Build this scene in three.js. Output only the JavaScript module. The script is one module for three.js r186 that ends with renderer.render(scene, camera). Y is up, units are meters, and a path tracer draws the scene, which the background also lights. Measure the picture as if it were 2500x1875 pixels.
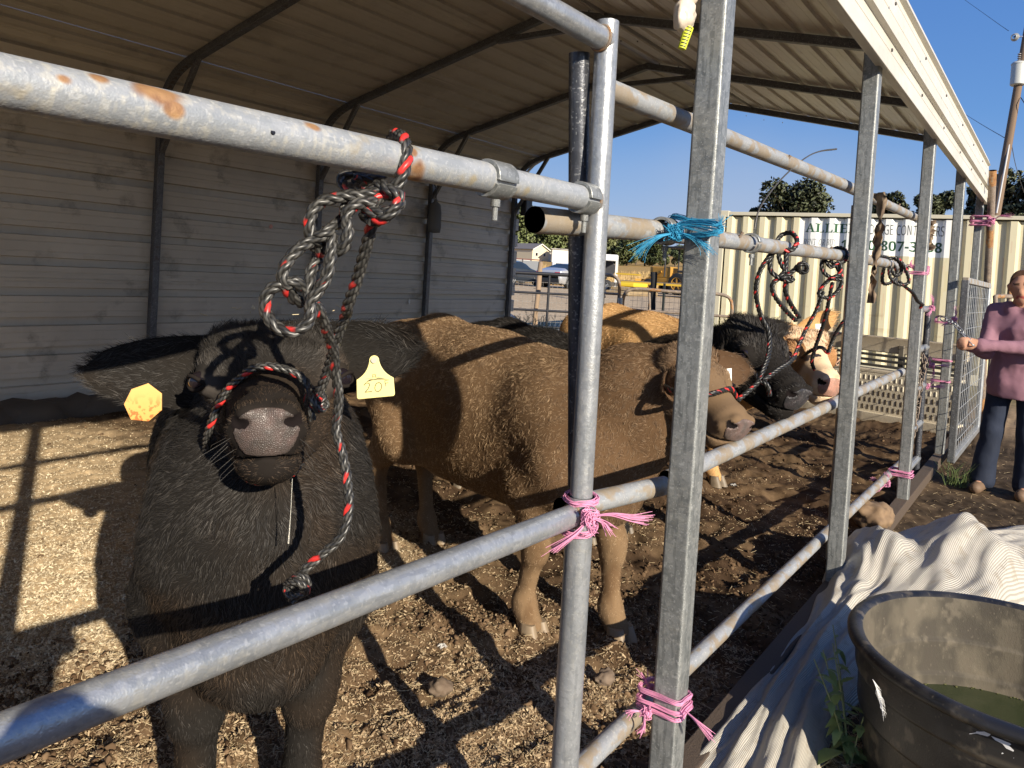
import * as THREE from 'three';
import { mergeGeometries, mergeVertices } from 'three/addons/utils/BufferGeometryUtils.js';
import { RoundedBoxGeometry } from 'three/addons/geometries/RoundedBoxGeometry.js';

const V = (x = 0, y = 0, z = 0) => new THREE.Vector3(x, y, z);
// ---------------------------------------------------------------- camera, sky, sun, exposure
// x runs along the shed away from the camera, y is up, z points from the shed towards the photographer; metres.
const EYE = V(0, 1.3065, 0), FOCAL = 1850.98, CX = 1250, CY = 715.57, YAW = 0.6269, PITCH = -0.0295, ROLL = 0.0615;
const AX = (() => {
  const f = V(Math.cos(YAW) * Math.cos(PITCH), Math.sin(PITCH), -Math.sin(YAW) * Math.cos(PITCH)), r = V(Math.sin(YAW), 0, Math.cos(YAW)), u = r.clone().cross(f);
  const c = Math.cos(ROLL), s = Math.sin(ROLL);
  return { f, r: r.clone().multiplyScalar(c).addScaledVector(u, s), u: u.clone().multiplyScalar(c).addScaledVector(r, -s) };
})();
const scene = new THREE.Scene();
const camera = new THREE.PerspectiveCamera(2 * Math.atan(937.5 / FOCAL) * 180 / Math.PI, 4 / 3, 0.05, 2000);
camera.matrixAutoUpdate = true;
camera.position.copy(EYE);
camera.quaternion.setFromRotationMatrix(new THREE.Matrix4().makeBasis(AX.r, AX.u, AX.f.clone().negate()));
camera.setViewOffset(2500, 1875, 0, 937.5 - CY, 2500, 1875);
const renderer = new THREE.WebGLRenderer({ antialias: true });
renderer.setSize(1024, 768);
renderer.toneMapping = THREE.LinearToneMapping;
renderer.toneMappingExposure = 1.7;
renderer.shadowMap.enabled = true;

// low morning sun behind the right shoulder
const SUN_E = 21.8 * Math.PI / 180, SUN_A = V(-0.400, 0, 0.917).normalize();
const SUN = V(SUN_A.x * Math.cos(SUN_E), Math.sin(SUN_E), SUN_A.z * Math.cos(SUN_E));
const sun = new THREE.DirectionalLight(new THREE.Color(1.0, 0.90, 0.74), 4.6);
sun.target.position.set(3, 0, -2); sun.position.copy(sun.target.position).addScaledVector(SUN, 40);
sun.castShadow = true; sun.shadow.radius = 1.0; sun.shadow.mapSize.set(4096, 4096);
Object.assign(sun.shadow.camera, { left: -25, right: 25, top: 25, bottom: -25, near: 1, far: 120 });
scene.add(sun, sun.target);

// ---------------------------------------------------------------- noise and random
function rng(seed) { let s = seed >>> 0; return () => { s = (s + 0x6d2b79f5) | 0; let t = Math.imul(s ^ (s >>> 15), 1 | s); t = (t + Math.imul(t ^ (t >>> 7), 61 | t)) ^ t; return ((t ^ (t >>> 14)) >>> 0) / 4294967296; }; }
const hash = (x, y, z) => { let h = Math.imul(x, 374761393) + Math.imul(y, 668265263) + Math.imul(z, 2147483647 ^ 0x5bd1e995); h = Math.imul(h ^ (h >>> 13), 1274126177); return ((h ^ (h >>> 16)) >>> 0) / 4294967296; };
const fade = (t) => t * t * (3 - 2 * t), mix = (a, b, t) => a + (b - a) * t, clamp = (x, a = 0, b = 1) => Math.min(b, Math.max(a, x)), smooth = (a, b, x) => fade(clamp((x - a) / (b - a)));
function noise(x, y, z = 0, p = 0) {   // value noise 0..1, of period p in x and y when p > 0
  const ix = Math.floor(x), iy = Math.floor(y), iz = Math.floor(z), u = fade(x - ix), v = fade(y - iy), w = fade(z - iz);
  const m = (a) => (p ? ((a % p) + p) % p : a), X0 = m(ix), X1 = m(ix + 1), Y0 = m(iy), Y1 = m(iy + 1);
  const l = (k) => mix(mix(hash(X0, Y0, k), hash(X1, Y0, k), u), mix(hash(X0, Y1, k), hash(X1, Y1, k), u), v);
  return w ? mix(l(iz), l(iz + 1), w) : l(iz);
}
const fbm = (x, y, z = 0, o = 4, p = 0) => { let s = 0, a = 0.5, t = 0; for (let i = 0; i < o; i++) { s += a * noise(x, y, z + i * 7, p); t += a; a *= 0.5; x *= 2; y *= 2; if (p) p *= 2; else z *= 2; } return s / t; };

// the sky: clear deep blue, paler low down, with a faint mauve bank of far fog near the horizon; no sun disc
{
  const W = 1024, H = 512, d = new Float32Array(W * H * 4);
  for (let j = 0; j < H; j++) for (let i = 0; i < W; i++) {
    const el = ((j + 0.5) / H - 0.5) * Math.PI, az = ((i + 0.5) / W - 0.5) * 2 * Math.PI, y = Math.sin(el);
    const dir = V(Math.cos(az) * Math.cos(el), y, Math.sin(az) * Math.cos(el));
    const cs = dir.dot(SUN), up = Math.max(0, y), t = 1 - Math.exp(-up * 3.6);
    let c = [mix(0.165, 0.017, t), mix(0.325, 0.078, t), mix(0.53, 0.30, t)];
    const g = Math.pow(Math.max(0, cs), 6) * 0.35 * (1 - 0.5 * up);
    c = [c[0] + g, c[1] + g * 0.92, c[2] + g * 0.75];
    const bank = smooth(0.22, 0.05, y + 0.09 * (fbm(az * 3, 3, 1, 4) - 0.5)) * (0.7 + 0.3 * fbm(az * 4, el * 18, 5, 4)) * smooth(-0.2, 0.5, dir.x);
    c = [mix(c[0], 0.26, bank * 0.85), mix(c[1], 0.305, bank * 0.85), mix(c[2], 0.40, bank * 0.85)];
    if (y < 0) { const k = smooth(0, -0.08, y); c = [mix(c[0], 0.16, k), mix(c[1], 0.13, k), mix(c[2], 0.10, k)]; }
    d.set([c[0], c[1], c[2], 1], (j * W + i) * 4);
  }
  const sky = new THREE.DataTexture(d, W, H, THREE.RGBAFormat, THREE.FloatType);
  sky.mapping = THREE.EquirectangularReflectionMapping; sky.magFilter = THREE.LinearFilter; sky.needsUpdate = true;
  scene.background = sky; scene.environment = sky;
}

// ---------------------------------------------------------------- from a photograph pixel (2500 x 1875) to a place
const ray = (u, v) => AX.f.clone().addScaledVector(AX.r, (u - CX) / FOCAL).addScaledVector(AX.u, -(v - CY) / FOCAL);
const atD = (u, v, d) => EYE.clone().addScaledVector(ray(u, v), d);                                       // at depth d
const onZ = (u, v, z) => { const q = ray(u, v); return EYE.clone().addScaledVector(q, z / q.z); };         // on the plane z
const onY = (u, v, y = 0) => { const q = ray(u, v); return EYE.clone().addScaledVector(q, (y - EYE.y) / q.y); };
const depthOf = (p) => p.clone().sub(EYE).dot(AX.f);

// ---------------------------------------------------------------- naming
const used = new Map();
const numbered = (n) => { const k = used.get(n) || 0; used.set(n, k + 1); return k ? `${n}_${String(k).padStart(3, '0')}` : n; };
function tag(o, label, category, group, kind) { o.userData.label = label; if (category) o.userData.category = category; if (group) o.userData.group = group; if (kind) o.userData.kind = kind; return o; }
function thing(name, label, category, pos = V(), turn = 0, group) { const o = new THREE.Group(); o.name = numbered(name); o.position.copy(pos); o.rotation.y = turn; scene.add(o); o.updateMatrixWorld(true); return tag(o, label, category, group); }
function part(name, geo, mat, parent, stuff) { const m = new THREE.Mesh(Array.isArray(geo) ? join(geo) : geo, mat); m.name = name; m.castShadow = m.receiveShadow = true; parent.add(m); if (stuff) m.userData.kind = 'stuff'; return m; }
function copy(o, pos, turn, label, name) { const c = o.clone(); c.name = numbered(name || o.name.replace(/_\d{3}$/, '')); c.userData = { ...o.userData }; if (label) c.userData.label = label; if (pos) c.position.copy(pos); if (turn !== undefined) c.rotation.y = turn; scene.add(c); return c; }
function struct(name, geo, mat) { const m = part(numbered(name), geo, mat, scene); m.userData.kind = 'structure'; return m; }

// ---------------------------------------------------------------- geometry
function clean(g) { const n = g.index ? g : g; for (const k of Object.keys(n.attributes)) if (!['position', 'normal', 'uv', 'color'].includes(k)) n.deleteAttribute(k); if (!n.attributes.uv) n.setAttribute('uv', new THREE.BufferAttribute(new Float32Array(n.attributes.position.count * 2), 2)); return n; }
function join(list) {
  list = list.filter(Boolean).map(clean);
  const col = list.some((g) => g.attributes.color), idx = list.some((g) => !g.index);
  for (const g of list) if (col && !g.attributes.color) g.setAttribute('color', new THREE.BufferAttribute(new Float32Array(g.attributes.position.count * 3).fill(1), 3));
  return list.length === 1 ? list[0] : mergeGeometries(idx ? list.map((g) => (g.index ? g.toNonIndexed() : g)) : list, false);
}
const moved = (g, x, y, z) => g.translate(x, y, z);
// swept tube through points; radii may vary; uv in metres (around, along)
function sweep(pts, radius, rad = 10, caps = true, twist = 0) {
  const n = pts.length, P = [], N = [], U = [], I = [], R = (i) => (typeof radius === 'function' ? radius(i / (n - 1), i) : radius);
  let nrm = null, len = 0;
  for (let i = 0; i < n; i++) {
    const t = pts[Math.min(n - 1, i + 1)].clone().sub(pts[Math.max(0, i - 1)]).normalize();
    if (!nrm) { nrm = Math.abs(t.y) < 0.9 ? V(0, 1, 0) : V(1, 0, 0); }
    nrm = nrm.clone().addScaledVector(t, -nrm.dot(t)).normalize();
    const b = t.clone().cross(nrm); if (i) len += pts[i].distanceTo(pts[i - 1]);
    for (let k = 0; k <= rad; k++) { const a = k / rad * 2 * Math.PI + twist * i, c = Math.cos(a), s = Math.sin(a), r = R(i); P.push(pts[i].x + (nrm.x * c + b.x * s) * r, pts[i].y + (nrm.y * c + b.y * s) * r, pts[i].z + (nrm.z * c + b.z * s) * r); N.push(nrm.x * c + b.x * s, nrm.y * c + b.y * s, nrm.z * c + b.z * s); U.push(k / rad * 2 * Math.PI * r, len); }
    if (i) for (let k = 0; k < rad; k++) { const a = (i - 1) * (rad + 1) + k, q = a + rad + 1; I.push(a, a + 1, q, a + 1, q + 1, q); }
  }
  if (caps) for (const e of [0, n - 1]) { const c0 = P.length / 3, t = pts[e].clone().sub(pts[e ? n - 2 : 1]).normalize(); P.push(pts[e].x, pts[e].y, pts[e].z); N.push(t.x, t.y, t.z); U.push(0, 0); for (let k = 0; k <= rad; k++) { const o = (e * (rad + 1) + k) * 3; P.push(P[o], P[o + 1], P[o + 2]); N.push(t.x, t.y, t.z); U.push(0.01 * Math.cos(k), 0.01 * Math.sin(k)); } for (let k = 0; k < rad; k++) e ? I.push(c0, c0 + 1 + k, c0 + 2 + k) : I.push(c0, c0 + 2 + k, c0 + 1 + k); }
  const g = new THREE.BufferGeometry(); g.setAttribute('position', new THREE.Float32BufferAttribute(P, 3)); g.setAttribute('normal', new THREE.Float32BufferAttribute(N, 3)); g.setAttribute('uv', new THREE.Float32BufferAttribute(U, 2)); g.setIndex(I); return g;
}
const curvePts = (pts, n, tension = 0.5) => new THREE.CatmullRomCurve3(pts, false, 'catmullrom', tension).getSpacedPoints(n);
// a steel pipe with open hollow ends
function pipe(a, b, r, seg = 20, hollow = true, cuts = 2) {
  const pts = []; for (let i = 0; i < cuts; i++) pts.push(a.clone().lerp(b, i / (cuts - 1)));
  const g = [sweep(pts, r, seg, !hollow)];
  if (hollow) { const t = b.clone().sub(a).normalize(); for (const [e, s] of [[a, 1], [b, -1]]) { const ring = sweep([e.clone(), e.clone().addScaledVector(t, 0.0001 * s)], (q) => (q < 0.5 ? r : r - 0.0035), seg, false), bore = sweep([e.clone().addScaledVector(t, 0.0001 * s), e.clone().addScaledVector(t, s * Math.min(0.15, a.distanceTo(b) * 0.45))], r - 0.0035, seg, false); bore.attributes.normal.array.forEach((v, i, A) => (A[i] = -v)); ring.attributes.normal.array.forEach((v, i, A) => (A[i] = -s * [t.x, t.y, t.z][i % 3])); g.push(ring, bore); } }
  return join(g);
}
const bent = (pts, r, n = 40, seg = 16) => sweep(curvePts(pts, n), r, seg, true);
// box between two points: width across `side`, height along the third axis
function bar(a, b, w, h, side = V(0, 1, 0), bevel = 0.004) {
  const L = a.distanceTo(b), g = new RoundedBoxGeometry(w, L, h, 2, Math.min(bevel, w / 3, h / 3)), y = b.clone().sub(a).normalize(), z = side.clone().addScaledVector(y, -side.dot(y)).normalize(), x = y.clone().cross(z);
  const p = g.attributes.position, nn = g.attributes.normal, u = [];
  for (let i = 0; i < p.count; i++) { const along = p.getY(i), ac = Math.abs(nn.getX(i)) > 0.7 ? p.getZ(i) + 0.3 : p.getX(i); u.push(ac, along); }
  g.setAttribute('uv', new THREE.Float32BufferAttribute(u, 2));
  return g.applyMatrix4(new THREE.Matrix4().makeBasis(x, y, z).setPosition(a.clone().add(b).multiplyScalar(0.5)));
}
const box = (w, h, d, x, y, z, r = 0.004) => { const g = new RoundedBoxGeometry(w, h, d, 2, Math.min(r, w / 3, h / 3, d / 3)); boxUv(g); return g.translate(x, y, z); };
function boxUv(g) { const p = g.attributes.position, n = g.attributes.normal, u = []; for (let i = 0; i < p.count; i++) { const a = Math.abs(n.getX(i)), b = Math.abs(n.getY(i)); a > 0.7 ? u.push(p.getZ(i), p.getY(i)) : b > 0.7 ? u.push(p.getX(i), p.getZ(i)) : u.push(p.getX(i), p.getY(i)); } g.setAttribute('uv', new THREE.Float32BufferAttribute(u, 2)); return g; }
function paint(g, fn) { const p = g.attributes.position, c = new Float32Array(p.count * 3), q = V(); for (let i = 0; i < p.count; i++) { q.fromBufferAttribute(p, i); const k = fn(q, i); c[i * 3] = k[0]; c[i * 3 + 1] = k[1]; c[i * 3 + 2] = k[2]; } g.setAttribute('color', new THREE.BufferAttribute(c, 3)); return g; }
// moves geometry so that its bottom centre is the origin and returns where that was
function based(g) { g.computeBoundingBox(); const b = g.boundingBox, c = V((b.min.x + b.max.x) / 2, b.min.y, (b.min.z + b.max.z) / 2); g.translate(-c.x, -c.y, -c.z); return c; }
function solo(name, geo, mat, label, category, group) { const g = Array.isArray(geo) ? join(geo) : geo, c = based(g), m = part(numbered(name), g, mat, scene); m.position.copy(c); return tag(m, label, category, group); }
function blob(r, seed, rough = 0.3, detail = 2, sq = [1, 1, 1]) { const g = new THREE.IcosahedronGeometry(r, detail), p = g.attributes.position, q = V(); for (let i = 0; i < p.count; i++) { q.fromBufferAttribute(p, i); const d = q.clone().normalize(), k = 1 + rough * (fbm(d.x * 2 + seed, d.y * 2, d.z * 2 + 9, 3) * 2 - 1); p.setXYZ(i, q.x * k * sq[0], q.y * k * sq[1], q.z * k * sq[2]); } const m = mergeVertices((g.deleteAttribute('normal'), g.deleteAttribute('uv'), g), 1e-5); m.computeVertexNormals(); return m; }

// ---------------------------------------------------------------- textures and materials
function tex(w, h, fn, srgb = true, rep = [1, 1]) {
  const d = new Uint8Array(w * h * 4), enc = (x) => { x = clamp(x); return 255 * (srgb ? (x <= 0.0031308 ? 12.92 * x : 1.055 * Math.pow(x, 1 / 2.4) - 0.055) : x); };
  for (let j = 0; j < h; j++) for (let i = 0; i < w; i++) { const c = fn(i / w, j / h, i, j), o = (j * w + i) * 4; if (typeof c === 'number') d[o] = d[o + 1] = d[o + 2] = enc(c); else { d[o] = enc(c[0]); d[o + 1] = enc(c[1]); d[o + 2] = enc(c[2]); } d[o + 3] = c.length === 4 ? 255 * clamp(c[3]) : 255; }
  const t = new THREE.DataTexture(d, w, h, THREE.RGBAFormat); t.wrapS = t.wrapT = THREE.RepeatWrapping; t.magFilter = THREE.LinearFilter; t.minFilter = THREE.LinearFilter; if (srgb) t.colorSpace = THREE.SRGBColorSpace; t.repeat.set(rep[0], rep[1]); t.needsUpdate = true; return t;
}
const lerp3 = (a, b, t) => [mix(a[0], b[0], t), mix(a[1], b[1], t), mix(a[2], b[2], t)];
const M = {};
const std = (o) => new THREE.MeshStandardMaterial({ side: THREE.DoubleSide, ...o }), C = (r, g, b) => new THREE.Color().setRGB(r, g, b);
// zinc coated steel: crystals, fine streaks; `dirt` adds dried mud and droppings, `rust` orange patches
function zincTex(w, h, lenU, lenV, { base = [0.50, 0.52, 0.54], dark = [0.27, 0.29, 0.31], dirt = 0, dirtCol = [0.36, 0.28, 0.19], splash = 0, rust = 0, seed = 1, spots = [] }) {
  const PU = Math.round(lenU * 60), PV = Math.round(lenV * 60);
  const N = (u, v, f, s, o = 3) => { let a = 0.5, r = 0, t = 0; for (let i = 0; i < o; i++) { const pu = Math.max(1, Math.round(lenU * f)), pv = Math.max(1, Math.round(lenV * f)); r += a * perN(u * pu, v * pv, pu, pv, s + i * 13); t += a; a *= 0.5; f *= 2; } return r / t; };
  return tex(w, h, (u, v) => {
    const cx = u * PU, cy = v * PV; let best = 9, id = 0;
    for (let a = -1; a <= 1; a++) for (let b = -1; b <= 1; b++) { const x = Math.floor(cx) + a, y = Math.floor(cy) + b, X = ((x % PU) + PU) % PU, Y = ((y % PV) + PV) % PV, dx = x + hash(X, Y, seed) - cx, dy = y + hash(X, Y, seed + 1) - cy, q = dx * dx + dy * dy; if (q < best) { best = q; id = hash(X, Y, seed + 2); } }
    let c = lerp3(dark, base, 0.35 + 0.4 * id + 0.5 * (N(u, v, 9, seed + 3) - 0.3));
    c = lerp3(c, dark, 0.35 * smooth(0.6, 0.8, N(u, v, 140, seed + 40, 2)));
    const sp = (0.55 * smooth(0.50, 0.74, N(u, v, 130, seed + 5, 4)) + 0.6 * smooth(0.60, 0.76, N(u * 0.4, v, 160, seed + 25, 2)) * smooth(0.45, 0.6, N(u, v, 9, seed + 26, 2))) * splash * smooth(0.25, 0.6, N(u, v, 6, seed + 6, 3)) * (splash > 0);
    c = lerp3(c, [0.60, 0.57, 0.48], sp * 0.75); { const st = N(u, v * 0.12, 120, seed + 15, 2); c = lerp3(c, dark, 0.45 * smooth(0.60, 0.72, st)); c = lerp3(c, [0.62, 0.62, 0.60], 0.35 * smooth(0.80, 0.86, N(u, v, 260, seed + 16, 1))); }
    const di = dirt > 0 ? smooth(1 - dirt, 1.14 - dirt, N(u, v, 20, seed + 7, 5)) : 0; c = lerp3(c, dirtCol, di * (0.55 + 0.4 * N(u, v, 60, seed + 8, 2)));
    let ru = rust > 0 ? smooth(1 - rust, 1.06 - rust, N(u, v, 10, seed + 9, 4) * 0.65 + 0.35 * N(u, v, 3.2, seed + 10, 1)) : 0; let rs = 0; for (const [a, b, e, f] of spots) rs = Math.max(rs, smooth(1.15, 0.55, Math.hypot((u - a) / e, (v - b) / f) + 1.5 * (N(u, v, 30, seed + 70, 3) - 0.5))); ru = Math.max(ru, rs); c = lerp3(c, lerp3([0.20, 0.075, 0.025], [0.50, 0.27, 0.10], N(u, v, 90, seed + 11, 2)), ru * 0.9);
    return c;
  });
}
function perN(x, y, px, py, s) { const ix = Math.floor(x), iy = Math.floor(y), u = fade(x - ix), v = fade(y - iy), X0 = ((ix % px) + px) % px, X1 = (X0 + 1) % px, Y0 = ((iy % py) + py) % py, Y1 = (Y0 + 1) % py; return mix(mix(hash(X0, Y0, s), hash(X1, Y0, s), u), mix(hash(X0, Y1, s), hash(X1, Y1, s), u), v); }
const rep = (t, lu, lv) => { t.repeat.set(1 / lu, 1 / lv); return t; };
const fineBump = tex(256, 256, (u, v) => 0.5 * fbm(u * 16, v * 16, 3, 3, 16) + 0.5 * fbm(u * 64, v * 64, 9, 2, 64), false);
const zb = (s) => { const t = fineBump.clone(); t.repeat.set(1 / s, 1 / s); t.needsUpdate = true; return t; };
{
  const mk = (lu, lv, w, h, o, m) => std({ map: rep(zincTex(w, h, lu, lv, o), lu, lv), bumpMap: zb(0.12), bumpScale: 0.0006, metalness: 0.45, roughness: 0.42, ...m });
  M.railLeft = mk(0.3, 1.2, 512, 1024, { base: [0.40, 0.415, 0.43], splash: 1.0, dirt: 0.36, dirtCol: [0.40, 0.34, 0.23], rust: 0.30, seed: 11, spots: [[0.07, 0.680, 0.05, 0.022], [0.12, 0.690, 0.035, 0.010], [0.07, 0.845, 0.03, 0.012], [0.06, 0.630, 0.03, 0.010], [0.10, 0.600, 0.025, 0.008], [0.09, 0.99, 0.03, 0.010]] }, { metalness: 0.3, roughness: 0.5 });
  M.railClean = mk(0.3, 0.9, 512, 1024, { base: [0.44, 0.455, 0.47], dark: [0.24, 0.255, 0.27], splash: 0.45, dirt: 0.14, seed: 31 }, { metalness: 0.55, roughness: 0.36 });
  M.railDirty = mk(0.3, 0.9, 512, 1024, { base: [0.38, 0.385, 0.39], splash: 0.7, dirt: 0.52, dirtCol: [0.32, 0.245, 0.155], rust: 0.2, seed: 51 }, { metalness: 0.25, roughness: 0.55 });
  M.postZinc = mk(0.4, 0.8, 512, 1024, { base: [0.36, 0.37, 0.36], dark: [0.12, 0.13, 0.13], splash: 0.35, dirt: 0.20, dirtCol: [0.36, 0.31, 0.22], seed: 71 }, { metalness: 0.5, roughness: 0.45 });
  M.frameShadeDark = mk(0.4, 0.8, 256, 512, { base: [0.16, 0.165, 0.175], dark: [0.06, 0.062, 0.066], dirt: 0.35, dirtCol: [0.10, 0.075, 0.055], seed: 91 }, { metalness: 0.4, roughness: 0.5 });  // same zinc as the front posts, darkened for the shade under the roof
  M.steelShadeDark = mk(0.3, 0.6, 256, 512, { base: [0.10, 0.105, 0.12], dark: [0.035, 0.037, 0.045], seed: 101 }, { metalness: 0.5, roughness: 0.38 });
  M.pipeRust = mk(0.3, 0.6, 256, 512, { base: [0.30, 0.24, 0.19], dark: [0.14, 0.10, 0.075], dirt: 0.4, rust: 0.45, seed: 111 }, { metalness: 0.15, roughness: 0.75 });
  // painted sheet steel: pale enamel with dust, scuffs and dried splashes
  const sheetT = (a, b, s, grime) => tex(1024, 1024, (u, v) => { let c = lerp3(a, b, fbm(u * 6, v * 6, s, 5, 6)); const st = smooth(0.60, 0.78, fbm(u * 40, v * 5, s + 20, 4, 5 * 8) * 0.5 + 0.5 * perN(u * 9, v * 60, 9, 60, s)); c = lerp3(c, b, st * 0.55); const g = smooth(0.60, 0.74, fbm(u * 8, v * 8, s + 40, 5, 8)) * grime; c = lerp3(c, [0.10, 0.085, 0.06], g * (0.35 + 0.5 * noise(u * 200, v * 200, s, 200))); return c; });
  M.sheetWall = std({ map: rep(sheetT([0.64, 0.60, 0.515], [0.50, 0.465, 0.395], 3, 0.6), 1.7, 1.7), roughness: 0.5, metalness: 0.0 });
  M.sheetRoof = std({ map: rep(sheetT([0.54, 0.51, 0.45], [0.43, 0.405, 0.35], 7, 0.25), 1.9, 1.9), roughness: 0.55 });
  M.sheetOut = std({ map: rep(sheetT([0.66, 0.635, 0.565], [0.55, 0.505, 0.41], 13, 0.05), 1.3, 1.3), roughness: 0.38 });
  M.sheetTrim = std({ color: C(0.42, 0.41, 0.39), roughness: 0.45 });
}
const vtx = (o) => std({ vertexColors: true, roughness: 0.85, ...o });
M.plain = vtx({}); M.gloss = vtx({ roughness: 0.35 }); M.black = std({ color: C(0.015, 0.015, 0.016), roughness: 0.35 });
const flat = (r, g, b, o = {}) => std({ color: C(r, g, b), roughness: 0.7, ...o });
// ================================================================ the open sided shed
const ZL = -6.223, ZR = -0.6996, ZM = (ZL + ZR) / 2, BAY = 1.7, X1 = 1.719, frameX = (k) => (k === 0 ? 0.155 : X1 + BAY * (k - 1));
const rafterY = (z) => 2.752 + (z < ZM ? z - ZL : ZR - z) * 0.235;     // centre line of the rafters
const shed = thing('open_sided_shed', 'long pale sheet metal shed roof on square steel posts sheltering the cattle', 'shed', V(0, 0, 0));
{
  // the line that the sheets follow across the shed: up the back wall, round the eave, over the ridge, down to the hem of the front skirt
  const line = [], sheetY = (z) => rafterY(z) + 0.036, push = (z, y) => line.push([z, y]);
  push(ZL - 0.036, 0.10); push(ZL - 0.036, 2.40);
  for (let i = 1; i <= 10; i++) { const t = i / 10, a = (1 - t) ** 2, b = 2 * t * (1 - t), c = t * t; push((ZL - 0.036) * (a + b) + (ZL + 0.36) * c, 2.40 * a + 2.78 * b + sheetY(ZL + 0.36) * c); }
  push(ZM, sheetY(ZM));
  for (let i = 0; i <= 10; i++) { const t = i / 10, a = (1 - t) ** 2, b = 2 * t * (1 - t), c = t * t; push((ZR - 0.30) * a + (ZR + 0.036) * (b + c), sheetY(ZR - 0.30) * a + 2.78 * b + 2.52 * c); }
  push(ZR + 0.036, 2.245);
  const acc = [0]; for (let i = 1; i < line.length; i++) acc.push(acc[i - 1] + Math.hypot(line[i][0] - line[i - 1][0], line[i][1] - line[i - 1][1]));
  const at = (s) => { let i = 1; while (i < line.length - 1 && acc[i] < s) i++; const t = (s - acc[i - 1]) / (acc[i] - acc[i - 1]), a = line[i - 1], b = line[i], n = [b[0] - a[0], b[1] - a[1]], l = Math.hypot(...n); return { z: mix(a[0], b[0], t), y: mix(a[1], b[1], t), nz: -n[1] / l, ny: n[0] / l }; };
  const P = 0.2286, total = acc[acc.length - 1], prof = [];
  for (let k = -1; k < total / P + 1; k++) for (const [d, h] of [[-0.1143, 0], [-0.082, 0], [-0.0800, 0.0035], [-0.0740, 0.0035], [-0.072, 0], [-0.035, 0], [-0.029, 0.046], [0.029, 0.046], [0.035, 0], [0.072, 0], [0.0740, 0.0035], [0.0800, 0.0035], [0.082, 0]]) { const s = (k + 0.62) * P + d; if (s >= 0 && s <= total && !(s > acc[1] && s < acc[11] && h < 0.01 && h > 0)) prof.push([s, h, k]); }
  const skirtFrom = acc[12] + 0.02, ridge = acc[11], x0 = -2.6, x1 = 8.70;
  let start = 0; const r = rng(5);
  const sheet = (list, proud, name, mat) => {
    const pos = [], uv = [], NX = 6, off = r() * 3;
    const deep = name === 'wall_sheet' ? 1 : 0.5, Q = list.map(([s, h0]) => { const a = at(s), h = h0 * deep; return [s, a.z + a.nz * (h + proud), a.y + a.ny * (h + proud)]; });
    for (let i = 1; i < Q.length; i++) { const a = Q[i - 1], b = Q[i];
      for (let k = 0; k < NX; k++) { const xa = mix(x0, x1, k / NX), xb = mix(x0, x1, (k + 1) / NX); for (const [x, q] of [[xa, a], [xb, a], [xb, b], [xa, a], [xb, b], [xa, b]]) { pos.push(x, q[2], q[1]); uv.push(x + off, q[0]); } } }
    const g = new THREE.BufferGeometry(); g.setAttribute('position', new THREE.Float32BufferAttribute(pos, 3)); g.setAttribute('uv', new THREE.Float32BufferAttribute(uv, 2)); g.computeVertexNormals();
    part(name, g, mat, shed);
  };
  const snap = (s) => (Math.round(s / P - 0.62) + 0.62) * P + 0.1005, breaks = [0, snap(0.905), snap(1.80), snap(acc[1] + 0.25)]; for (let s = breaks[3] + 0.914; s < ridge - 0.3; s += 0.914) breaks.push(snap(s)); breaks.push(ridge); for (let s = ridge + 0.905; s < skirtFrom - 0.3; s += 0.914) breaks.push(snap(s)); breaks.push(snap(skirtFrom), snap(skirtFrom + 0.43), total);
  for (let i = 1; i < breaks.length; i++) { const a = breaks[i - 1], b = breaks[i], list = [[a, a === 0 || a === ridge ? 0 : -0.008], [a + 0.012, 0], ...prof.filter(([s]) => s > a + 0.013 && s < b - 0.002), [Math.min(total, b + (b === ridge ? 0 : 0.030)), b === ridge || b === total ? 0 : -0.004]], mid = (a + b) / 2;
    if (mid < acc[1]) sheet(list, (i % 2) * 0.0008, 'wall_sheet', M.sheetWall); else if (mid < skirtFrom) sheet(list, (i % 2) * 0.0008, 'roof_sheet', M.sheetRoof); else sheet(list, 0.004 * (breaks.length - i), 'fascia_sheet', M.sheetOut); }
  // trims: hem of the skirt, strip over its lap, ends of the roof
  part('edge_trim', [bar(V(x0, 2.243, ZR + 0.062), V(x1 + 0.01, 2.243, ZR + 0.062), 0.010, 0.05, V(0, 1, 0), 0.003)], M.sheetOut, shed);
  part('edge_trim', [bar(V(x0, 2.243, ZR + 0.03), V(x1 + 0.01, 2.243, ZR + 0.03), 0.012, 0.03, V(0, 0, 1), 0.003)], M.sheetOut, shed);
  { const a = at(skirtFrom + 0.44); part('lap_strip', bar(V(x0, a.y, a.z + 0.030), V(x1 - 0.05, a.y, a.z + 0.030), 0.006, 0.058, V(0, 1, 0), 0.002), M.sheetTrim, shed); }
  { const e = []; for (let s = acc[1] + 0.1; s < total - 0.06; s += 0.12) { const a = at(s), b = at(Math.min(total - 0.02, s + 0.12)); e.push(bar(V(x1 + 0.006, a.y, a.z), V(x1 + 0.006, b.y, b.z), 0.05, 0.014, V(0, a.ny, a.nz), 0.003)); } part('roof_trim', e, M.sheetOut, shed); }
  const sc = [], sg = () => new THREE.CylinderGeometry(0.007, 0.008, 0.006, 6);
  for (let k = -1; k < 6; k++) for (const s of [skirtFrom + 0.10, skirtFrom + 0.30, skirtFrom + 0.55, total - 0.06, total - 0.25]) { const a = at(s); sc.push(sg().rotateX(Math.PI / 2).translate(frameX(k) + 0.02 * (r() - 0.5), a.y, a.z + a.nz * 0.02 + 0.012)); sc.push(sg().rotateX(Math.PI / 2).translate(frameX(k) + 0.85 + 0.1 * (r() - 0.5), a.y, a.z + a.nz * 0.02 + 0.012)); }
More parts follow.
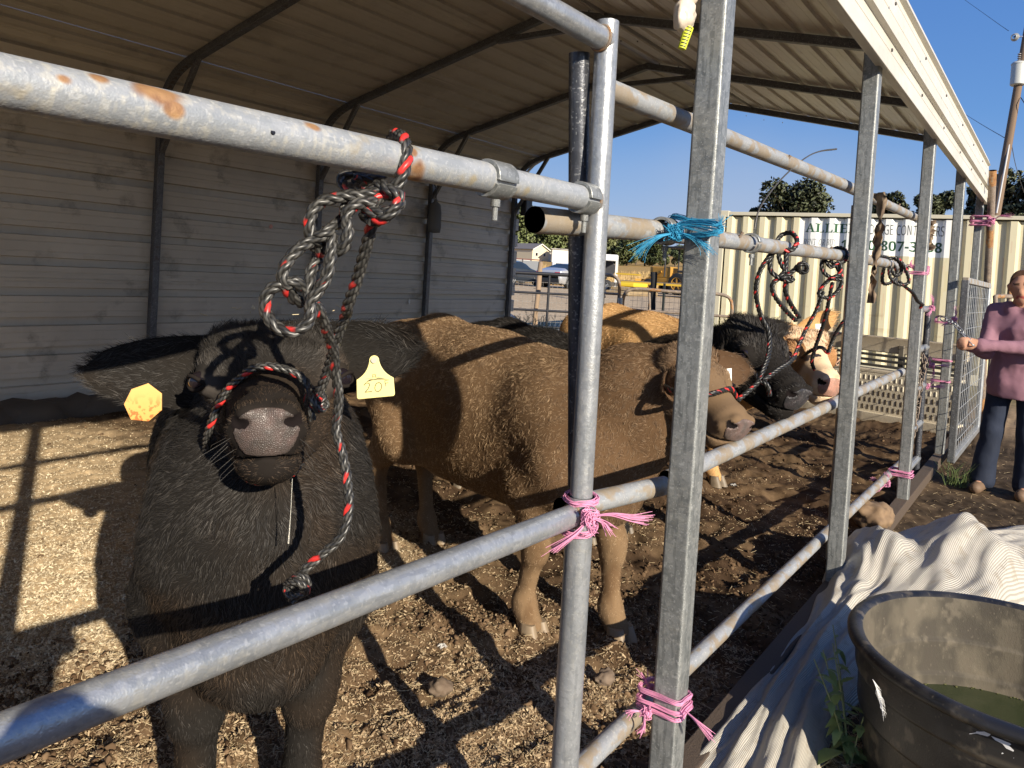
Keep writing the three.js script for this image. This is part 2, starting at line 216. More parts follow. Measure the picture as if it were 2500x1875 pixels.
  part('screw', sc, flat(0.12, 0.11, 0.10, { metalness: 0.5 }), shed, true);
  // frames: posts, rafters, curved eaves with their braces, collar ties under the ridge
  const T = 0.06;
  for (let k = -1; k < 6; k++) {
    const X = frameX(k), lean = 0;
    part('post', bar(V(X, 0.02, ZL), V(X, 2.42, ZL), T, T, V(1, 0, 0), 0.006), M.frameShadeDark, shed);
    part('post', bar(V(X, 0.05, ZR), V(X + lean, 2.46, ZR), 0.066, 0.066, V(1, 0, 0), 0.009), M.postZinc, shed);
    for (const [s, z0] of [[1, ZL], [-1, ZR]]) {
      const arc = []; for (let i = 0; i <= 12; i++) { const t = i / 12, a = (1 - t) ** 2, b = 2 * t * (1 - t), c = t * t; arc.push(V(X, 2.40 * a + 2.75 * b + rafterY(z0 + s * 0.42) * c, z0 * (a + b) + (z0 + s * 0.42) * c)); }
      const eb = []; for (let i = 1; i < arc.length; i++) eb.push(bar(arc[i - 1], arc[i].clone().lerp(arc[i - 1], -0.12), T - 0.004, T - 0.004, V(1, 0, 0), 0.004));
      part('curved_eave', eb, M.frameShadeDark, shed);
      part('rafter', bar(V(X, rafterY(z0 + s * 0.40), z0 + s * 0.40), V(X, rafterY(ZM) , ZM + s * 0.005), T, T, V(1, 0, 0), 0.006), M.frameShadeDark, shed);
      if (s > 0) part('eave_brace', bar(V(X, 2.12, z0 + s * 0.02), V(X, rafterY(z0 + s * 0.52) - 0.01, z0 + s * 0.52), 0.042, 0.042, V(1, 0, 0), 0.005), M.frameShadeDark, shed);
    }
    if (k < 5) part('collar_tie', bar(V(X, rafterY(ZM) - 0.155, ZM - 0.56), V(X, rafterY(ZM) - 0.155, ZM + 0.56), 0.045, 0.045, V(1, 0, 0), 0.004), M.frameShadeDark, shed);
  }
  part('base_rail', bar(V(-2.6, 0.045, ZR), V(8.55, 0.045, ZR), 0.07, 0.07, V(0, 1, 0), 0.006), std({ color: C(0.085, 0.060, 0.042), roughness: 0.9, bumpMap: zb(0.1), bumpScale: 0.002 }), shed);
  part('base_rail', bar(V(-2.6, 0.03, ZL), V(8.55, 0.03, ZL), 0.06, 0.06, V(0, 1, 0), 0.006), M.frameShadeDark, shed);
}
// things hung on the back posts
{
  const p = atD(1062, 530, depthOf(V(frameX(4), 2, ZL)) - 0.15);
  const bag = thing('hanging_sack', 'small grey sack hung on a back wall post', 'sack', V(p.x, p.y - 0.19, p.z));
  const g = new THREE.LatheGeometry([[0.001, 0], [0.085, 0.01], [0.098, 0.08], [0.092, 0.25], [0.075, 0.34], [0.03, 0.37], [0.02, 0.40]].map(([a, b]) => new THREE.Vector2(a, b)), 20); g.scale(1, 1, 0.6);
  part('sack', paint(g, (q) => { const k = 0.10 + 0.08 * fbm(q.x * 20, q.y * 20, q.z * 20); return [k, k, k * 0.92]; }), M.plain, bag);
  part('cord', sweep(curvePts([V(0, 0.40, 0), V(-0.03, 0.52, 0.02), V(-0.07, 0.60, 0.0)], 10), 0.006, 6), M.black, bag);
  const q = atD(1285, 506, depthOf(V(frameX(5), 2, ZL)));
  const lamp = thing('control_box', 'small dark box hung outside the end post of the back wall', 'box', V(q.x, q.y - 0.12, q.z));
  part('case', new RoundedBoxGeometry(0.16, 0.24, 0.10, 3, 0.02).translate(0, 0.12, 0), M.black, lamp);
  part('cable', sweep(curvePts([V(0.02, 0.02, 0), V(0.03, -0.1, 0.01), V(0.04, -0.25, 0), V(0.05, -0.36, 0.01)], 14), (t) => 0.009 * (1 - 0.6 * t), 6), M.black, lamp);
  const chip = atD(661, 553, depthOf(V(2.2, 1.6, ZL)) - 0.1); solo('paper_scrap', blob(0.02, 3, 0.5, 1, [1, 1.1, 0.3]).translate(onZ(661, 553, ZL - 0.02).x, onZ(661, 553, ZL - 0.02).y, ZL - 0.018), flat(0.75, 0.40, 0.33), 'tiny pink scrap stuck on the back wall', 'scrap');
  const c2 = onZ(1002, 737, ZL); solo('feather', blob(0.022, 8, 0.6, 1, [0.8, 1.4, 0.3]).translate(c2.x, c2.y, ZL - 0.02), flat(0.75, 0.74, 0.68), 'small white feather stuck low on the back wall', 'feather');
}

// ================================================================ pipe panels along the front of the pen (z = -0.782)
const ZP = -0.782, RP = 0.0235;
function clampRing(x, y, r, len, parent, ang = 0.4) {   // split collar round a rail with its bolt underneath
  const g = []; for (const [a0, a1] of [[ang, ang + 2.75], [ang + 3.05, ang + 6.0]]) { const sh = new THREE.Shape(); sh.absarc(0, 0, r + 0.0055, a0, a1, false); sh.absarc(0, 0, r + 0.0006, a1, a0, true); g.push(new THREE.ExtrudeGeometry(sh, { depth: len, bevelEnabled: true, bevelSize: 0.001, bevelThickness: 0.001, bevelSegments: 1, curveSegments: 16 }).rotateY(Math.PI / 2).translate(x, y, ZP)); }
  const c = part('clamp', g, M.postZinc, parent);
  part('bolt', [new THREE.CylinderGeometry(0.009, 0.009, 0.012, 6).translate(x + len / 2, y - r - 0.014, ZP + 0.004), new THREE.CylinderGeometry(0.005, 0.005, 0.03, 10).translate(x + len / 2, y - r - 0.028, ZP + 0.004)], M.postZinc, c);
}
const panelL = thing('corral_fence', 'weathered bright galvanized pipe panel nearest the camera, the black steer tied to it', 'corral fence', V());
part('rail', pipe(V(-1.6, 1.742, ZP), V(1.352, 1.783, ZP), RP), M.railClean, panelL);
part('rail', sweep([V(-1.6, 1.425, ZP), V(0.3, 1.448, ZP), V(0.98, 1.457, ZP)], 0.0255, 28, false), M.railLeft, panelL);
part('rail', pipe(V(0.95, 1.457, ZP), V(1.345, 1.459, ZP), 0.0245, 28), M.railLeft, panelL);
part('rail', pipe(V(-1.6, 0.88, ZP), V(1.345, 0.812, ZP), 0.0232, 28), M.railClean, panelL);
part('rail', pipe(V(-1.6, 0.215, ZP), V(1.345, 0.222, ZP), RP), M.railClean, panelL);
part('stile', [pipe(V(1.362, 0.84, ZP + 0.004), V(1.352, 1.822, ZP), 0.0235, 24), pipe(V(1.366, 0.0, ZP + 0.006), V(1.362, 0.85, ZP + 0.004), 0.0285, 24)], M.railClean, panelL);
part('stile', pipe(V(-1.6, 0.0, ZP), V(-1.6, 1.80, ZP), RP), M.railClean, panelL);
clampRing(0.985, 1.457, 0.0252, 0.052, panelL, 0.5); clampRing(1.283, 1.459, 0.0252, 0.04, panelL, 0.4);
// rusty weld beads where rails meet the stile
const weld = (x, y, r) => part('weld', new THREE.TorusGeometry(r, 0.0042, 6, 24).rotateY(Math.PI / 2 - 0.15).translate(x, y, ZP), M.pipeRust, panelL);
weld(1.329, 1.7825, 0.0245); weld(1.334, 1.459, 0.025); weld(1.337, 0.812, 0.023);
for (const x of [0.55, 0.78]) part('screw_hole', new THREE.CylinderGeometry(0.0032, 0.0032, 0.002, 10).rotateX(Math.PI / 2 - 0.5).translate(x, 1.4545 - 0.004, ZP + 0.0252), M.black, panelL);
const panelR = thing('corral_fence', 'longer galvanized pipe panel with mud crusted rails behind the row of square posts', 'corral fence', V());
part('stile', pipe(onZ(1409, 1420, ZP - 0.052), onZ(1414, 130, ZP - 0.052), 0.0215), M.steelShadeDark, panelR);  // shade on this stile is put into its dark steel colour
part('rail', pipe(V(1.40, 1.703, ZP - 0.03), V(3.46, 1.757, ZP)  , 0.0245), M.railDirty, panelR);
part('rail', pipe(V(3.40, 1.757, ZP - 0.002), V(5.36, 1.796, ZP), 0.0245), M.railDirty, panelR);
part('rail', pipe(V(1.215, 1.408, ZP - 0.055), V(1.70, 1.424, ZP - 0.02), 0.0265), M.railDirty, panelR);
part('rail', pipe(V(1.66, 1.423, ZP - 0.022), V(3.55, 1.460, ZP), 0.0245), M.railDirty, panelR);
part('rail', pipe(V(3.62, 1.462, ZP), V(5.0, 1.475, ZP), 0.0245), M.railDirty, panelR);
part('rail', pipe(V(1.38, 0.805, ZP - 0.052), V(1.783, 0.788, ZP), 0.0240), M.railDirty, panelR);
part('rail', pipe(V(1.80, 0.800, ZP), V(3.60, 0.811, ZP), 0.0235), M.railDirty, panelR);
part('rail', pipe(V(3.52, 0.811, ZP - 0.002), V(5.30, 0.823, ZP), 0.0235), M.railDirty, panelR);
part('rail', pipe(V(1.30, 0.232, ZP - 0.002), V(3.45, 0.219, ZP), 0.0225), M.railDirty, panelR);
part('rail', pipe(V(3.40, 0.219, ZP - 0.002), V(5.6, 0.203, ZP), 0.0225), M.railDirty, panelR);
clampRing(1.665, 1.4235, 0.0268, 0.045, panelR, 0.4); clampRing(2.30, 1.4355, 0.0246, 0.02, panelR, 0.2);
part('stile', pipe(V(onZ(2028, 1350, ZP - 0.045).x, 0.0, ZP - 0.045), V(onZ(2028, 1350, ZP - 0.045).x, 1.72, ZP - 0.045), 0.0235), M.railDirty, panelR);
for (const [x, y] of [[1.93, 1.448], [2.19, 1.453], [1.87, 1.727], [2.6, 1.742], [3.9, 1.79], [4.25, 1.797], [4.7, 1.806], [3.25, 1.475]]) part('bolt', new THREE.CylinderGeometry(0.005, 0.0045, 0.018, 8).rotateX(0.5).translate(x, y, ZP + 0.010), M.pipeRust, panelR);
// short walk-through panel between the third and fourth posts
const panelS = thing('corral_fence', 'short narrow pipe panel with stub rails between the third and fourth posts', 'corral fence', V());
part('stile', pipe(V(5.56, 0, ZP + 0.02), V(5.56, 1.235, ZP + 0.02), 0.022), M.railClean, panelS);
part('stile', pipe(V(6.10, 0, ZP + 0.02), V(6.10, 1.22, ZP + 0.02), 0.022), M.steelShadeDark, panelS);
for (const y of [1.215, 0.94, 0.67, 0.40, 0.14]) part('rail', pipe(V(5.58, y, ZP + 0.02), V(6.13, y + 0.005, ZP + 0.02), 0.0225), M.railClean, panelS);
// mesh walk gate further along
const gate = thing('mesh_gate', 'open walk gate of square tube and welded wire grid beside the girl', 'gate', V());
{
  const a = V(6.62, 0.06, -0.60), b = V(8.42, 0.07, -0.57), ta = V(6.66, 1.445, -0.60), tb = V(8.46, 1.44, -0.57);
  part('stile', bar(a, ta, 0.05, 0.05, V(1, 0, 0), 0.006), M.frameShadeDark, gate); part('stile', pipe(b, tb, 0.024), M.railClean, gate);
  part('rail', bar(ta, tb, 0.045, 0.045, V(0, 1, 0), 0.006), M.railDirty, gate); part('rail', bar(a.clone().add(V(0, 0.02, 0)), b.clone().add(V(0, 0.02, 0)), 0.05, 0.05, V(0, 1, 0), 0.006), M.railClean, gate);
  const w = M.railClean, p = (s, t) => a.clone().lerp(b, s).lerp(ta.clone().lerp(tb, s), t);
  for (let i = 1; i < 14; i++) part('wire', sweep([p(i / 14, 0), p(i / 14, 1)], 0.003, 6), w, gate);
  for (let j = 1; j < 11; j++) part('wire', sweep([p(0, j / 11), p(1, j / 11)], 0.003, 6), w, gate);
}
// leaning rusty pipe tied to the last post, and pen pipes past the gate
solo('rusty_pipe', pipe(onZ(2392, 1060, -0.60).setY(0.0), onZ(2424, 416, -0.60), 0.032, 16), std({ map: M.pipeRust.map, roughness: 0.8, bumpMap: zb(0.1), bumpScale: 0.001, metalness: 0.1 }), 'tall upright rusty pipe tied to the last shed post', 'pipe');
{
  const g = thing('corral_fence', 'rusty round cornered pipe panel beyond the mesh gate', 'corral fence', V());
  const A = V(9.2, 0, -0.55), h = 1.35; part('stile', bent([A.clone(), V(9.2, h * 0.7, -0.55), V(9.2, h - 0.04, -0.55), V(9.26, h, -0.53), V(10.2, h + 0.02, -0.2)], 0.022), M.pipeRust, g);
  part('stile', pipe(V(9.55, 0, -0.45), V(9.55, h + 0.12, -0.45), 0.024), M.pipeRust, g);
  for (const y of [1.05, 0.75, 0.45]) part('rail', pipe(V(9.2, y, -0.55), V(10.2, y + 0.02, -0.2), 0.018), M.pipeRust, g);
}
// ================================================================ ropes, twine, chains
function ropeGeo(path, r, seed = 1, n, gl = 0.10) {
  const L = path.getLength(); n = n || Math.ceil(L / (r * 0.55)); const pts = path.getSpacedPoints(n), out = [], rr = rng(seed);
  const fr = []; let nrm = V(0.3, 0.2, 1).normalize();
  for (let i = 0; i <= n; i++) { const t = pts[Math.min(n, i + 1)].clone().sub(pts[Math.max(0, i - 1)]).normalize(); nrm = nrm.clone().addScaledVector(t, -nrm.dot(t)); if (nrm.length() < 1e-3) nrm = V(t.y, t.z, t.x); nrm.normalize(); fr.push([t, nrm, t.clone().cross(nrm)]); }
  const step = L / n, pitch = 2 * Math.PI * step / (r * 6.0);
  for (let k = 0; k < 3; k++) {
    const q = pts.map((p, i) => { const a = i * pitch + k * 2.094; return p.clone().addScaledVector(fr[i][1], Math.cos(a) * r * 0.50).addScaledVector(fr[i][2], Math.sin(a) * r * 0.50); });
    const g = sweep(q, (t, i) => r * (0.55 + 0.035 * ((i % 2) * 2 - 1)), 8, true);
    const col = new Float32Array(g.attributes.position.count * 3);
    for (let i = 0; i < g.attributes.position.count; i++) { const row = Math.min(n, Math.floor(i / 9)), c = i % 9; const y = ((row + c) % 2 ? 0.15 : 0.9) * (0.5 + 0.8 * hash(row, c, seed + k)), ph = (row * step / (r * 6.0) + k * 0.333) % 1; let v = [mix(0.009, gl, y * y), mix(0.0088, gl * 0.96, y * y), mix(0.0085, gl * 0.88, y * y)]; const seg = Math.floor(row * step / (r * 6.0)), red = k === 0 && ph > 0.22 && ph < 0.66 && hash(seg, 3, seed) > 0.12 && c > 0 && c < 6; if (red) v = [0.62, 0.035, 0.03]; col.set(v, i * 3); }  // glints of the shiny yarn are painted in as pale grey vertex colours
    g.setAttribute('color', new THREE.BufferAttribute(col, 3)); out.push(g);
  }
  return join(out);
}
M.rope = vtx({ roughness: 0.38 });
const cat = (pts, closed = false) => new THREE.CatmullRomCurve3(pts, closed, 'centripetal');
// points given as [x, y, depth] in the photograph
const px = (list) => list.map(([u, v, d]) => atD(u, v, d));
const z3 = (list) => list.map(([x, y, d]) => [620 + x / 3.19, 300 + y / 3.19, d]), z2 = (list) => list.map(([x, y, d]) => [560 + x / 3.318, 720 + y / 3.318, d]), z1 = (list) => list.map(([x, y, d]) => [160 + x / 3.318, 720 + y / 3.318, d]);
{
  const R = 0.0088, halter = thing('rope_halter', 'black and red twisted rope halter looped on the near rail and round the black steer', 'rope halter', V());
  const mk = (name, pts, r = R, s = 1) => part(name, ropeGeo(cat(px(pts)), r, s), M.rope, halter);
  // over the rail and into the knot
  mk('rail_loop', z3([[780, 430, 1.135], [880, 440, 1.15], [1000, 400, 1.165], [1060, 250, 1.172], [1080, 110, 1.152], [1130, 95, 1.115], [1175, 150, 1.078], [1190, 260, 1.060], [1165, 390, 1.052], [1120, 480, 1.052], [1040, 540, 1.056], [960, 590, 1.06]]), R * 1.05, 2);
  mk('rail_loop', z3([[1010, 500, 1.07], [900, 510, 1.085], [760, 510, 1.12], [690, 480, 1.14], [690, 420, 1.145], [760, 390, 1.145], [860, 390, 1.15]]), R, 3);
  mk('knot', z3([[880, 560, 1.075], [980, 480, 1.06], [1050, 520, 1.045], [1130, 560, 1.04], [1130, 640, 1.042], [1060, 690, 1.038], [960, 700, 1.038], [880, 690, 1.045], [860, 720, 1.055], [930, 760, 1.05], [1030, 730, 1.03], [1110, 660, 1.03], [1120, 580, 1.05], [1040, 560, 1.06], [960, 600, 1.052], [930, 680, 1.045], [915, 780, 1.05]]), R * 0.98, 4);
  mk('loop', z3([[1010, 540, 1.06], [880, 560, 1.05], [760, 565, 1.045], [640, 580, 1.04], [520, 620, 1.035], [450, 700, 1.03], [430, 800, 1.03], [450, 885, 1.035], [540, 870, 1.03], [620, 810, 1.045], [690, 750, 1.07]]), R, 5);
  mk('loop', z3([[960, 620, 1.045], [860, 620, 1.04], [770, 650, 1.035], [720, 720, 1.035], [730, 810, 1.035], [725, 900, 1.035], [690, 980, 1.04], [610, 1000, 1.05], [560, 960, 1.06]]), R, 6);
  mk('loop', z3([[740, 560, 1.06], [720, 640, 1.06], [710, 700, 1.05]]), R, 16);
  mk('loop', z3([[520, 920, 1.05], [430, 930, 1.03], [330, 1000, 1.02], [250, 1100, 1.015], [220, 1190, 1.015], [250, 1250, 1.02], [320, 1245, 1.025], [385, 1290, 1.04]]), R, 7);
  mk('loop', z3([[470, 950, 1.05], [520, 1010, 1.06], [560, 960, 1.07]]), R, 17);
  mk('loop', z3([[610, 880, 1.04], [605, 1000, 1.032], [590, 1100, 1.03], [560, 1210, 1.03], [490, 1320, 1.03], [440, 1400, 1.03], [455, 1480, 1.03]]), R, 8);
  mk('loop', z3([[505, 1070, 1.06], [455, 1140, 1.05], [435, 1240, 1.045], [435, 1340, 1.04], [450, 1450, 1.03], [420, 1560, 1.025], [320, 1625, 1.02], [200, 1605, 1.02], [110, 1510, 1.02], [85, 1400, 1.02], [120, 1310, 1.02], [200, 1265, 1.02], [260, 1300, 1.03], [310, 1370, 1.045], [380, 1400, 1.06]]), R, 9);
  // the line down to the halter and the long tail
  mk('lead', [...z3([[930, 720, 1.06], [905, 850, 1.075], [855, 1030, 1.10], [800, 1230, 1.13], [725, 1440, 1.17]]), ...z2([[950, 150, 1.215], [890, 290, 1.245], [835, 470, 1.29], [785, 640, 1.325], [735, 770, 1.35], [690, 850, 1.36]])], R * 1.03, 10);
  mk('tail', [...z3([[470, 1400, 1.04], [520, 1490, 1.055]]), ...z2([[720, 100, 1.085], [770, 230, 1.12], [815, 370, 1.17], [850, 500, 1.205], [862, 650, 1.225], [885, 820, 1.24], [878, 960, 1.25], [862, 1090, 1.255], [905, 1250, 1.255], [945, 1420, 1.25], [960, 1560, 1.245]]), [852, 1240, 1.24], [832, 1310, 1.235], [785, 1355, 1.235], [740, 1395, 1.235], [712, 1430, 1.235]], R * 0.95, 11);
  mk('end_knot', [[705, 1425, 1.24], [735, 1405, 1.225], [752, 1425, 1.225], [735, 1450, 1.23], [705, 1452, 1.24], [700, 1430, 1.245], [725, 1420, 1.215], [748, 1440, 1.22], [720, 1458, 1.235], [712, 1470, 1.235]], R * 0.8, 12);
  mk('noseband', [...z2([[680, 830, 1.39], [640, 735, 1.42], [570, 655, 1.425], [440, 598, 1.42], [290, 575, 1.42], [150, 615, 1.425]]), ...z1([[1450, 645, 1.43], [1330, 745, 1.445], [1240, 890, 1.46], [1190, 1010, 1.47], [1150, 1140, 1.49], [1140, 1260, 1.53]])], R * 0.92, 13);
  mk('halter_knot', z2([[640, 800, 1.40], [640, 880, 1.37], [700, 900, 1.345], [760, 850, 1.345], [750, 790, 1.36], [690, 770, 1.38], [680, 850, 1.34], [720, 930, 1.34], [780, 900, 1.355], [740, 830, 1.34]]), R * 0.85, 14);
  mk('halter_knot', z2([[665, 890, 1.355], [668, 960, 1.35], [672, 1010, 1.355]]), R * 0.8, 15);
  mk('chin_strap', z2([[120, 1470, 1.47], [230, 1515, 1.42], [330, 1505, 1.41], [420, 1480, 1.42], [520, 1440, 1.46], [620, 1300, 1.52]]), R * 0.8, 18);
}
// halters of the other cattle: rail loops, slip knots and lines down to the heads
const zr = (list) => list.map(([x, y, d]) => [1700 + x * 0.37365, 480 + y * 0.37365, d]);
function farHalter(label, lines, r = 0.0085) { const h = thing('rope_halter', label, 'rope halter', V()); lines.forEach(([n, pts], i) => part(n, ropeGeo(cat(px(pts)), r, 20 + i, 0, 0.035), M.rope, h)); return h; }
farHalter('black and red rope halter tied at mid rail holding the black cow', [
  ['rail_loop', zr([[500, 340, 2.66], [560, 250, 2.70], [610, 235, 2.68], [650, 265, 2.63], [655, 310, 2.58], [620, 350, 2.57], [560, 350, 2.575]])],
  ['lead', zr([[520, 340, 2.58], [470, 400, 2.57], [415, 490, 2.57], [390, 600, 2.58], [400, 700, 2.60], [430, 800, 2.62], [470, 880, 2.62], [478, 980, 2.60], [465, 1060, 2.56], [430, 1150, 2.52], [405, 1210, 2.51], [330, 1280, 2.49], [270, 1330, 2.48]])],
  ['loop', zr([[500, 370, 2.585], [480, 430, 2.57], [490, 490, 2.565], [540, 530, 2.555], [600, 550, 2.55], [630, 545, 2.55], [600, 510, 2.56], [560, 450, 2.565], [540, 390, 2.575], [545, 350, 2.58]])],
  ['loop', zr([[590, 350, 2.58], [585, 420, 2.57], [580, 480, 2.565], [540, 530, 2.56], [500, 570, 2.56], [500, 620, 2.565], [540, 690, 2.58], [600, 760, 2.62], [650, 810, 2.66]])],
  ['loop', zr([[590, 540, 2.56], [580, 600, 2.57], [600, 670, 2.59], [640, 740, 2.63], [672, 790, 2.66]])],
  ['tail', zr([[560, 540, 2.545], [600, 510, 2.55], [640, 480, 2.55], [680, 440, 2.54], [720, 450, 2.54], [715, 490, 2.545], [675, 490, 2.55], [670, 450, 2.53], [705, 430, 2.53]])],
  ['noseband', zr([[320, 1090, 2.62], [370, 1150, 2.55], [420, 1200, 2.51], [460, 1230, 2.50], [480, 1300, 2.51]])],
  ['lead', zr([[440, 1200, 2.50], [520, 1140, 2.52], [600, 1090, 2.56], [640, 1050, 2.6]])]]);
farHalter('doubled black and red rope halter on the tan white faced cow', [
  ['rail_loop', zr([[860, 400, 3.27], [900, 340, 3.31], [950, 335, 3.30], [985, 370, 3.25], [970, 420, 3.20], [920, 440, 3.18], [870, 420, 3.18]])],
  ['loop', zr([[850, 400, 3.19], [820, 440, 3.18], [830, 490, 3.17], [880, 530, 3.16], [940, 540, 3.16], [950, 515, 3.16], [890, 530, 3.15], [840, 570, 3.16], [800, 640, 3.17], [860, 660, 3.18], [920, 620, 3.18], [950, 560, 3.18], [930, 480, 3.18], [890, 430, 3.18]])],
  ['loop', zr([[840, 410, 3.17], [880, 460, 3.15], [930, 430, 3.15], [940, 500, 3.15], [880, 540, 3.14]])],
  ['lead', zr([[830, 620, 3.17], [780, 750, 3.19], [720, 860, 3.2], [680, 950, 3.18], [640, 1050, 3.12]])],
  ['lead', zr([[890, 560, 3.16], [870, 660, 3.18], [840, 800, 3.22], [800, 920, 3.27], [770, 1010, 3.30], [755, 1080, 3.31], [770, 1130, 3.33]])],
  ['noseband', zr([[640, 1080, 3.62], [700, 1040, 3.46], [760, 1000, 3.36], [810, 985, 3.34], [850, 1015, 3.40], [860, 1020, 3.42]])],
  ['lead', zr([[830, 990, 3.38], [860, 1020, 3.36], [880, 960, 3.36], [920, 880, 3.34], [965, 810, 3.32]])]]);
farHalter('spare black rope knotted on the rail end between second and third posts', [
  ['rail_loop', [[2140, 625, 4.1], [2170, 632, 4.16], [2190, 665, 4.18], [2175, 690, 4.14], [2155, 690, 4.10], [2160, 650, 4.08], [2175, 630, 4.08], [2195, 640, 4.08], [2200, 665, 4.08], [2185, 672, 4.07], [2172, 650, 4.07]]],
  ['loop', [[2170, 655, 4.06], [2175, 680, 4.05], [2195, 695, 4.05], [2218, 690, 4.06], [2215, 668, 4.06], [2200, 640, 4.06], [2185, 628, 4.07]]],
  ['tail', [[2195, 688, 4.05], [2210, 700, 4.08], [2228, 715, 4.15], [2240, 735, 4.3], [2250, 745, 4.42], [2246, 752, 4.44], [2254, 742, 4.42]]]], 0.0095);
farHalter('black rope noseband across the face of the brown steer', [['noseband', [[1618, 940, 2.44], [1640, 952, 2.36], [1690, 968, 2.27], [1735, 962, 2.262], [1765, 954, 2.31], [1784, 950, 2.36], [1800, 975, 2.44]]]], 0.0085);

// baler twine: fibrous strands wound round things, with a knot and frayed tails
function twine(label, col, { loops = [], knot, tails = [], rad = 0.0016, n = 6, spread = 0.012, seed = 1 }) {
  rad *= 0.52; n = Math.round(n * 2.6);
  const r = rng(seed), t = thing('twine_tie', label, 'twine', V()), mat = std({ color: C(...col), roughness: 0.6 }), jit = (s) => V((r() - 0.5) * s, (r() - 0.5) * s, (r() - 0.5) * s);
  for (const L of loops) { const g = []; for (let i = 0; i < n; i++) { const o = jit(spread * 0.6); g.push(sweep(cat(L.map((p) => p.clone().add(o).add(jit(spread * 0.22))), true).getSpacedPoints(40), rad, 5)); } part('wrap', g, mat, t); }
  if (knot) { const g = []; for (let i = 0; i < n; i++) { const q = []; for (let k = 0; k < 7; k++) q.push(knot.clone().add(jit(spread * 1.9))); g.push(sweep(cat(q, true).getSpacedPoints(36), rad * 1.15, 5)); } part('knot', g, mat, t); }
  for (const T of tails) { const g = []; for (let i = 0; i < n + 3; i++) { const e = spread * (0.25 + 1.1 * r()), o = jit(1); g.push(sweep(cat(T.map((p, k) => p.clone().addScaledVector(o, e * 1.6 * (k / (T.length - 1)) ** 1.5).add(jit(spread * 0.12)))).getSpacedPoints(14), (q) => rad * (1 - 0.45 * q), 4)); } part('tail', g, mat, t); }
  return t;
}
const PINK = [0.72, 0.29, 0.46], BLUE = [0.03, 0.30, 0.52];
const ringY = (c, a, b, tilt = 0) => { const o = []; for (let i = 0; i < 12; i++) { const q = i / 12 * 2 * Math.PI; o.push(V(c.x + a * Math.cos(q), c.y + tilt * Math.cos(q), c.z + b * Math.sin(q))); } return o; };
const post = (k) => V(frameX(k), 0, ZR), sq = (c, w, d, tilt = 0) => [[1, 1], [0, 1.04], [-1, 1], [-1.03, 0], [-1, -1], [0, -1.04], [1, -1], [1.03, 0]].map(([a, b]) => V(c.x + a * w, c.y + a * tilt, c.z + b * d));
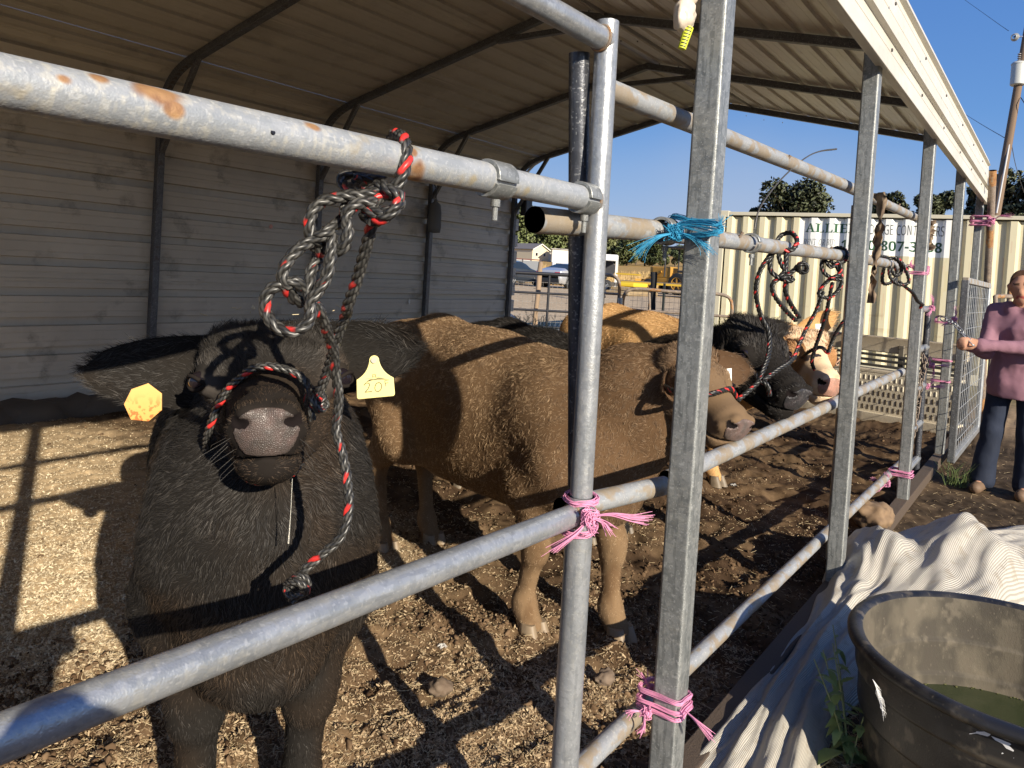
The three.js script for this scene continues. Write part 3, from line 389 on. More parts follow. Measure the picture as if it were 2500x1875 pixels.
{
  const c = V(1.363, 0.815, ZP), d = 1.535;
  twine('pink twine binding the low rail to the round stile nearest the camera', PINK, { loops: [ringY(V(1.363, 0.845, ZP + 0.004), 0.031, 0.033, 0.004), ringY(V(1.363, 0.785, ZP + 0.004), 0.034, 0.036, 0.01)], knot: atD(1438, 1262, d - 0.02), tails: [[atD(1440, 1262, d - 0.02), atD(1490, 1256, d - 0.03), atD(1540, 1266, d - 0.03), atD(1578, 1268, d - 0.02)], [atD(1435, 1270, d - 0.02), atD(1410, 1300, d - 0.03), atD(1352, 1342, d - 0.03)], [atD(1442, 1265, d - 0.03), atD(1470, 1275, d - 0.03), atD(1487, 1300, d - 0.03)], [atD(1432, 1262, d - 0.03), atD(1440, 1290, d - 0.035), atD(1452, 1300, d - 0.035)]], n: 7, spread: 0.018, rad: 0.0019, seed: 3 });
  const p = V(X1, onZ(1640, 1755, ZR + 0.033).y, ZR - 0.015);
  twine('pink twine round the nearest square post and the bottom rail', PINK, { loops: [sq(p, 0.037, 0.052), sq(p.clone().add(V(0, 0.022, 0)), 0.037, 0.052, -0.004), sq(p.clone().add(V(0, -0.012, 0)), 0.037, 0.052, 0.004)], knot: atD(1578, 1740, 1.80), tails: [[atD(1672, 1735, 1.77), atD(1705, 1765, 1.74), atD(1738, 1800, 1.74)], [atD(1592, 1705, 1.86), atD(1580, 1665, 1.86), atD(1567, 1645, 1.86)], [atD(1575, 1745, 1.79), atD(1570, 1775, 1.79), atD(1560, 1788, 1.79)], [atD(1570, 1738, 1.8), atD(1545, 1735, 1.8), atD(1532, 1742, 1.8)]], n: 6, spread: 0.014, rad: 0.0018, seed: 5 });
  const q = V(frameX(3), onZ(2205, 1182, ZR + 0.033).y, ZR - 0.02);
  twine('pink twine tying the bottom rail to the third square post', PINK, { loops: [sq(q, 0.037, 0.058), sq(q.clone().add(V(0, 0.02, 0)), 0.037, 0.055)], knot: atD(2165, 1180, 4.55), tails: [[atD(2165, 1180, 4.55), atD(2152, 1190, 4.5), atD(2138, 1198, 4.5)], [atD(2165, 1175, 4.55), atD(2168, 1165, 4.52), atD(2166, 1155, 4.5)], [atD(2150, 1175, 4.55), atD(2135, 1170, 4.5), atD(2127, 1168, 4.5)]], n: 5, spread: 0.022, rad: 0.0024, seed: 7 });
  const e = V(frameX(3), onZ(2245, 655, ZR + 0.033).y, ZR - 0.02);
  twine('pink twine fanned between the mid rail end and third post', PINK, { loops: [sq(e, 0.037, 0.05, 0.02)], knot: atD(2258, 660, 4.62), tails: [[atD(2218, 648, 4.55), atD(2238, 652, 4.56), atD(2262, 656, 4.57)], [atD(2216, 662, 4.55), atD(2240, 664, 4.56), atD(2260, 660, 4.57)], [atD(2226, 635, 4.55), atD(2224, 648, 4.55), atD(2245, 658, 4.56)]], n: 6, spread: 0.03, rad: 0.0024, seed: 9 });
  const f = V(frameX(5), onZ(2390, 533, ZR + 0.033).y, ZR + 0.02);
  twine('pink twine lashing the rusty pipe to the last shed post', PINK, { loops: [sq(f, 0.10, 0.075), sq(f.clone().add(V(0.02, 0.03, 0)), 0.10, 0.075, -0.015), sq(f.clone().add(V(0, -0.03, 0)), 0.10, 0.075, 0.01)], knot: f.clone().add(V(-0.1, 0, 0.09)), tails: [[f.clone().add(V(0.1, 0.02, 0.09)), atD(2445, 527, 7.0), atD(2468, 528, 6.9)]], n: 6, spread: 0.035, rad: 0.0035, seed: 11 });
  const h4 = (v) => V(frameX(4), onZ(2300, v, ZR + 0.033).y, ZR - 0.03);
  twine('upper pink twine tie on the fourth post near the chain', PINK, { loops: [sq(h4(786), 0.037, 0.06, 0.02)], knot: atD(2330, 782, 5.6), tails: [[atD(2330, 782, 5.6), atD(2310, 790, 5.6), atD(2300, 796, 5.6)], [atD(2330, 780, 5.6), atD(2334, 765, 5.6), atD(2330, 752, 5.6)]], n: 4, spread: 0.025, rad: 0.0028, seed: 13 });
  twine('middle pink twine tie crossing from stub panel to fourth post', PINK, { loops: [sq(h4(893), 0.037, 0.06)], knot: atD(2275, 893, 5.5), tails: [[atD(2275, 893, 5.5), atD(2295, 892, 5.5), atD(2318, 893, 5.5)], [atD(2275, 893, 5.5), atD(2280, 905, 5.5), atD(2276, 918, 5.5)], [atD(2275, 893, 5.5), atD(2270, 880, 5.5), atD(2272, 870, 5.5)]], n: 4, spread: 0.022, rad: 0.0028, seed: 15 });
  twine('lower pink twine tie on the fourth post beside the hanging chain', PINK, { loops: [sq(h4(945), 0.037, 0.06)], knot: atD(2262, 943, 5.5), tails: [[atD(2262, 943, 5.5), atD(2285, 944, 5.5), atD(2310, 942, 5.5)], [atD(2262, 943, 5.5), atD(2275, 935, 5.5), atD(2280, 928, 5.5)]], n: 4, spread: 0.022, rad: 0.0028, seed: 17 });
  twine('short pink twine knotted on the stub panel top rail', PINK, { knot: atD(2275, 752, 5.25), tails: [[atD(2275, 752, 5.25), atD(2278, 735, 5.22), atD(2274, 722, 5.22)], [atD(2275, 752, 5.25), atD(2272, 762, 5.22), atD(2266, 770, 5.22)]], n: 4, spread: 0.02, rad: 0.0026, seed: 19 });
  const b = V(X1, onZ(1700, 560, ZR).y, ZR - 0.02), D1 = 1.75;
  twine('frayed blue twine tying the mid rail to the nearest square post', BLUE, { loops: [[atD(1640, 530, 1.84), atD(1700, 541, 1.76), atD(1752, 548, 1.70), atD(1762, 560, 1.72), atD(1752, 566, 1.70), atD(1690, 575, 1.74), atD(1640, 572, 1.82), atD(1634, 550, 1.86)]], knot: atD(1646, 567, 1.76), tails: [[atD(1648, 568, 1.75), atD(1605, 580, 1.74), atD(1572, 602, 1.74), atD(1556, 622, 1.74)], [atD(1650, 566, 1.75), atD(1690, 580, 1.73), atD(1720, 600, 1.73), atD(1732, 612, 1.73)], [atD(1740, 552, 1.69), atD(1756, 546, 1.69), atD(1762, 535, 1.69)], [atD(1646, 560, 1.75), atD(1660, 548, 1.745), atD(1750, 556, 1.69)]], n: 12, spread: 0.022, rad: 0.0014, seed: 21 });
}
// steel chains
const GB = onY(2446, 1218, 0).add(V(0.19, 0, 0.02)), HAND = atD(2376, 842, 4.95);
function chain(label, pts, L = 0.045, w = 0.006, mat) {
  const c = thing('steel_chain', label, 'chain', V()), path = cat(pts), n = Math.round(path.getLength() / (L * 0.78)), P = path.getSpacedPoints(n);
  const lg = (() => { const q = []; for (let i = 0; i < 20; i++) { const a = i / 20 * 2 * Math.PI; q.push(V(Math.cos(a) * 0.011 * (w / 0.006), Math.sin(a) * 0.011 * (w / 0.006) + Math.sign(Math.sin(a)) * (L / 2 - 0.012), 0)); } return sweep(new THREE.CatmullRomCurve3(q, true).getSpacedPoints(28), w * 0.55, 6, false); })();
  for (let i = 0; i < n; i++) { const m = part('link', lg, mat, c), t = P[i + 1].clone().sub(P[i]).normalize(); m.position.copy(P[i]).lerp(P[i + 1], 0.5); m.quaternion.setFromUnitVectors(V(0, 1, 0), t).multiply(new THREE.Quaternion().setFromAxisAngle(V(0, 1, 0), (i % 2) * Math.PI / 2 + 0.5)); }
}
chain('bright steel chain sagging from the stub panel to the girl', [atD(2298, 776, 5.30), atD(2312, 784, 5.25), atD(2330, 790, 5.15), atD(2348, 812, 5.05), HAND], 0.05, 0.0075, M.railClean);
chain('rusty chain hanging down from the stub panel second rail', [atD(2252, 866, 5.10), atD(2258, 880, 5.05), atD(2253, 910, 5.05), atD(2246, 950, 5.05), atD(2240, 990, 5.05), atD(2235, 1030, 5.06), atD(2232, 1065, 5.07)], 0.05, 0.0075, M.pipeRust);
// a stiff bent wire above the mid rail
solo('bent_wire', sweep(cat([onZ(1842, 560, ZP), onZ(1850, 520, ZP), onZ(1880, 470, ZP), onZ(1925, 420, ZP), onZ(1972, 382, ZP), onZ(2000, 370, ZP), onZ(2042, 364, ZP)]).getSpacedPoints(40), (t) => 0.0026 + 0.001 * smooth(0.7, 0.9, t), 6), flat(0.10, 0.095, 0.09, { metalness: 0.5, roughness: 0.5 }), 'thin stiff wire curving up from the mid rail against the sky', 'wire');
// plastic bag and hazard tape stuff on the nearest post's top, hanging strips of torn feed sack
{
  const p = atD(1672, 40, 1.70), b = thing('plastic_bag', 'crumpled clear plastic bag tied high on the nearest square post', 'bag', V(p.x, p.y - 0.05, p.z));
  part('film', paint(blob(0.036, 21, 0.75, 3, [0.8, 1.15, 0.6]).translate(0.0, 0.052, 0), () => [0.62, 0.53, 0.42]), vtx({ roughness: 0.3, side: THREE.DoubleSide }), b);
  part('film', paint(blob(0.024, 27, 0.8, 3, [1, 1.1, 0.7]).translate(0.012, 0.095, 0.0), () => [0.55, 0.44, 0.32]), vtx({ roughness: 0.3 }), b);
  const tt = tex(64, 128, (u, v) => { const a = Math.abs((v * 7) % 1 - 0.5) < 0.2 && Math.abs((u * 3) % 1 - 0.5) < 0.36; return a ? [0.03, 0.03, 0.02] : [0.75, 0.80, 0.05]; });
  const g = new THREE.CylinderGeometry(0.011, 0.009, 0.05, 14, 4, false); part('tape', g.rotateZ(-0.15).rotateX(0.2).translate(-0.003, 0.000, 0.006), std({ map: tt, roughness: 0.5 }), b);
}
function strip(label, pts, w, seed) { const n = 26, P = cat(pts).getSpacedPoints(n), pos = [], ix = [], r = rng(seed), W = 7; for (let i = 0; i <= n; i++) for (let k = 0; k < W; k++) { const s = k / (W - 1) - 0.5, ww = w * (0.7 + 0.6 * noise(i * 0.4, 1, seed)); const q = P[i].clone().addScaledVector(AX.r, s * ww + 0.022 * (noise(i * 0.9, k, seed) - 0.5)).addScaledVector(AX.f, -0.03 * Math.sin(s * 5 + i * 0.5) * noise(i * 0.3, 4, seed)); pos.push(q.x, q.y, q.z); if (i && k) { const a = (i - 1) * W + k - 1; ix.push(a, a + 1, a + W, a + 1, a + W + 1, a + W); } }
  const g = new THREE.BufferGeometry(); g.setAttribute('position', new THREE.Float32BufferAttribute(pos, 3)); g.setIndex(ix); g.computeVertexNormals(); paint(g, (q) => { const f = noise(q.x * 300 + q.z * 200, q.y * 18, seed); return lerp3([0.30, 0.22, 0.14], [0.10, 0.065, 0.04], smooth(0.35, 0.65, f)); });
  solo('sack_strip', g, M.plain, label, 'torn sack'); }
strip('torn brown sacking tied on the top rail beside the second post', [atD(2148, 470, 3.36), atD(2152, 500, 3.35), atD(2146, 560, 3.34), atD(2140, 620, 3.33), atD(2132, 680, 3.33), atD(2128, 740, 3.33)], 0.026, 4);
strip('small torn sacking hanging beside the third square post', [atD(2276, 538, 4.72), atD(2274, 560, 4.72), atD(2270, 600, 4.72), atD(2268, 612, 4.72)], 0.04, 9);
// ================================================================ ground
const penLight = (x, z) => smooth(-1.9, -2.7, z + 0.35 * (fbm(x * 0.9, z * 0.9, 3, 3) - 0.5)) * smooth(3.4, 2.0, x + 0.5 * (fbm(x, z, 8, 2) - 0.5));   // dry shavings on the left, trampled dung and soil elsewhere
const inPen = (x, z) => smooth(-0.62, -0.80, z) * smooth(-6.5, -6.2, z) * smooth(9.3, 8.7, x);
function groundY(x, z) {
  const d = x * AX.f.x + z * AX.f.z, near = smooth(14, 9, d);
  let y = 0.50 * smooth(15, 40, d) + Math.max(0, d - 60) * 0.036;
  const p = inPen(x, z), rough = p * (1 - 0.75 * penLight(x, z));
  y += near * ((fbm(x * 2.2, z * 2.2, 1, 3) - 0.5) * 0.06 * rough + (fbm(x * 9, z * 9, 2, 3) - 0.5) * 0.055 * (0.25 + rough) + (fbm(x * 30, z * 30, 4, 2) - 0.5) * 0.022);
  y += 0.05 * p * smooth(3.3, 4.8, x) * fbm(x * 4, z * 4, 11, 3);
  return y - 0.005;
}
{
  const axis = (a, b, step, lo, hi) => { const o = []; let s = step, v = a; for (v = a; v < b; v += step) o.push(v); o.push(b); for (v = b, s = step; v < hi; ) { s *= 1.13; v += s; o.push(Math.min(hi, v)); } for (v = a, s = step; v > lo; ) { s *= 1.13; v -= s; o.unshift(Math.max(lo, v)); } return o; };
  const xs = axis(0.3, 7.0, 0.019, -60, 700), zs = axis(-5.4, 0.6, 0.019, -600, 80), nx = xs.length, nz = zs.length;
  const pos = new Float32Array(nx * nz * 3), col = new Float32Array(nx * nz * 3), uv = new Float32Array(nx * nz * 2), ix = [];
  for (let j = 0; j < nz; j++) for (let i = 0; i < nx; i++) {
    const x = xs[i], z = zs[j], o = j * nx + i, d = x * AX.f.x + z * AX.f.z; pos.set([x, groundY(x, z), z], o * 3); uv.set([x / 1.6, z / 1.6], o * 2);
    const pen = inPen(x, z), L = penLight(x, z), n = fbm(x * 5, z * 5, 21, 4), n2 = fbm(x * 1.1, z * 1.1, 31, 3);
    let c = lerp3([0.115, 0.072, 0.042], [0.23, 0.155, 0.09], smooth(0.35, 0.65, n)); c = lerp3(c, [0.60, 0.46, 0.29], L * (0.75 + 0.25 * n));
    c = lerp3(c, [0.075, 0.048, 0.030], pen * smooth(2.3, 3.2, x) * (0.45 + 0.5 * smooth(0.6, 0.4, n)));
    let out = lerp3([0.075, 0.056, 0.040], [0.14, 0.10, 0.065], smooth(0.4, 0.65, n)); out = lerp3(out, [0.40, 0.29, 0.18], smooth(8.2, 9.6, x) * smooth(-1.2, 0, z));
    c = lerp3(out, c, pen);
    const lot = smooth(8.8, 10.5, d) * (1 - pen); c = lerp3(c, lerp3([0.64, 0.50, 0.33], [0.52, 0.40, 0.26], n2), lot * smooth(13, 15, d));
    c = lerp3(c, [0.22, 0.19, 0.10], lot * (1 - smooth(13, 15, d)));
    c = lerp3(c, [0.50, 0.33, 0.13], smooth(50, 58, d)); col.set(c, o * 3);
    if (i && j) { const a = o - nx - 1; ix.push(a, o - 1, a + 1, a + 1, o - 1, o); }
  }
  const g = new THREE.BufferGeometry(); g.setAttribute('position', new THREE.BufferAttribute(pos, 3)); g.setAttribute('color', new THREE.BufferAttribute(col, 3)); g.setAttribute('uv', new THREE.BufferAttribute(uv, 2)); g.setIndex(ix); g.computeVertexNormals();
  const t = tex(1024, 1024, (u, v) => { const a = fbm(u * 24, v * 24, 1, 4, 24), b = perN(u * 300, v * 300, 300, 300, 5), k = 0.50 + 0.62 * a * (0.6 + 0.7 * b); return [k, k * 0.985, k * 0.96]; });
  struct('ground', g, new THREE.MeshPhysicalMaterial({ vertexColors: true, map: t, roughness: 1, specularIntensity: 0.05, side: THREE.DoubleSide }));
}
// loose matter on the ground: shavings, straw, clods of dung
function scatter(name, label, category, geo, mat, n, place, seed) {
  const m = new THREE.InstancedMesh(geo, mat, n), r = rng(seed), mt = new THREE.Matrix4(), q = new THREE.Quaternion(), e = new THREE.Euler(), c = new THREE.Color(); let k = 0, guard = 0;
  while (k < n && guard++ < n * 12) { const o = place(r); if (!o) continue; e.set(o.rx ?? 0, o.ry ?? r() * 6.283, o.rz ?? 0, 'YXZ'); q.setFromEuler(e); mt.compose(o.p, q, o.s); m.setMatrixAt(k, mt); c.setRGB(...o.c); m.setColorAt(k, c); k++; }
  m.count = k; m.name = numbered(name); m.castShadow = m.receiveShadow = true; scene.add(m); return tag(m, label, category, null, 'stuff');
}
{
  const flake = new THREE.BufferGeometry(); flake.setAttribute('position', new THREE.Float32BufferAttribute([-0.5, 0.02, -0.3, 0.45, 0, -0.36, 0.55, 0.07, 0.22, -0.1, 0.0, 0.42, -0.55, 0.10, 0.15, 0, 0.16, 0], 3)); flake.setIndex([0, 5, 1, 1, 5, 2, 2, 5, 3, 3, 5, 4, 4, 5, 0]); flake.computeVertexNormals();
  // picks a spot inside what the camera sees, denser near
  const spot = (r, near, far) => { const u = r() * 2700 - 100, v = mix(800, 1990, Math.pow(r(), 0.62)), p = onY(u, v, 0); if (p.clone().sub(EYE).dot(AX.f) < 0) return null; return p; };
  scatter('wood_shavings', 'dry pale wood shavings and chaff strewn over the pen floor', 'shavings', flake, new THREE.MeshPhysicalMaterial({ roughness: 0.9, specularIntensity: 0.3, side: THREE.DoubleSide }), 150000, (r) => {
    const p = spot(r); if (!p || p.z > -0.8 || p.z < -6.15 || p.x > 7) return null; const L = penLight(p.x, p.z), pit = fbm(p.x * 3, p.z * 3, 40, 3); if (r() > 0.22 + 0.78 * L - 0.3 * smooth(2.4, 3.2, p.x) + 0.35 * smooth(0.5, 0.65, pit) * (1 - L)) return null;
    const s = 0.0038 + 0.0085 * r() * r(); p.y = groundY(p.x, p.z) + 0.002; const k = r(), w = r(); return { p, s: V(s * (0.8 + 1.2 * w), s * (0.5 + r()), s * 0.8), rx: (r() - 0.5) * 1.7, rz: (r() - 0.5) * 1.7, c: lerp3(lerp3([0.20, 0.13, 0.075], [0.52, 0.40, 0.25], k), [0.78, 0.68, 0.48], L * w * 0.85) };
  }, 51);
  const stalk = new THREE.CylinderGeometry(0.5, 0.35, 1, 4, 1).rotateZ(Math.PI / 2);
  scatter('straw', 'short straw stalks lying about the pen and by the tank', 'straw', stalk, std({ roughness: 0.7 }), 16000, (r) => {
    const p = spot(r); if (!p || p.z < -6.1 || p.x > 9 || p.z > 1.5) return null; const out = p.z > -0.66, tank = Math.hypot(p.x - 2.33, p.z) < 0.9; if (r() > (out ? (tank ? 1 : 0.4) : 0.28)) return null; if (Math.hypot((p.x - 2.33), Math.max(-0.02 - p.z, 0)) < 0.34) return null;
    const l = (out ? 0.02 : 0.012) + 0.045 * r() * r(), t = 0.0012 + 0.0012 * r(); p.y = groundY(p.x, p.z) + 0.003 + (tank && out ? 0.03 * r() * r() : 0); const k = r(); return { p, s: V(l, t, t), rz: (r() - 0.5) * (out ? 1.1 : 0.6), c: lerp3([0.26, 0.17, 0.08], [0.66, 0.53, 0.32], k) };
  }, 52);
  scatter('dung_clods', 'crumbly dark clods of trodden dung and soil over the pen floor', 'clods', blob(1, 4, 0.8, 1, [1.2, 0.7, 0.85]), new THREE.MeshPhysicalMaterial({ roughness: 1, specularIntensity: 0.1, side: THREE.DoubleSide }), 22000, (r) => {
    const p = spot(r); if (!p || p.z > -0.72 || p.z < -6.1 || p.x > 8.5) return null; const L = penLight(p.x, p.z), f = smooth(0.42, 0.62, fbm(p.x * 2.3, p.z * 2.3, 60, 3)); if (r() > (0.06 + 0.94 * f) * (1 - 0.97 * L)) return null;
    const s = 0.0028 + 0.010 * Math.pow(r(), 5); p.y = groundY(p.x, p.z) + s * 0.15; const k = r(); return { p, s: V(s * (0.8 + 0.7 * r()), s * (0.5 + 0.5 * r()), s * (0.8 + 0.5 * r())), rx: r() * 6, rz: r() * 6, c: lerp3([0.06, 0.036, 0.021], [0.20, 0.132, 0.078], k * (p.x > 2.8 ? 0.65 : 1)) };
  }, 53);
  scatter('straw', 'pale loose straw and bark mounded at the foot of the weed and tank', 'straw', stalk, std({ roughness: 0.7 }), 4200, (r) => { const a = r() * 6.283, R = 0.42 * Math.sqrt(r()), p = V(2.02 + R * Math.cos(a) * 0.9, 0, -0.30 + R * Math.sin(a) * 0.75); if (Math.hypot(p.x - 2.335, Math.max(-0.015 - p.z, 0)) < 0.365 && p.z < 1) return null; const l = 0.018 + 0.05 * r() * r(), t = 0.0013 + 0.0016 * r() * r(), h = 0.07 * Math.max(0, 1 - R / 0.42); p.y = groundY(p.x, p.z) + 0.004 + h * r(); const k = r(); return { p, s: V(l, t, t * (1 + 2 * r())), rz: (r() - 0.5) * 1.2, c: lerp3([0.24, 0.15, 0.075], [0.70, 0.56, 0.33], k) }; }, 58);
  // larger lumps that one can point to
  const lump = (label, u, v, r, s, col) => { const p = onY(u, v, 0); p.y = groundY(p.x, p.z); const bg = blob(r, s, 0.42, 5, [1.1, 0.75, 0.9]); { const q = bg.attributes.position; for (let i = 0; i < q.count; i++) { const k = 1 + 0.30 * (fbm(q.getX(i) / r * 7 + s, q.getY(i) / r * 7, q.getZ(i) / r * 7, 3) - 0.5); q.setXYZ(i, q.getX(i) * k, q.getY(i) * k, q.getZ(i) * k); } bg.computeVertexNormals(); } const m = solo('dung_lump', paint(bg, (q) => lerp3([0.09, 0.055, 0.032], col, fbm(q.x * 60, q.y * 60, q.z * 60, 3))), M.plain, label, 'dung lump'); m.position.set(p.x, p.y - r * 0.18, p.z); };
  lump('large dry brown dung lump between the second and third posts', 2128, 1308, 0.105, 31, [0.34, 0.225, 0.125]);
  lump('grey brown dung lump between the nearest posts and steer hoof', 1478, 1672, 0.032, 33, [0.26, 0.20, 0.15]);
  lump('flat crumbled dung lump at the black steer side of the floor', 1075, 1690, 0.035, 35, [0.20, 0.15, 0.105]);
  const fe = (label, u, v, s) => { const p = onY(u, v, 0), r = rng(u), g = []; for (let i = 0; i < 26; i++) { const a = r() * 6.28; g.push(sweep([V(0, 0, 0), V(Math.cos(a) * s * 0.5, s * (0.3 + 0.4 * r()), Math.sin(a) * s * 0.5), V(Math.cos(a) * s, s * 0.4 * r(), Math.sin(a) * s)], (t) => s * 0.11 * (1 - t * 0.9), 4)); } const m = solo('feather', g, flat(0.72, 0.70, 0.66), label, 'feather'); m.position.set(p.x, groundY(p.x, p.z) + 0.002, p.z); };
  fe('white down feather on the trodden floor in front of the brown steer', 1080, 1580, 0.018); fe('white down feather on the dark floor beyond the nearest square post', 1790, 1195, 0.022); fe('white down feather on the dark straw behind the stock tank', 2462, 1448, 0.022);
}
// dark dirty drift along the foot of the back wall
{
  const g = [], r = rng(9); for (let i = 0; i < 60; i++) { const x = -0.5 + i * 0.15; g.push(blob(0.13 + 0.06 * r(), i, 0.4, 1, [1.3, 0.8, 0.9]).translate(x, -0.01, -6.12 + 0.10 * (r() - 0.5))); }
  tag(solo('dirt_drift', paint(join(g), (q) => lerp3([0.06, 0.05, 0.04], [0.15, 0.12, 0.09], fbm(q.x * 20, q.y * 20, q.z * 20))), M.plain, 'dark drift of dirt along the foot of the back wall', 'dirt'), 'dark drift of dirt along the foot of the back wall', 'dirt', null, 'stuff');
}
// ================================================================ skin meshing (surface nets)
const smin = (a, b, k) => { const h = Math.max(k - Math.abs(a - b), 0) / k; return Math.min(a, b) - h * h * k * 0.25; };
function capsule(ax, ay, az, bx, by, bz, ra, rb, sz = 1) {   // tapered capsule; sz squeezes it across z
  const dx = bx - ax, dy = by - ay, dz = (bz - az) / sz, dd = dx * dx + dy * dy + dz * dz || 1e-9;
  return (x, y, z) => { const px_ = x - ax, py = y - ay, pz = (z - az) / sz, t = Math.min(1, Math.max(0, (px_ * dx + py * dy + pz * dz) / dd)), ex = px_ - dx * t, ey = py - dy * t, ez = pz - dz * t; return Math.sqrt(ex * ex + ey * ey + ez * ez) - (ra + (rb - ra) * t); };
}
const ellip = (cx, cy, cz, rx, ry, rz) => { const m = Math.min(rx, ry, rz); return (x, y, z) => { const a = (x - cx) / rx, b = (y - cy) / ry, c = (z - cz) / rz, l = Math.sqrt(a * a + b * b + c * c); return (l - 1) * (m + (l > 1 ? 0 : 0)) * 1.15; }; };
const cap = (a, b, ra, rb, sz) => capsule(a.x, a.y, a.z, b.x, b.y, b.z, ra, rb, sz);
function skin(f, lo, hi, h) {
  const n = [0, 1, 2].map((k) => Math.ceil((hi[k] - lo[k]) / h) + 1), [nx, ny, nz] = n, val = new Float32Array(nx * ny * nz);
  for (let k = 0, o = 0; k < nz; k++) for (let j = 0; j < ny; j++) for (let i = 0; i < nx; i++, o++) val[o] = f(lo[0] + i * h, lo[1] + j * h, lo[2] + k * h);
  const id = new Int32Array(nx * ny * nz).fill(-1), P = [], I = [], S = [1, nx, nx * ny], cor = [0, 1, nx, nx + 1, nx * ny, nx * ny + 1, nx * ny + nx, nx * ny + nx + 1];
  const E = [[0, 1], [2, 3], [4, 5], [6, 7], [0, 2], [1, 3], [4, 6], [5, 7], [0, 4], [1, 5], [2, 6], [3, 7]];
  for (let k = 0; k < nz - 1; k++) for (let j = 0; j < ny - 1; j++) for (let i = 0; i < nx - 1; i++) {
    const o = i + j * nx + k * nx * ny; let m = 0; for (let c = 0; c < 8; c++) if (val[o + cor[c]] < 0) m |= 1 << c; if (m === 0 || m === 255) continue;
    let sx = 0, sy = 0, sz = 0, q = 0; for (const [a, b] of E) { const va = val[o + cor[a]], vb = val[o + cor[b]]; if ((va < 0) === (vb < 0)) continue; const t = va / (va - vb); sx += mix(a & 1, b & 1, t); sy += mix((a >> 1) & 1, (b >> 1) & 1, t); sz += mix((a >> 2) & 1, (b >> 2) & 1, t); q++; }
    id[o] = P.length / 3; P.push(lo[0] + (i + sx / q) * h, lo[1] + (j + sy / q) * h, lo[2] + (k + sz / q) * h);
  }
  for (let k = 1; k < nz - 1; k++) for (let j = 1; j < ny - 1; j++) for (let i = 1; i < nx - 1; i++) {
    const o = i + j * nx + k * nx * ny, a = val[o];
    for (let d = 0; d < 3; d++) { const b = val[o + S[d]]; if ((a < 0) === (b < 0)) continue; const u = S[(d + 1) % 3], w = S[(d + 2) % 3], q = [id[o], id[o - u], id[o - u - w], id[o - w]]; if (q.some((x) => x < 0)) continue; a < 0 ? I.push(q[0], q[1], q[2], q[0], q[2], q[3]) : I.push(q[0], q[2], q[1], q[0], q[3], q[2]); }
  }
  const g = new THREE.BufferGeometry(); g.setAttribute('position', new THREE.Float32BufferAttribute(P, 3)); g.setIndex(I); g.computeVertexNormals(); return g;
}
// hair: fine tapered curved blades rooted on the skin
const hairBlade = (() => { const P = [], I = [], N = 4; for (let i = 0; i <= N; i++) { const t = i / N, w = 0.5 * (1 - t * t * 0.96), y = t - 0.12 * t * t, z = 0.34 * t * t; P.push(-w, y, z, w, y, z); if (i) { const a = (i - 1) * 2; I.push(a, a + 1, a + 2, a + 1, a + 3, a + 2); } } const g = new THREE.BufferGeometry(); g.setAttribute('position', new THREE.Float32BufferAttribute(P, 3)); g.setIndex(I); g.computeVertexNormals(); return g; })();
function fur(name, geo, parent, { n, seed, flow, len, width, lift = 0.5, curl = 0.6, curlScale = 28, color, skip, mat }) {
  const p = geo.attributes.position, nn = geo.attributes.normal, ix = geo.index.array, T = ix.length / 3, cdf = new Float32Array(T), a = V(), b = V(), c = V(); let s = 0;
  for (let t = 0; t < T; t++) { a.fromBufferAttribute(p, ix[t * 3]); b.fromBufferAttribute(p, ix[t * 3 + 1]); c.fromBufferAttribute(p, ix[t * 3 + 2]); s += b.sub(a).cross(c.sub(a)).length(); cdf[t] = s; }
  const m = new THREE.InstancedMesh(hairBlade, mat || M.hair, n), r = rng(seed), q = V(), nr = V(), mt = new THREE.Matrix4(), col = new THREE.Color(), X = V(), Y = V(), Z = V(); let k = 0;
  parent.updateMatrixWorld(true);
  for (let guard = 0; k < n && guard < n * 5; guard++) {
    const w = r() * s; let lo = 0, hi = T - 1; while (lo < hi) { const md = (lo + hi) >> 1; cdf[md] < w ? (lo = md + 1) : (hi = md); }
    let u = r(), v = r(); if (u + v > 1) { u = 1 - u; v = 1 - v; } const t = lo * 3, e = 1 - u - v;
    q.set(0, 0, 0); nr.set(0, 0, 0); for (const [i, f] of [[ix[t], e], [ix[t + 1], u], [ix[t + 2], v]]) { a.fromBufferAttribute(p, i); q.addScaledVector(a, f); a.fromBufferAttribute(nn, i); nr.addScaledVector(a, f); } nr.normalize();
    const keep = skip ? skip(q, nr) : 1; if (!(keep > 0) || r() > keep) continue;
    const f = flow(q, nr).clone(); f.addScaledVector(nr, -f.dot(nr)); if (f.lengthSq() < 1e-6) f.set(0, -1, 0); f.normalize();
    const ang = (fbm(q.x * curlScale + 5, q.y * curlScale, q.z * curlScale, 2) - 0.5) * 5.2 * curl + (r() - 0.5) * 0.55; f.applyAxisAngle(nr, ang);
    const L = len(q) * (0.65 + 0.7 * r()), li = lift * (0.55 + 0.9 * r());
    Y.copy(f).addScaledVector(nr, li).normalize(); X.copy(Y).cross(nr).normalize(); X.applyAxisAngle(Y, (r() - 0.5) * 1.8); Z.copy(X).cross(Y).negate(); if (Z.dot(nr) > 0) Z.negate(); X.copy(Y).cross(Z);
    mt.makeBasis(X.multiplyScalar(width * (0.7 + 0.6 * r())), Y.multiplyScalar(L), Z.multiplyScalar(L)); mt.setPosition(q.x - nr.x * 0.003, q.y - nr.y * 0.003, q.z - nr.z * 0.003); m.setMatrixAt(k, mt);
    const cc = color(q, r); col.setRGB(cc[0], cc[1], cc[2]); m.setColorAt(k, col); k++;
  }
  m.count = k; m.name = name; m.castShadow = m.receiveShadow = true; m.userData.kind = 'stuff'; parent.add(m); return m;
}
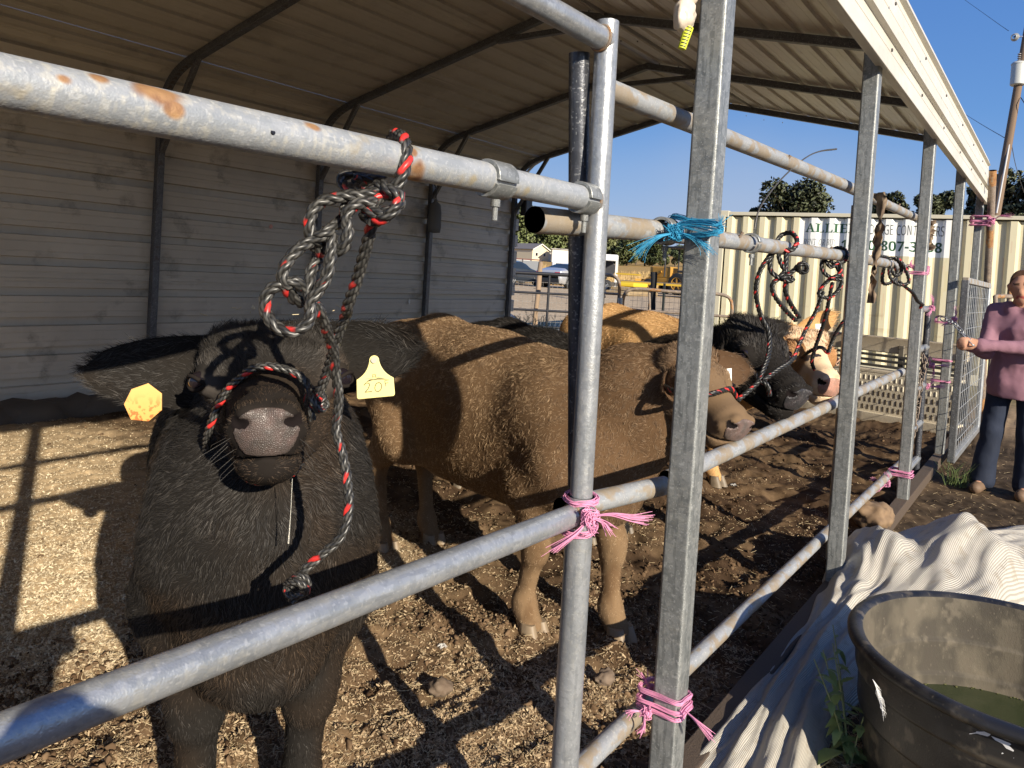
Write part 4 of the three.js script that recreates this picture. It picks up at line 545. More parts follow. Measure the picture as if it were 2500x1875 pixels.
M.hair = new THREE.MeshPhysicalMaterial({ side: THREE.DoubleSide, roughness: 0.62, specularIntensity: 0.6 }); M.hairDull = std({ roughness: 0.75 });
M.hide = new THREE.MeshPhysicalMaterial({ side: THREE.DoubleSide, vertexColors: true, roughness: 1, specularIntensity: 0.15 }); M.eye = std({ color: C(0.012, 0.009, 0.012), roughness: 0.05 });
const noseBump = tex(256, 256, (u, v) => { const a = u * 22, b = v * 22; let best = 9, sec = 9; for (let i = -1; i < 2; i++) for (let j = -1; j < 2; j++) { const x = Math.floor(a) + i, y = Math.floor(b) + j, X = ((x % 22) + 22) % 22, Y = ((y % 22) + 22) % 22, d = Math.hypot(x + hash(X, Y, 1) - a, y + hash(X, Y, 2) - b); if (d < best) { sec = best; best = d; } else if (d < sec) sec = d; } return clamp((sec - best) * 2.2); }, false);

// ---------------------------------------------------------------- the head, in its own frame: x from poll to muzzle, y out of the forehead, z to its right; 0.40 long
const headParts = (() => {
  const solid = [[ellip(0.065, -0.085, 0, 0.115, 0.085, 0.098), 0.03], [capsule(0.02, -0.035, -0.05, 0.02, -0.035, 0.05, 0.05, 0.05), 0.04], [capsule(0.115, -0.045, -0.072, 0.115, -0.045, 0.072, 0.034, 0.034), 0.03], [capsule(0.11, -0.085, 0, 0.31, -0.082, 0, 0.084, 0.055, 0.92), 0.04],
    [capsule(0.07, -0.165, -0.035, 0.33, -0.148, -0.018, 0.055, 0.028), 0.04], [capsule(0.07, -0.165, 0.035, 0.33, -0.148, 0.018, 0.055, 0.028), 0.04], [ellip(0.335, -0.085, 0, 0.066, 0.056, 0.056), 0.035], [ellip(0.335, -0.142, 0, 0.052, 0.030, 0.043), 0.02],
    [ellip(0.140, -0.058, -0.084, 0.036, 0.028, 0.024), 0.015], [ellip(0.140, -0.058, 0.084, 0.036, 0.028, 0.024), 0.015], [capsule(0.374, -0.050, -0.027, 0.356, -0.080, -0.047, 0.020, 0.016), 0.018], [capsule(0.374, -0.050, 0.027, 0.356, -0.080, 0.047, 0.020, 0.016), 0.018]];
  const nos = [-1, 1].map((s) => [capsule(0.402, -0.058, s * 0.033, 0.390, -0.062, s * 0.045, 0.0115, 0.0105), capsule(0.390, -0.062, s * 0.045, 0.374, -0.050, s * 0.058, 0.0105, 0.005)]).flat();
  const eye = [-1, 1].map((s) => ellip(0.158, -0.056, s * 0.106, 0.021, 0.0135, 0.018));
  const bulk = (x, y, z) => { let d = 9; for (const [f, k] of solid) d = smin(d, f(x, y, z), k); return d; };
  const head = (x, y, z) => { let d = bulk(x, y, z); const ym = -0.1235 - 0.22 * Math.max(0, Math.abs(z) - 0.03) - 0.06 * (0.40 - x) + 0.010 * Math.exp(-z * z / 0.0006), m = Math.max(Math.abs(y - ym) - 0.0042, -d - 0.013, 0.265 - x); d = Math.max(d, -m); for (const f of nos) d = -smin(-d, f(x, y, z), 0.006) < d ? Math.max(d, -f(x, y, z)) : Math.max(d, -f(x, y, z)); for (const f of eye) d = Math.max(d, -f(x, y, z)); return d; };
  // the bare wet muzzle pad: a thin layer over the front of the nose, with the nostrils open
  const padIn = ellip(0.402, -0.078, 0, 0.046, 0.047, 0.056);
  const pad = (x, y, z) => { let d = Math.max(bulk(x, y, z) - 0.0022, -0.112 + 0.010 * 0 - y, padIn(x, y, z)); for (const f of nos) d = Math.max(d, -f(x, y, z) + 0.0004); return d; };
  return { bulk, padIn, geo: skin(head, [-0.07, -0.25, -0.14], [0.43, 0.045, 0.14], 0.0048), pad: skin(pad, [0.33, -0.14, -0.075], [0.43, 0.0, 0.075], 0.0032), nos };
})();
function earGeo(base, tip, up, w, seed) {   // cupped leaf, open towards `up`
  const n = 16, m = 12, P = [], I = [], ax = tip.clone().sub(base), side = ax.clone().cross(up).normalize(), dn = side.clone().cross(ax).normalize();
  for (let L = 0; L < 2; L++) for (let i = 0; i <= n; i++) for (let k = 0; k <= m; k++) { const t = i / n, s = k / m * 2 - 1, ww = w * 0.5 * (0.5 + 0.5 * smooth(0, 0.5, t)) * Math.sqrt(Math.max(0.004, 1 - (Math.max(0, t - 0.5) / 0.502) ** 2.4)), cup = ww * (0.65 - 0.3 * t) * (1 - s * s); const q = base.clone().addScaledVector(ax, t).addScaledVector(side, s * ww).addScaledVector(dn, -cup * (1) + (L ? 0.004 : -0.006 * (1 - s * s)) + 0.02 * t * t); P.push(q.x, q.y, q.z); if (i && k) { const a = L * (n + 1) * (m + 1) + (i - 1) * (m + 1) + k - 1, b = a + m + 1; L ? I.push(a, a + 1, b, a + 1, b + 1, b) : I.push(a, b, a + 1, a + 1, b, b + 1); } }
  const g = new THREE.BufferGeometry(); g.setAttribute('position', new THREE.Float32BufferAttribute(P, 3)); g.setIndex(I); g.computeVertexNormals(); return g;
}
function makeCow(o) {
  const S = o.scale, TZ = (x) => mix(1, o.taper || 1, smooth(0.16, 0.34, x)), warp = (q) => { const p = q.attributes.position; for (let i = 0; i < p.count; i++) p.setZ(i, p.getZ(i) * TZ(p.getX(i))); return q; }, g = thing(o.name, o.label, o.category, V(o.pos.x, groundY(o.pos.x, o.pos.z) - 0.022, o.pos.z), Math.atan2(-o.head.z, o.head.x)); g.updateMatrixWorld(true);
  const inv = g.matrixWorld.clone().invert(), loc = (p) => p.clone().applyMatrix4(inv);
  // head frame in the cow's own axes
  const A = loc(o.poll), B = loc(o.muzzle), e = B.clone().sub(A), D = e.length(); e.normalize();
  let hz = e.clone().cross(V(0, 1, 0)).normalize(); hz.applyAxisAngle(e, o.roll || 0); const hy0 = hz.clone().cross(e), an = Math.atan2(0.08, 0.375), hx = e.clone().multiplyScalar(Math.cos(an)).addScaledVector(hy0, Math.sin(an)), hy = hz.clone().cross(hx);
  const sx = D / 0.3835, sy = o.hsy || 1.05, sz = o.hsz || 1.1, H = new THREE.Matrix4().makeBasis(hx.clone().multiplyScalar(sx), hy.clone().multiplyScalar(sy), hz.clone().multiplyScalar(sz)).setPosition(A), Hi = H.clone().invert(), hp = (x, y, z) => V(x, y, z * TZ(x)).applyMatrix4(H);
  // body
  const q = (x, y, z = 0) => V(x * S, y * S, z * S), W = o.wide || 1, F = [], add = (f, k) => F.push([f, k * S]), sag = o.back || 0;
  add(cap(q(-0.60, 0.82), q(-0.05, 0.78), 0.225 * S, 0.275 * S, 0.95 * W), 0.06); add(cap(q(-0.05, 0.78), q(0.46, 0.79 - sag), 0.275 * S, 0.245 * S, 0.92 * W), 0.06);
  add(cap(q(-0.70, 0.985), q(-0.42, 1.02), 0.075 * S, 0.075 * S, 1.5), 0.08); add(cap(q(-0.42, 1.02), q(0.42, 0.985 - sag), 0.075 * S, 0.085 * S, 1.3), 0.1);
  for (const s of [-1, 1]) {
    add(cap(q(-0.50, 0.965, s * 0.15), q(-0.72, 0.90, s * 0.10), 0.075 * S, 0.075 * S), 0.09);
    add(cap(q(-0.46, 1.0, s * 0.165), q(-0.50, 0.98, s * 0.175), 0.052 * S, 0.045 * S), 0.05); add(cap(q(-0.79, 0.93, s * 0.075), q(-0.81, 0.90, s * 0.075), 0.045 * S, 0.045 * S), 0.05);
    const K = o.legK || 1, lh = (o.legs && o.legs[s > 0 ? 1 : 0]) || 0, lf = (o.legs && o.legs[s > 0 ? 3 : 2]) || 0;
    add(cap(q(-0.60, 0.86, s * 0.13), q(-0.46 + lh * 0.3, 0.57, s * 0.15), 0.175 * S, 0.115 * S, 0.9), 0.07); add(cap(q(-0.50 + lh * 0.3, 0.60, s * 0.145), q(-0.74 + lh * 0.7, 0.41, s * 0.125), 0.115 * S, 0.056 * S), 0.04); add(cap(q(-0.755 + lh * 0.7, 0.44, s * 0.125), q(-0.735 + lh * 0.75, 0.38, s * 0.124), 0.050 * S, 0.050 * S, 0.85), 0.025); add(cap(q(-0.735 + lh * 0.75, 0.38, s * 0.124), q(-0.712 + lh, 0.14, s * 0.12), 0.042 * S, 0.034 * S, 0.9), 0.02); add(cap(q(-0.712 + lh, 0.125, s * 0.12), q(-0.708 + lh, 0.105, s * 0.12), 0.045 * S, 0.045 * S), 0.02); add(cap(q(-0.71 + lh, 0.11, s * 0.12), q(-0.665 + lh, 0.045, s * 0.12), 0.039 * S, 0.045 * S), 0.02);
    add(cap(q(0.36, 0.88 - sag, s * 0.085), q(0.52, 0.70 - sag, s * 0.125), 0.15 * S, 0.12 * S, 0.85), 0.10); add(cap(q(0.49, 0.70 - sag, s * 0.125), q(0.40 + lf * 0.2, 0.56, s * 0.14), 0.13 * S, 0.105 * S * K), 0.05); add(cap(q(0.40 + lf * 0.2, 0.57, s * 0.135), q(0.452 + lf * 0.7, 0.37, s * 0.125), 0.098 * S * K, 0.052 * S * K), 0.04); add(cap(q(0.458 + lf * 0.72, 0.355, s * 0.125), q(0.458 + lf * 0.74, 0.315, s * 0.125), 0.056 * S * K, 0.053 * S * K, 0.95), 0.025); add(cap(q(0.452 + lf * 0.74, 0.31, s * 0.125), q(0.438 + lf, 0.14, s * 0.12), 0.042 * S * K, 0.035 * S * K, 0.9), 0.02); add(cap(q(0.437 + lf, 0.125, s * 0.12), q(0.440 + lf, 0.105, s * 0.12), 0.047 * S, 0.047 * S), 0.02); add(cap(q(0.44 + lf, 0.11, s * 0.12), q(0.478 + lf, 0.045, s * 0.12), 0.041 * S, 0.047 * S), 0.02);
  }
  add(cap(q(0.56, 0.66 - sag - (o.brisket || 0)), q(0.60, 0.78 - sag), 0.15 * S, 0.15 * S), 0.08); if (o.belly !== undefined) add(cap(q(-0.25, 0.62 - o.belly), q(0.25, 0.63 - o.belly), 0.16 * S, 0.17 * S, 1.1), 0.1);
  const nb = hp(0.035, -0.095, 0), th = hp(0.06, -0.16, 0), n0 = q(0.46, 0.86 - sag), n1 = n0.clone().lerp(nb, 0.5).add(V(0, 0.02, 0)), fl = o.neck || 1;
  add(cap(n0, n1, 0.215 * S * fl, 0.175 * S * fl, 0.88), 0.08); add(cap(n1, nb, 0.17 * S * fl, 0.125 * S * fl, 0.9), 0.06); add(cap(q(0.58, 0.66 - sag), th.clone().lerp(q(0.58, 0.66 - sag), 0.35), 0.13 * S, 0.10 * S, 0.8), 0.08); add(cap(th.clone().lerp(q(0.58, 0.66 - sag), 0.35), th, 0.10 * S, 0.075 * S, 0.8), 0.06);
  const body = (x, y, z) => { let d = 9; for (const [f, k] of F) d = smin(d, f(x, y, z), k); return d; };
  const lo = [Math.min(-1.0 * S, nb.x - 0.25), 0.03 * S, Math.min(-0.42 * S * W, nb.z - 0.25)], hi = [Math.max(0.86 * S, nb.x + 0.25, th.x + 0.2), Math.max(1.2 * S, nb.y + 0.2), Math.max(0.42 * S * W, nb.z + 0.25)];
  const bg = skin(body, lo, hi, o.cell || 0.016), hg = warp(headParts.geo.clone()).applyMatrix4(H); hg.computeVertexNormals();
  const h3 = V(), inHead = (p) => { h3.copy(p).applyMatrix4(Hi); h3.z /= TZ(h3.x); return h3; };
  paint(bg, (p) => o.color(p, null, 0)); paint(hg, (p) => { const h = inHead(p); for (const f of headParts.nos) if (f(h.x, h.y, h.z) < 0.004) return [0.012, 0.009, 0.009]; return o.color(p, h, 0); });
  const all = join([bg, hg]); part('body', all, M.hide, g);
  // bare muzzle, eyes and lids, ears, hooves, tail
  const pg = headParts.pad.clone(); { const p = pg.attributes.position, u = []; for (let i = 0; i < p.count; i++) u.push(p.getZ(i) * 14, p.getY(i) * 14); pg.setAttribute('uv', new THREE.Float32BufferAttribute(u, 2)); } warp(pg).applyMatrix4(H); pg.computeVertexNormals();
  paint(pg, (p) => { const k = fbm(p.x * 55, p.y * 55, p.z * 55, 4), k2 = fbm(p.x * 260, p.y * 260, p.z * 260, 2); return o.nose.map((c, i) => c * (0.55 + 0.75 * k + 0.35 * (k2 - 0.5)) * (i === 0 ? 1 + 0.35 * (k - 0.5) : 1)); }); part('muzzle', pg, vtx({ roughness: o.wet || 0.28, bumpMap: noseBump, bumpScale: 0.0008 }), g);
  for (const s of [-1, 1]) { const eg = new THREE.SphereGeometry(0.0200, 20, 14).applyMatrix4(new THREE.Matrix4().makeTranslation(0.149, -0.056, s * 0.0945)).applyMatrix4(H); const E = part('eye', eg, M.eye, g);
    for (const k of [1, -1]) { const pts = []; for (let i = 0; i <= 10; i++) { const a = i / 10 * Math.PI; pts.push(hp(0.154 + 0.018 * Math.cos(a) + 0.006 * Math.sin(a), -0.056 + k * 0.0130 * Math.sin(a) * (k > 0 ? 1 : 0.9), s * (0.1015 - 0.011 * Math.cos(a) + 0.006 * Math.sin(a)))); } part('eyelid', paint(sweep(cat(pts).getSpacedPoints(16), 0.0042, 6), () => o.lid || [0.02, 0.016, 0.014]), M.hide, E); } }
  const ears = []; for (let k = 0; k < 2; k++) if (o.ears && o.ears[k]) { const base = hp(0.022, -0.075, (k ? 1 : -1) * 0.086), tip = loc(o.ears[k][0]), up = o.ears[k][1].clone().transformDirection(inv), eg = earGeo(base, tip, up, o.ears[k][2] || 0.12, k); paint(eg, (p) => o.color(p, null, 1)); ears.push([part('ear', eg, M.hide, g), eg, base, tip]); }
  for (const [x, s, l] of [[-0.655, -1, 0], [-0.655, 1, 1], [0.485, -1, 2], [0.485, 1, 3]]) { const off = (o.legs && o.legs[l]) || 0, hv = []; for (const c of [-1, 1]) { const sh = new THREE.CylinderGeometry(0.028, 0.036, 0.065, 14, 3, false), p = sh.attributes.position; for (let i = 0; i < p.count; i++) { const y = p.getY(i), k = 0.5 - y / 0.065, X = p.getX(i) * (p.getX(i) > 0 ? 1.35 + 0.35 * k : 1.05) + 0.012 * k; p.setXYZ(i, X, y, p.getZ(i) * 0.85); } sh.computeVertexNormals(); sh.rotateY(-c * 0.10).translate(x + off, 0.032, s * 0.12 + c * 0.026); sh.scale(S, S, S); hv.push(sh); } part('hoof', paint(join(hv), (p) => { const k = fbm(p.x * 40, p.y * 90, p.z * 40); return lerp3(o.hoof || [0.10, 0.085, 0.07], [0.26, 0.20, 0.13], k); }), vtx({ roughness: 0.55 }), g); }
  const tl = cat([q(-0.80, 0.98), q(-0.88, 0.90), q(-0.89, 0.70), q(-0.87, 0.50), q(-0.86, 0.36)]).getSpacedPoints(20); part('tail', paint(sweep(tl, (t) => S * (0.030 - 0.014 * t + 0.022 * smooth(0.7, 0.85, t) * (1 - smooth(0.9, 1.02, t))), 10), (p) => o.color(p, null, 0)), M.hide, g);
  // coat
  const eyeL = loc(EYE), facing = (p, n) => { h3.copy(eyeL).sub(p).normalize(); return n.dot(h3) > -0.45; };
  const padSkip = (h) => h.x > 0.345 && headParts.padIn(h.x, h.y, h.z) < 0.004;
  const f = o.fur, bodyFlow = (p) => V(-0.55, p.y < 0.55 * S ? -1.3 : -0.7, 0), ctr = hp(0.13, -0.1, 0);
  fur('coat', bg, g, { n: f.body, seed: 7, lift: f.lift, curl: f.curl, curlScale: f.scale || 26, width: f.width, mat: f.mat, flow: bodyFlow, len: (p) => f.len * (p.y < 0.42 * S ? 0.7 : 1) * (p.y > 0.95 * S ? 1.15 : 1), color: (p, r) => o.color(p, null, 2, r), skip: (p, n) => { if (!facing(p, n)) return 0; const h = inHead(p); if (headParts.bulk(h.x, h.y, h.z) < -0.012) return 0; return f.near ? clamp(1.25 - 0.25 * p.distanceTo(ctr)) : 1; } });
  fur('face_hair', hg, g, { n: f.face, seed: 8, lift: f.lift * 0.95, curl: f.curl * 0.7, width: f.width * 0.9, mat: f.mat, flow: (p) => { const h = inHead(p); return hx.clone().multiplyScalar(-1).addScaledVector(hy, h.x < 0.1 ? 0.6 : 0).addScaledVector(hz, (h.z > 0 ? 1 : -1) * 0.25); }, len: (p) => { const h = inHead(p); return f.len * mix(1.7, 0.5, smooth(0.0, 0.24, h.x)); }, color: (p, r) => { const h = inHead(p).clone(), cc = o.color(p, h, 2, r), e = Math.hypot((h.x - 0.152) / 0.055, (h.y + 0.060) / 0.045); return Math.abs(h.z) > 0.06 && e < 1.25 ? cc.map((v) => v * 1.5) : cc; }, skip: (p, n) => { const h = inHead(p); if (padSkip(h) || !facing(p, n)) return 0; inHead(p); const ez = Math.hypot((h.x - 0.152) / 0.036, (h.y + 0.058) / 0.028); return ez < 1 && Math.abs(h.z) > 0.07 ? 0 : h.x > 0.36 ? 0.6 : 1; } });
  for (const [, eg, base, tip] of ears) fur('ear_hair', eg, g, { n: f.ear, seed: 9, lift: 0.42, curl: 0.5, width: f.width * 0.9, mat: f.mat, flow: () => tip.clone().sub(base), len: (p) => f.len * (0.7 + 0.45 * smooth(0.5, 1, p.distanceTo(base) / tip.distanceTo(base))), color: (p, r) => o.color(p, null, 3, r) });
  return { g, H, hp, loc, inv, q };
}
const clump = (p, s, k = 0) => fbm(p.x * s + k, p.y * s, p.z * s, 2);
// ---------------------------------------------------------------- the four cattle
const up = V(0, 1, 0);
{ // black steer facing the camera
  const F = onY(604, 2035, 0), hd = V(-0.56, 0, 0.83).normalize(), S = 0.97, pos = F.clone().addScaledVector(hd, -0.485 * S);
  const black = (p, h, what, r) => { const k = clump(p, 34), t = r ? r() : 0.3, b = smooth(0.45, 0.7, clump(p, 5, 9)); const hh = h ? 1.6 : 1.15; let c = lerp3([0.010 * hh, 0.0088 * hh, 0.0078 * hh], lerp3([0.036 * hh, 0.032 * hh, 0.028 * hh], [0.056 * hh, 0.037 * hh, 0.023 * hh], b), what >= 2 ? 0.25 + 0.75 * t * k * 1.6 : 0.25); if (what >= 2 && t > 0.95) c = c.map((x) => x * 1.5); if (h && h.x > 0.30 && what < 2) c = lerp3(c, [0.012, 0.011, 0.011], 0.7); if (h && what === 0) c = lerp3(c, [0.075, 0.064, 0.056], 0.8 * smooth(1.5, 0.8, Math.hypot((h.x - 0.165) / 0.034, (h.y + 0.075) / 0.03)) * smooth(0.06, 0.08, Math.abs(h.z))); return c; };  // head coat made paler than the body to stand in for light on it
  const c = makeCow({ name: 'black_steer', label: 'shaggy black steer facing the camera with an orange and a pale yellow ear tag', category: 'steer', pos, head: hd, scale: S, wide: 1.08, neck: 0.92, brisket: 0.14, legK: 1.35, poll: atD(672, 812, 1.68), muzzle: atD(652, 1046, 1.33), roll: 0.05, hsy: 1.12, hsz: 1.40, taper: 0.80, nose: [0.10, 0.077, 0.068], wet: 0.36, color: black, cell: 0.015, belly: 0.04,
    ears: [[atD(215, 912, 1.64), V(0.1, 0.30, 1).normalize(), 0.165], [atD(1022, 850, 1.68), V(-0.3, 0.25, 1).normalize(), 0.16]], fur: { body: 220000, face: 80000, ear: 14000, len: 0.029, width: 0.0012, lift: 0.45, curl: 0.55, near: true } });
  // whiskers round the mouth, straw caught in the poll hair, dribble
  { const r = rng(12), w = []; for (let i = 0; i < 16; i++) { const s = i % 2 ? 1 : -1, a = V(0.33 + 0.06 * r(), -0.085 - 0.06 * r(), s * (0.045 + 0.010 * r())), b = V(a.x + 0.02 + 0.02 * r(), a.y - 0.015 + 0.03 * (r() - 0.6), a.z + s * (0.018 + 0.03 * r())), cc = V(b.x + 0.012 * (r() - 0.3), b.y - 0.02 * r(), b.z + s * 0.02 * r()); w.push(sweep([a, b, cc].map((p) => c.hp(p.x, p.y, p.z)), (t) => 0.0004 * (1 - 0.7 * t), 4)); } part('whiskers', w, flat(0.05, 0.045, 0.04, { roughness: 0.4 }), c.g, true);
    const st = []; for (let i = 0; i < 16; i++) { const a = c.hp(-0.02 + 0.10 * r(), 0.045 + 0.01 * r(), (r() - 0.5) * 0.2); st.push(sweep([a, a.clone().add(V((r() - 0.5) * 0.03, 0.01 * r(), (r() - 0.5) * 0.03))], 0.0009, 4)); } part('straw_bits', st, flat(0.62, 0.52, 0.32), c.g, true);
    const d0 = c.hp(0.36, -0.165, -0.038); part('dribble', sweep([d0, d0.clone().add(V(0.004, -0.06, 0)), d0.clone().add(V(0.003, -0.118, 0.001))], (t) => 0.0006 + 0.0010 * smooth(0.93, 1, t), 6), new THREE.MeshPhysicalMaterial({ color: C(0.85, 0.83, 0.75), transmission: 0.6, thickness: 0.003, roughness: 0.1, ior: 1.35 }), c.g);
    const fo = []; for (let i = 0; i < 110; i++) { const s = i % 2 ? 1 : -1; const ta = r() * 6.283, tr = Math.sqrt(r()), a = c.hp(0.352 + 0.026 * tr * Math.cos(ta), -0.088 + 0.034 * tr * Math.sin(ta), s * (0.0515 - 0.012 * tr + 0.003 * r())); fo.push(blob(0.0006 + 0.0022 * r() ** 3, i, 0.5, 0).translate(a.x, a.y, a.z)); } part('foam', fo, std({ color: C(0.62, 0.60, 0.55), roughness: 0.12 }), c.g, true); }
  // ear tags
  const frame = (u, v, d, yaw, pitch) => { const m = new THREE.Matrix4().makeBasis(AX.r.clone(), AX.u.clone(), AX.f.clone().negate()).multiply(new THREE.Matrix4().makeRotationFromEuler(new THREE.Euler(pitch, yaw, 0.06))); m.setPosition(atD(u, v, d)); return c.inv.clone().multiply(m); };
  { const oct = new THREE.Shape(); for (let i = 0; i < 7; i++) { const a = i / 7 * 2 * Math.PI + 0.45, rr = 0.0385 * (1 + 0.04 * Math.sin(i * 2)); i ? oct.lineTo(Math.cos(a) * rr, Math.sin(a) * rr) : oct.moveTo(Math.cos(a) * rr, Math.sin(a) * rr); } const og = new THREE.ExtrudeGeometry(oct, { depth: 0.002, bevelEnabled: true, bevelSize: 0.0012, bevelThickness: 0.0008, bevelSegments: 2 }); const p = og.attributes.position, u = []; for (let i = 0; i < p.count; i++) u.push(p.getX(i) / 0.1 + 0.5, p.getY(i) / 0.1 + 0.5); og.setAttribute('uv', new THREE.Float32BufferAttribute(u, 2));
    const tt = tex(256, 256, (x, y) => { const s = smooth(0.52, 0.62, fbm(x * 14, y * 14, 3, 4)) * smooth(0.75, 0.25, y); return lerp3(lerp3([0.80, 0.36, 0.085], [0.84, 0.48, 0.16], y), [0.42, 0.10, 0.02], s * 0.8); });
    const t = part('ear_tag', og.applyMatrix4(frame(352, 984, 1.57, 0.1, -0.1)), std({ map: tt, roughness: 0.5 }), c.g); t.userData.label = 'orange seven sided ear tag'; }
  { const s = new THREE.Shape(); s.moveTo(-0.0335, -0.038); s.lineTo(0.0335, -0.036); s.quadraticCurveTo(0.0375, -0.036, 0.0375, -0.031); s.lineTo(0.0365, 0.0); s.quadraticCurveTo(0.014, 0.012, 0.009, 0.036); s.absarc(0, 0.038, 0.009, 0, Math.PI, false); s.quadraticCurveTo(-0.013, 0.012, -0.0365, 0.0); s.lineTo(-0.0375, -0.033); s.quadraticCurveTo(-0.0375, -0.038, -0.0335, -0.038);
    const tg = new THREE.ExtrudeGeometry(s, { depth: 0.002, bevelEnabled: true, bevelSize: 0.0008, bevelThickness: 0.0006, bevelSegments: 2 }), p = tg.attributes.position, u = []; for (let i = 0; i < p.count; i++) u.push(p.getX(i) / 0.09 + 0.5, 0.5 - p.getY(i) / 0.09); tg.setAttribute('uv', new THREE.Float32BufferAttribute(u, 2));
    const cv = document.createElement('canvas'); cv.width = cv.height = 512; const x = cv.getContext('2d'); x.fillStyle = '#e9dc92'; x.fillRect(0, 0, 512, 512); x.strokeStyle = '#26211c'; x.lineCap = x.lineJoin = 'round'; x.lineWidth = 8; const P = (a) => { x.beginPath(); a.forEach(([i, j], k) => (k ? x.lineTo(i, j) : x.moveTo(i, j))); x.stroke(); };
    P([[128, 320], [150, 296], [185, 300], [190, 325], [170, 365], [135, 402], [165, 400], [212, 398]]); x.beginPath(); x.ellipse(288, 352, 38, 52, 0.3, 0, 7); x.stroke(); x.lineWidth = 6; P([[374, 345], [366, 284], [412, 276]]); P([[370, 314], [402, 308]]); x.lineWidth = 5; P([[232, 240], [228, 205], [262, 203], [266, 240]]); P([[228, 224], [266, 222]]); x.lineWidth = 2; for (let i = 0; i < 12; i++) P([[150 + i * 4, 250 + (i * 37) % 40], [300 + i * 9, 238 + (i * 53) % 50]]);
    const ct = new THREE.CanvasTexture(cv); ct.colorSpace = THREE.SRGBColorSpace; ct.flipY = false;
    const t = part('ear_tag', tg.applyMatrix4(frame(916, 925, 1.545, 0.05, -0.06)), std({ map: ct, roughness: 0.45 }), c.g); t.userData.label = 'pale yellow ear tag marked 20 F'; const b = new THREE.CylinderGeometry(0.006, 0.006, 0.005, 14).rotateX(Math.PI / 2).translate(0, 0.038, 0.004); part('tag_button', b.applyMatrix4(frame(916, 925, 1.545, 0.05, -0.06)), flat(0.45, 0.43, 0.36), t); }
}
{ // brown steer
  const hd = V(-0.20, 0, 0.98).normalize(), S = 1.0, F = V(2.395, 0, -1.37), pos = F.clone().addScaledVector(hd, -0.475 * S);
  const brown = (p, h, what, r) => { const t = r ? r() : 0.35, k = clump(p, 42), leg = smooth(0.62, 0.30, p.y); let c = what >= 2 ? lerp3([0.14, 0.083, 0.043], [0.52, 0.355, 0.20], clamp(t * t * 0.7 + 1.1 * (k - 0.38))) : [0.14, 0.085, 0.045]; c = lerp3(c, [0.34, 0.235, 0.135], leg * 0.6 * (what >= 2 ? 0.35 + t : 0.5) * smooth(0.30, 0.5, fbm(p.x * 18, p.y * 9, p.z * 18, 3))); const nk = smooth(0.35, 0.65, p.x) * smooth(0.4, 0.6, p.y); c = lerp3(c, [0.115, 0.066, 0.036], nk * 0.55); if (h) c = lerp3(c, [0.19, 0.13, 0.078], 0.6 * smooth(0.05, 0.2, h.x)); if (what === 1 || what === 3) c = lerp3(c, [0.075, 0.042, 0.026], 0.45); return c; };  // neck and shoulder coat darkened to stand in for shade there
  const c = makeCow({ name: 'brown_steer', label: 'curly brown steer standing side on behind the two nearest upright pipes', category: 'steer', pos, head: hd, scale: S, wide: 0.87, back: 0.055, neck: 0.95, poll: atD(1690, 852, 2.50), muzzle: atD(1806, 1038, 2.30), roll: -0.1, hsy: 1.02, hsz: 1.1, nose: [0.15, 0.105, 0.09], wet: 0.35, color: brown, hoof: [0.22, 0.155, 0.095], legs: [0.11, 0.08, 0.11, -0.10], belly: 0.05,
    ears: [[atD(1606, 955, 2.40), V(-0.8, 0.1, 0.6).normalize(), 0.12], [atD(1822, 905, 2.56), V(-0.8, 0.25, 0.55).normalize(), 0.135]], fur: { body: 190000, face: 30000, ear: 7000, len: 0.019, width: 0.0013, lift: 0.5, curl: 1.15, scale: 48, mat: M.hairDull } });
  const m = new THREE.Matrix4().makeBasis(AX.r.clone(), AX.u.clone(), AX.f.clone().negate()); m.multiply(new THREE.Matrix4().makeRotationY(0.7)); m.setPosition(atD(1780, 918, 2.50)); part('ear_tag', new RoundedBoxGeometry(0.026, 0.05, 0.003, 2, 0.001).applyMatrix4(c.inv.clone().multiply(m)), flat(0.78, 0.80, 0.74), c.g).userData.label = 'white ear tag';
}
{ // black cow behind
  const hd = V(-0.22, 0, 0.975).normalize(), S = 0.95, pos = V(3.50, 0, -2.22);
  const black = (p, h, what, r) => { const t = r ? r() : 0.3; let c = lerp3([0.009, 0.0082, 0.008], [0.034, 0.029, 0.025], what >= 2 ? t : 0.3); return lerp3(c, [0.06, 0.036, 0.02], 0.35 * smooth(0.55, 0.75, clump(p, 4, 3)) * (what >= 2 ? 1 : 0.4)); };
  makeCow({ name: 'black_cow', label: 'black cow in profile with its head between the nearest and second square posts', category: 'cow', pos, head: hd, scale: S, poll: atD(1838, 788, 2.86), muzzle: atD(1950, 962, 2.64), roll: -0.12, hsy: 1.15, hsz: 1.15, nose: [0.045, 0.040, 0.042], wet: 0.3, color: black, cell: 0.018, neck: 0.95, back: 0.10,
    ears: [[atD(1745, 868, 2.76), V(-0.5, 0.2, 0.8).normalize(), 0.10], [atD(1912, 800, 3.02), V(-0.4, 0.3, 0.8).normalize(), 0.10]], fur: { body: 80000, face: 20000, ear: 3500, len: 0.028, width: 0.0024, lift: 0.55, curl: 0.5 } });
}
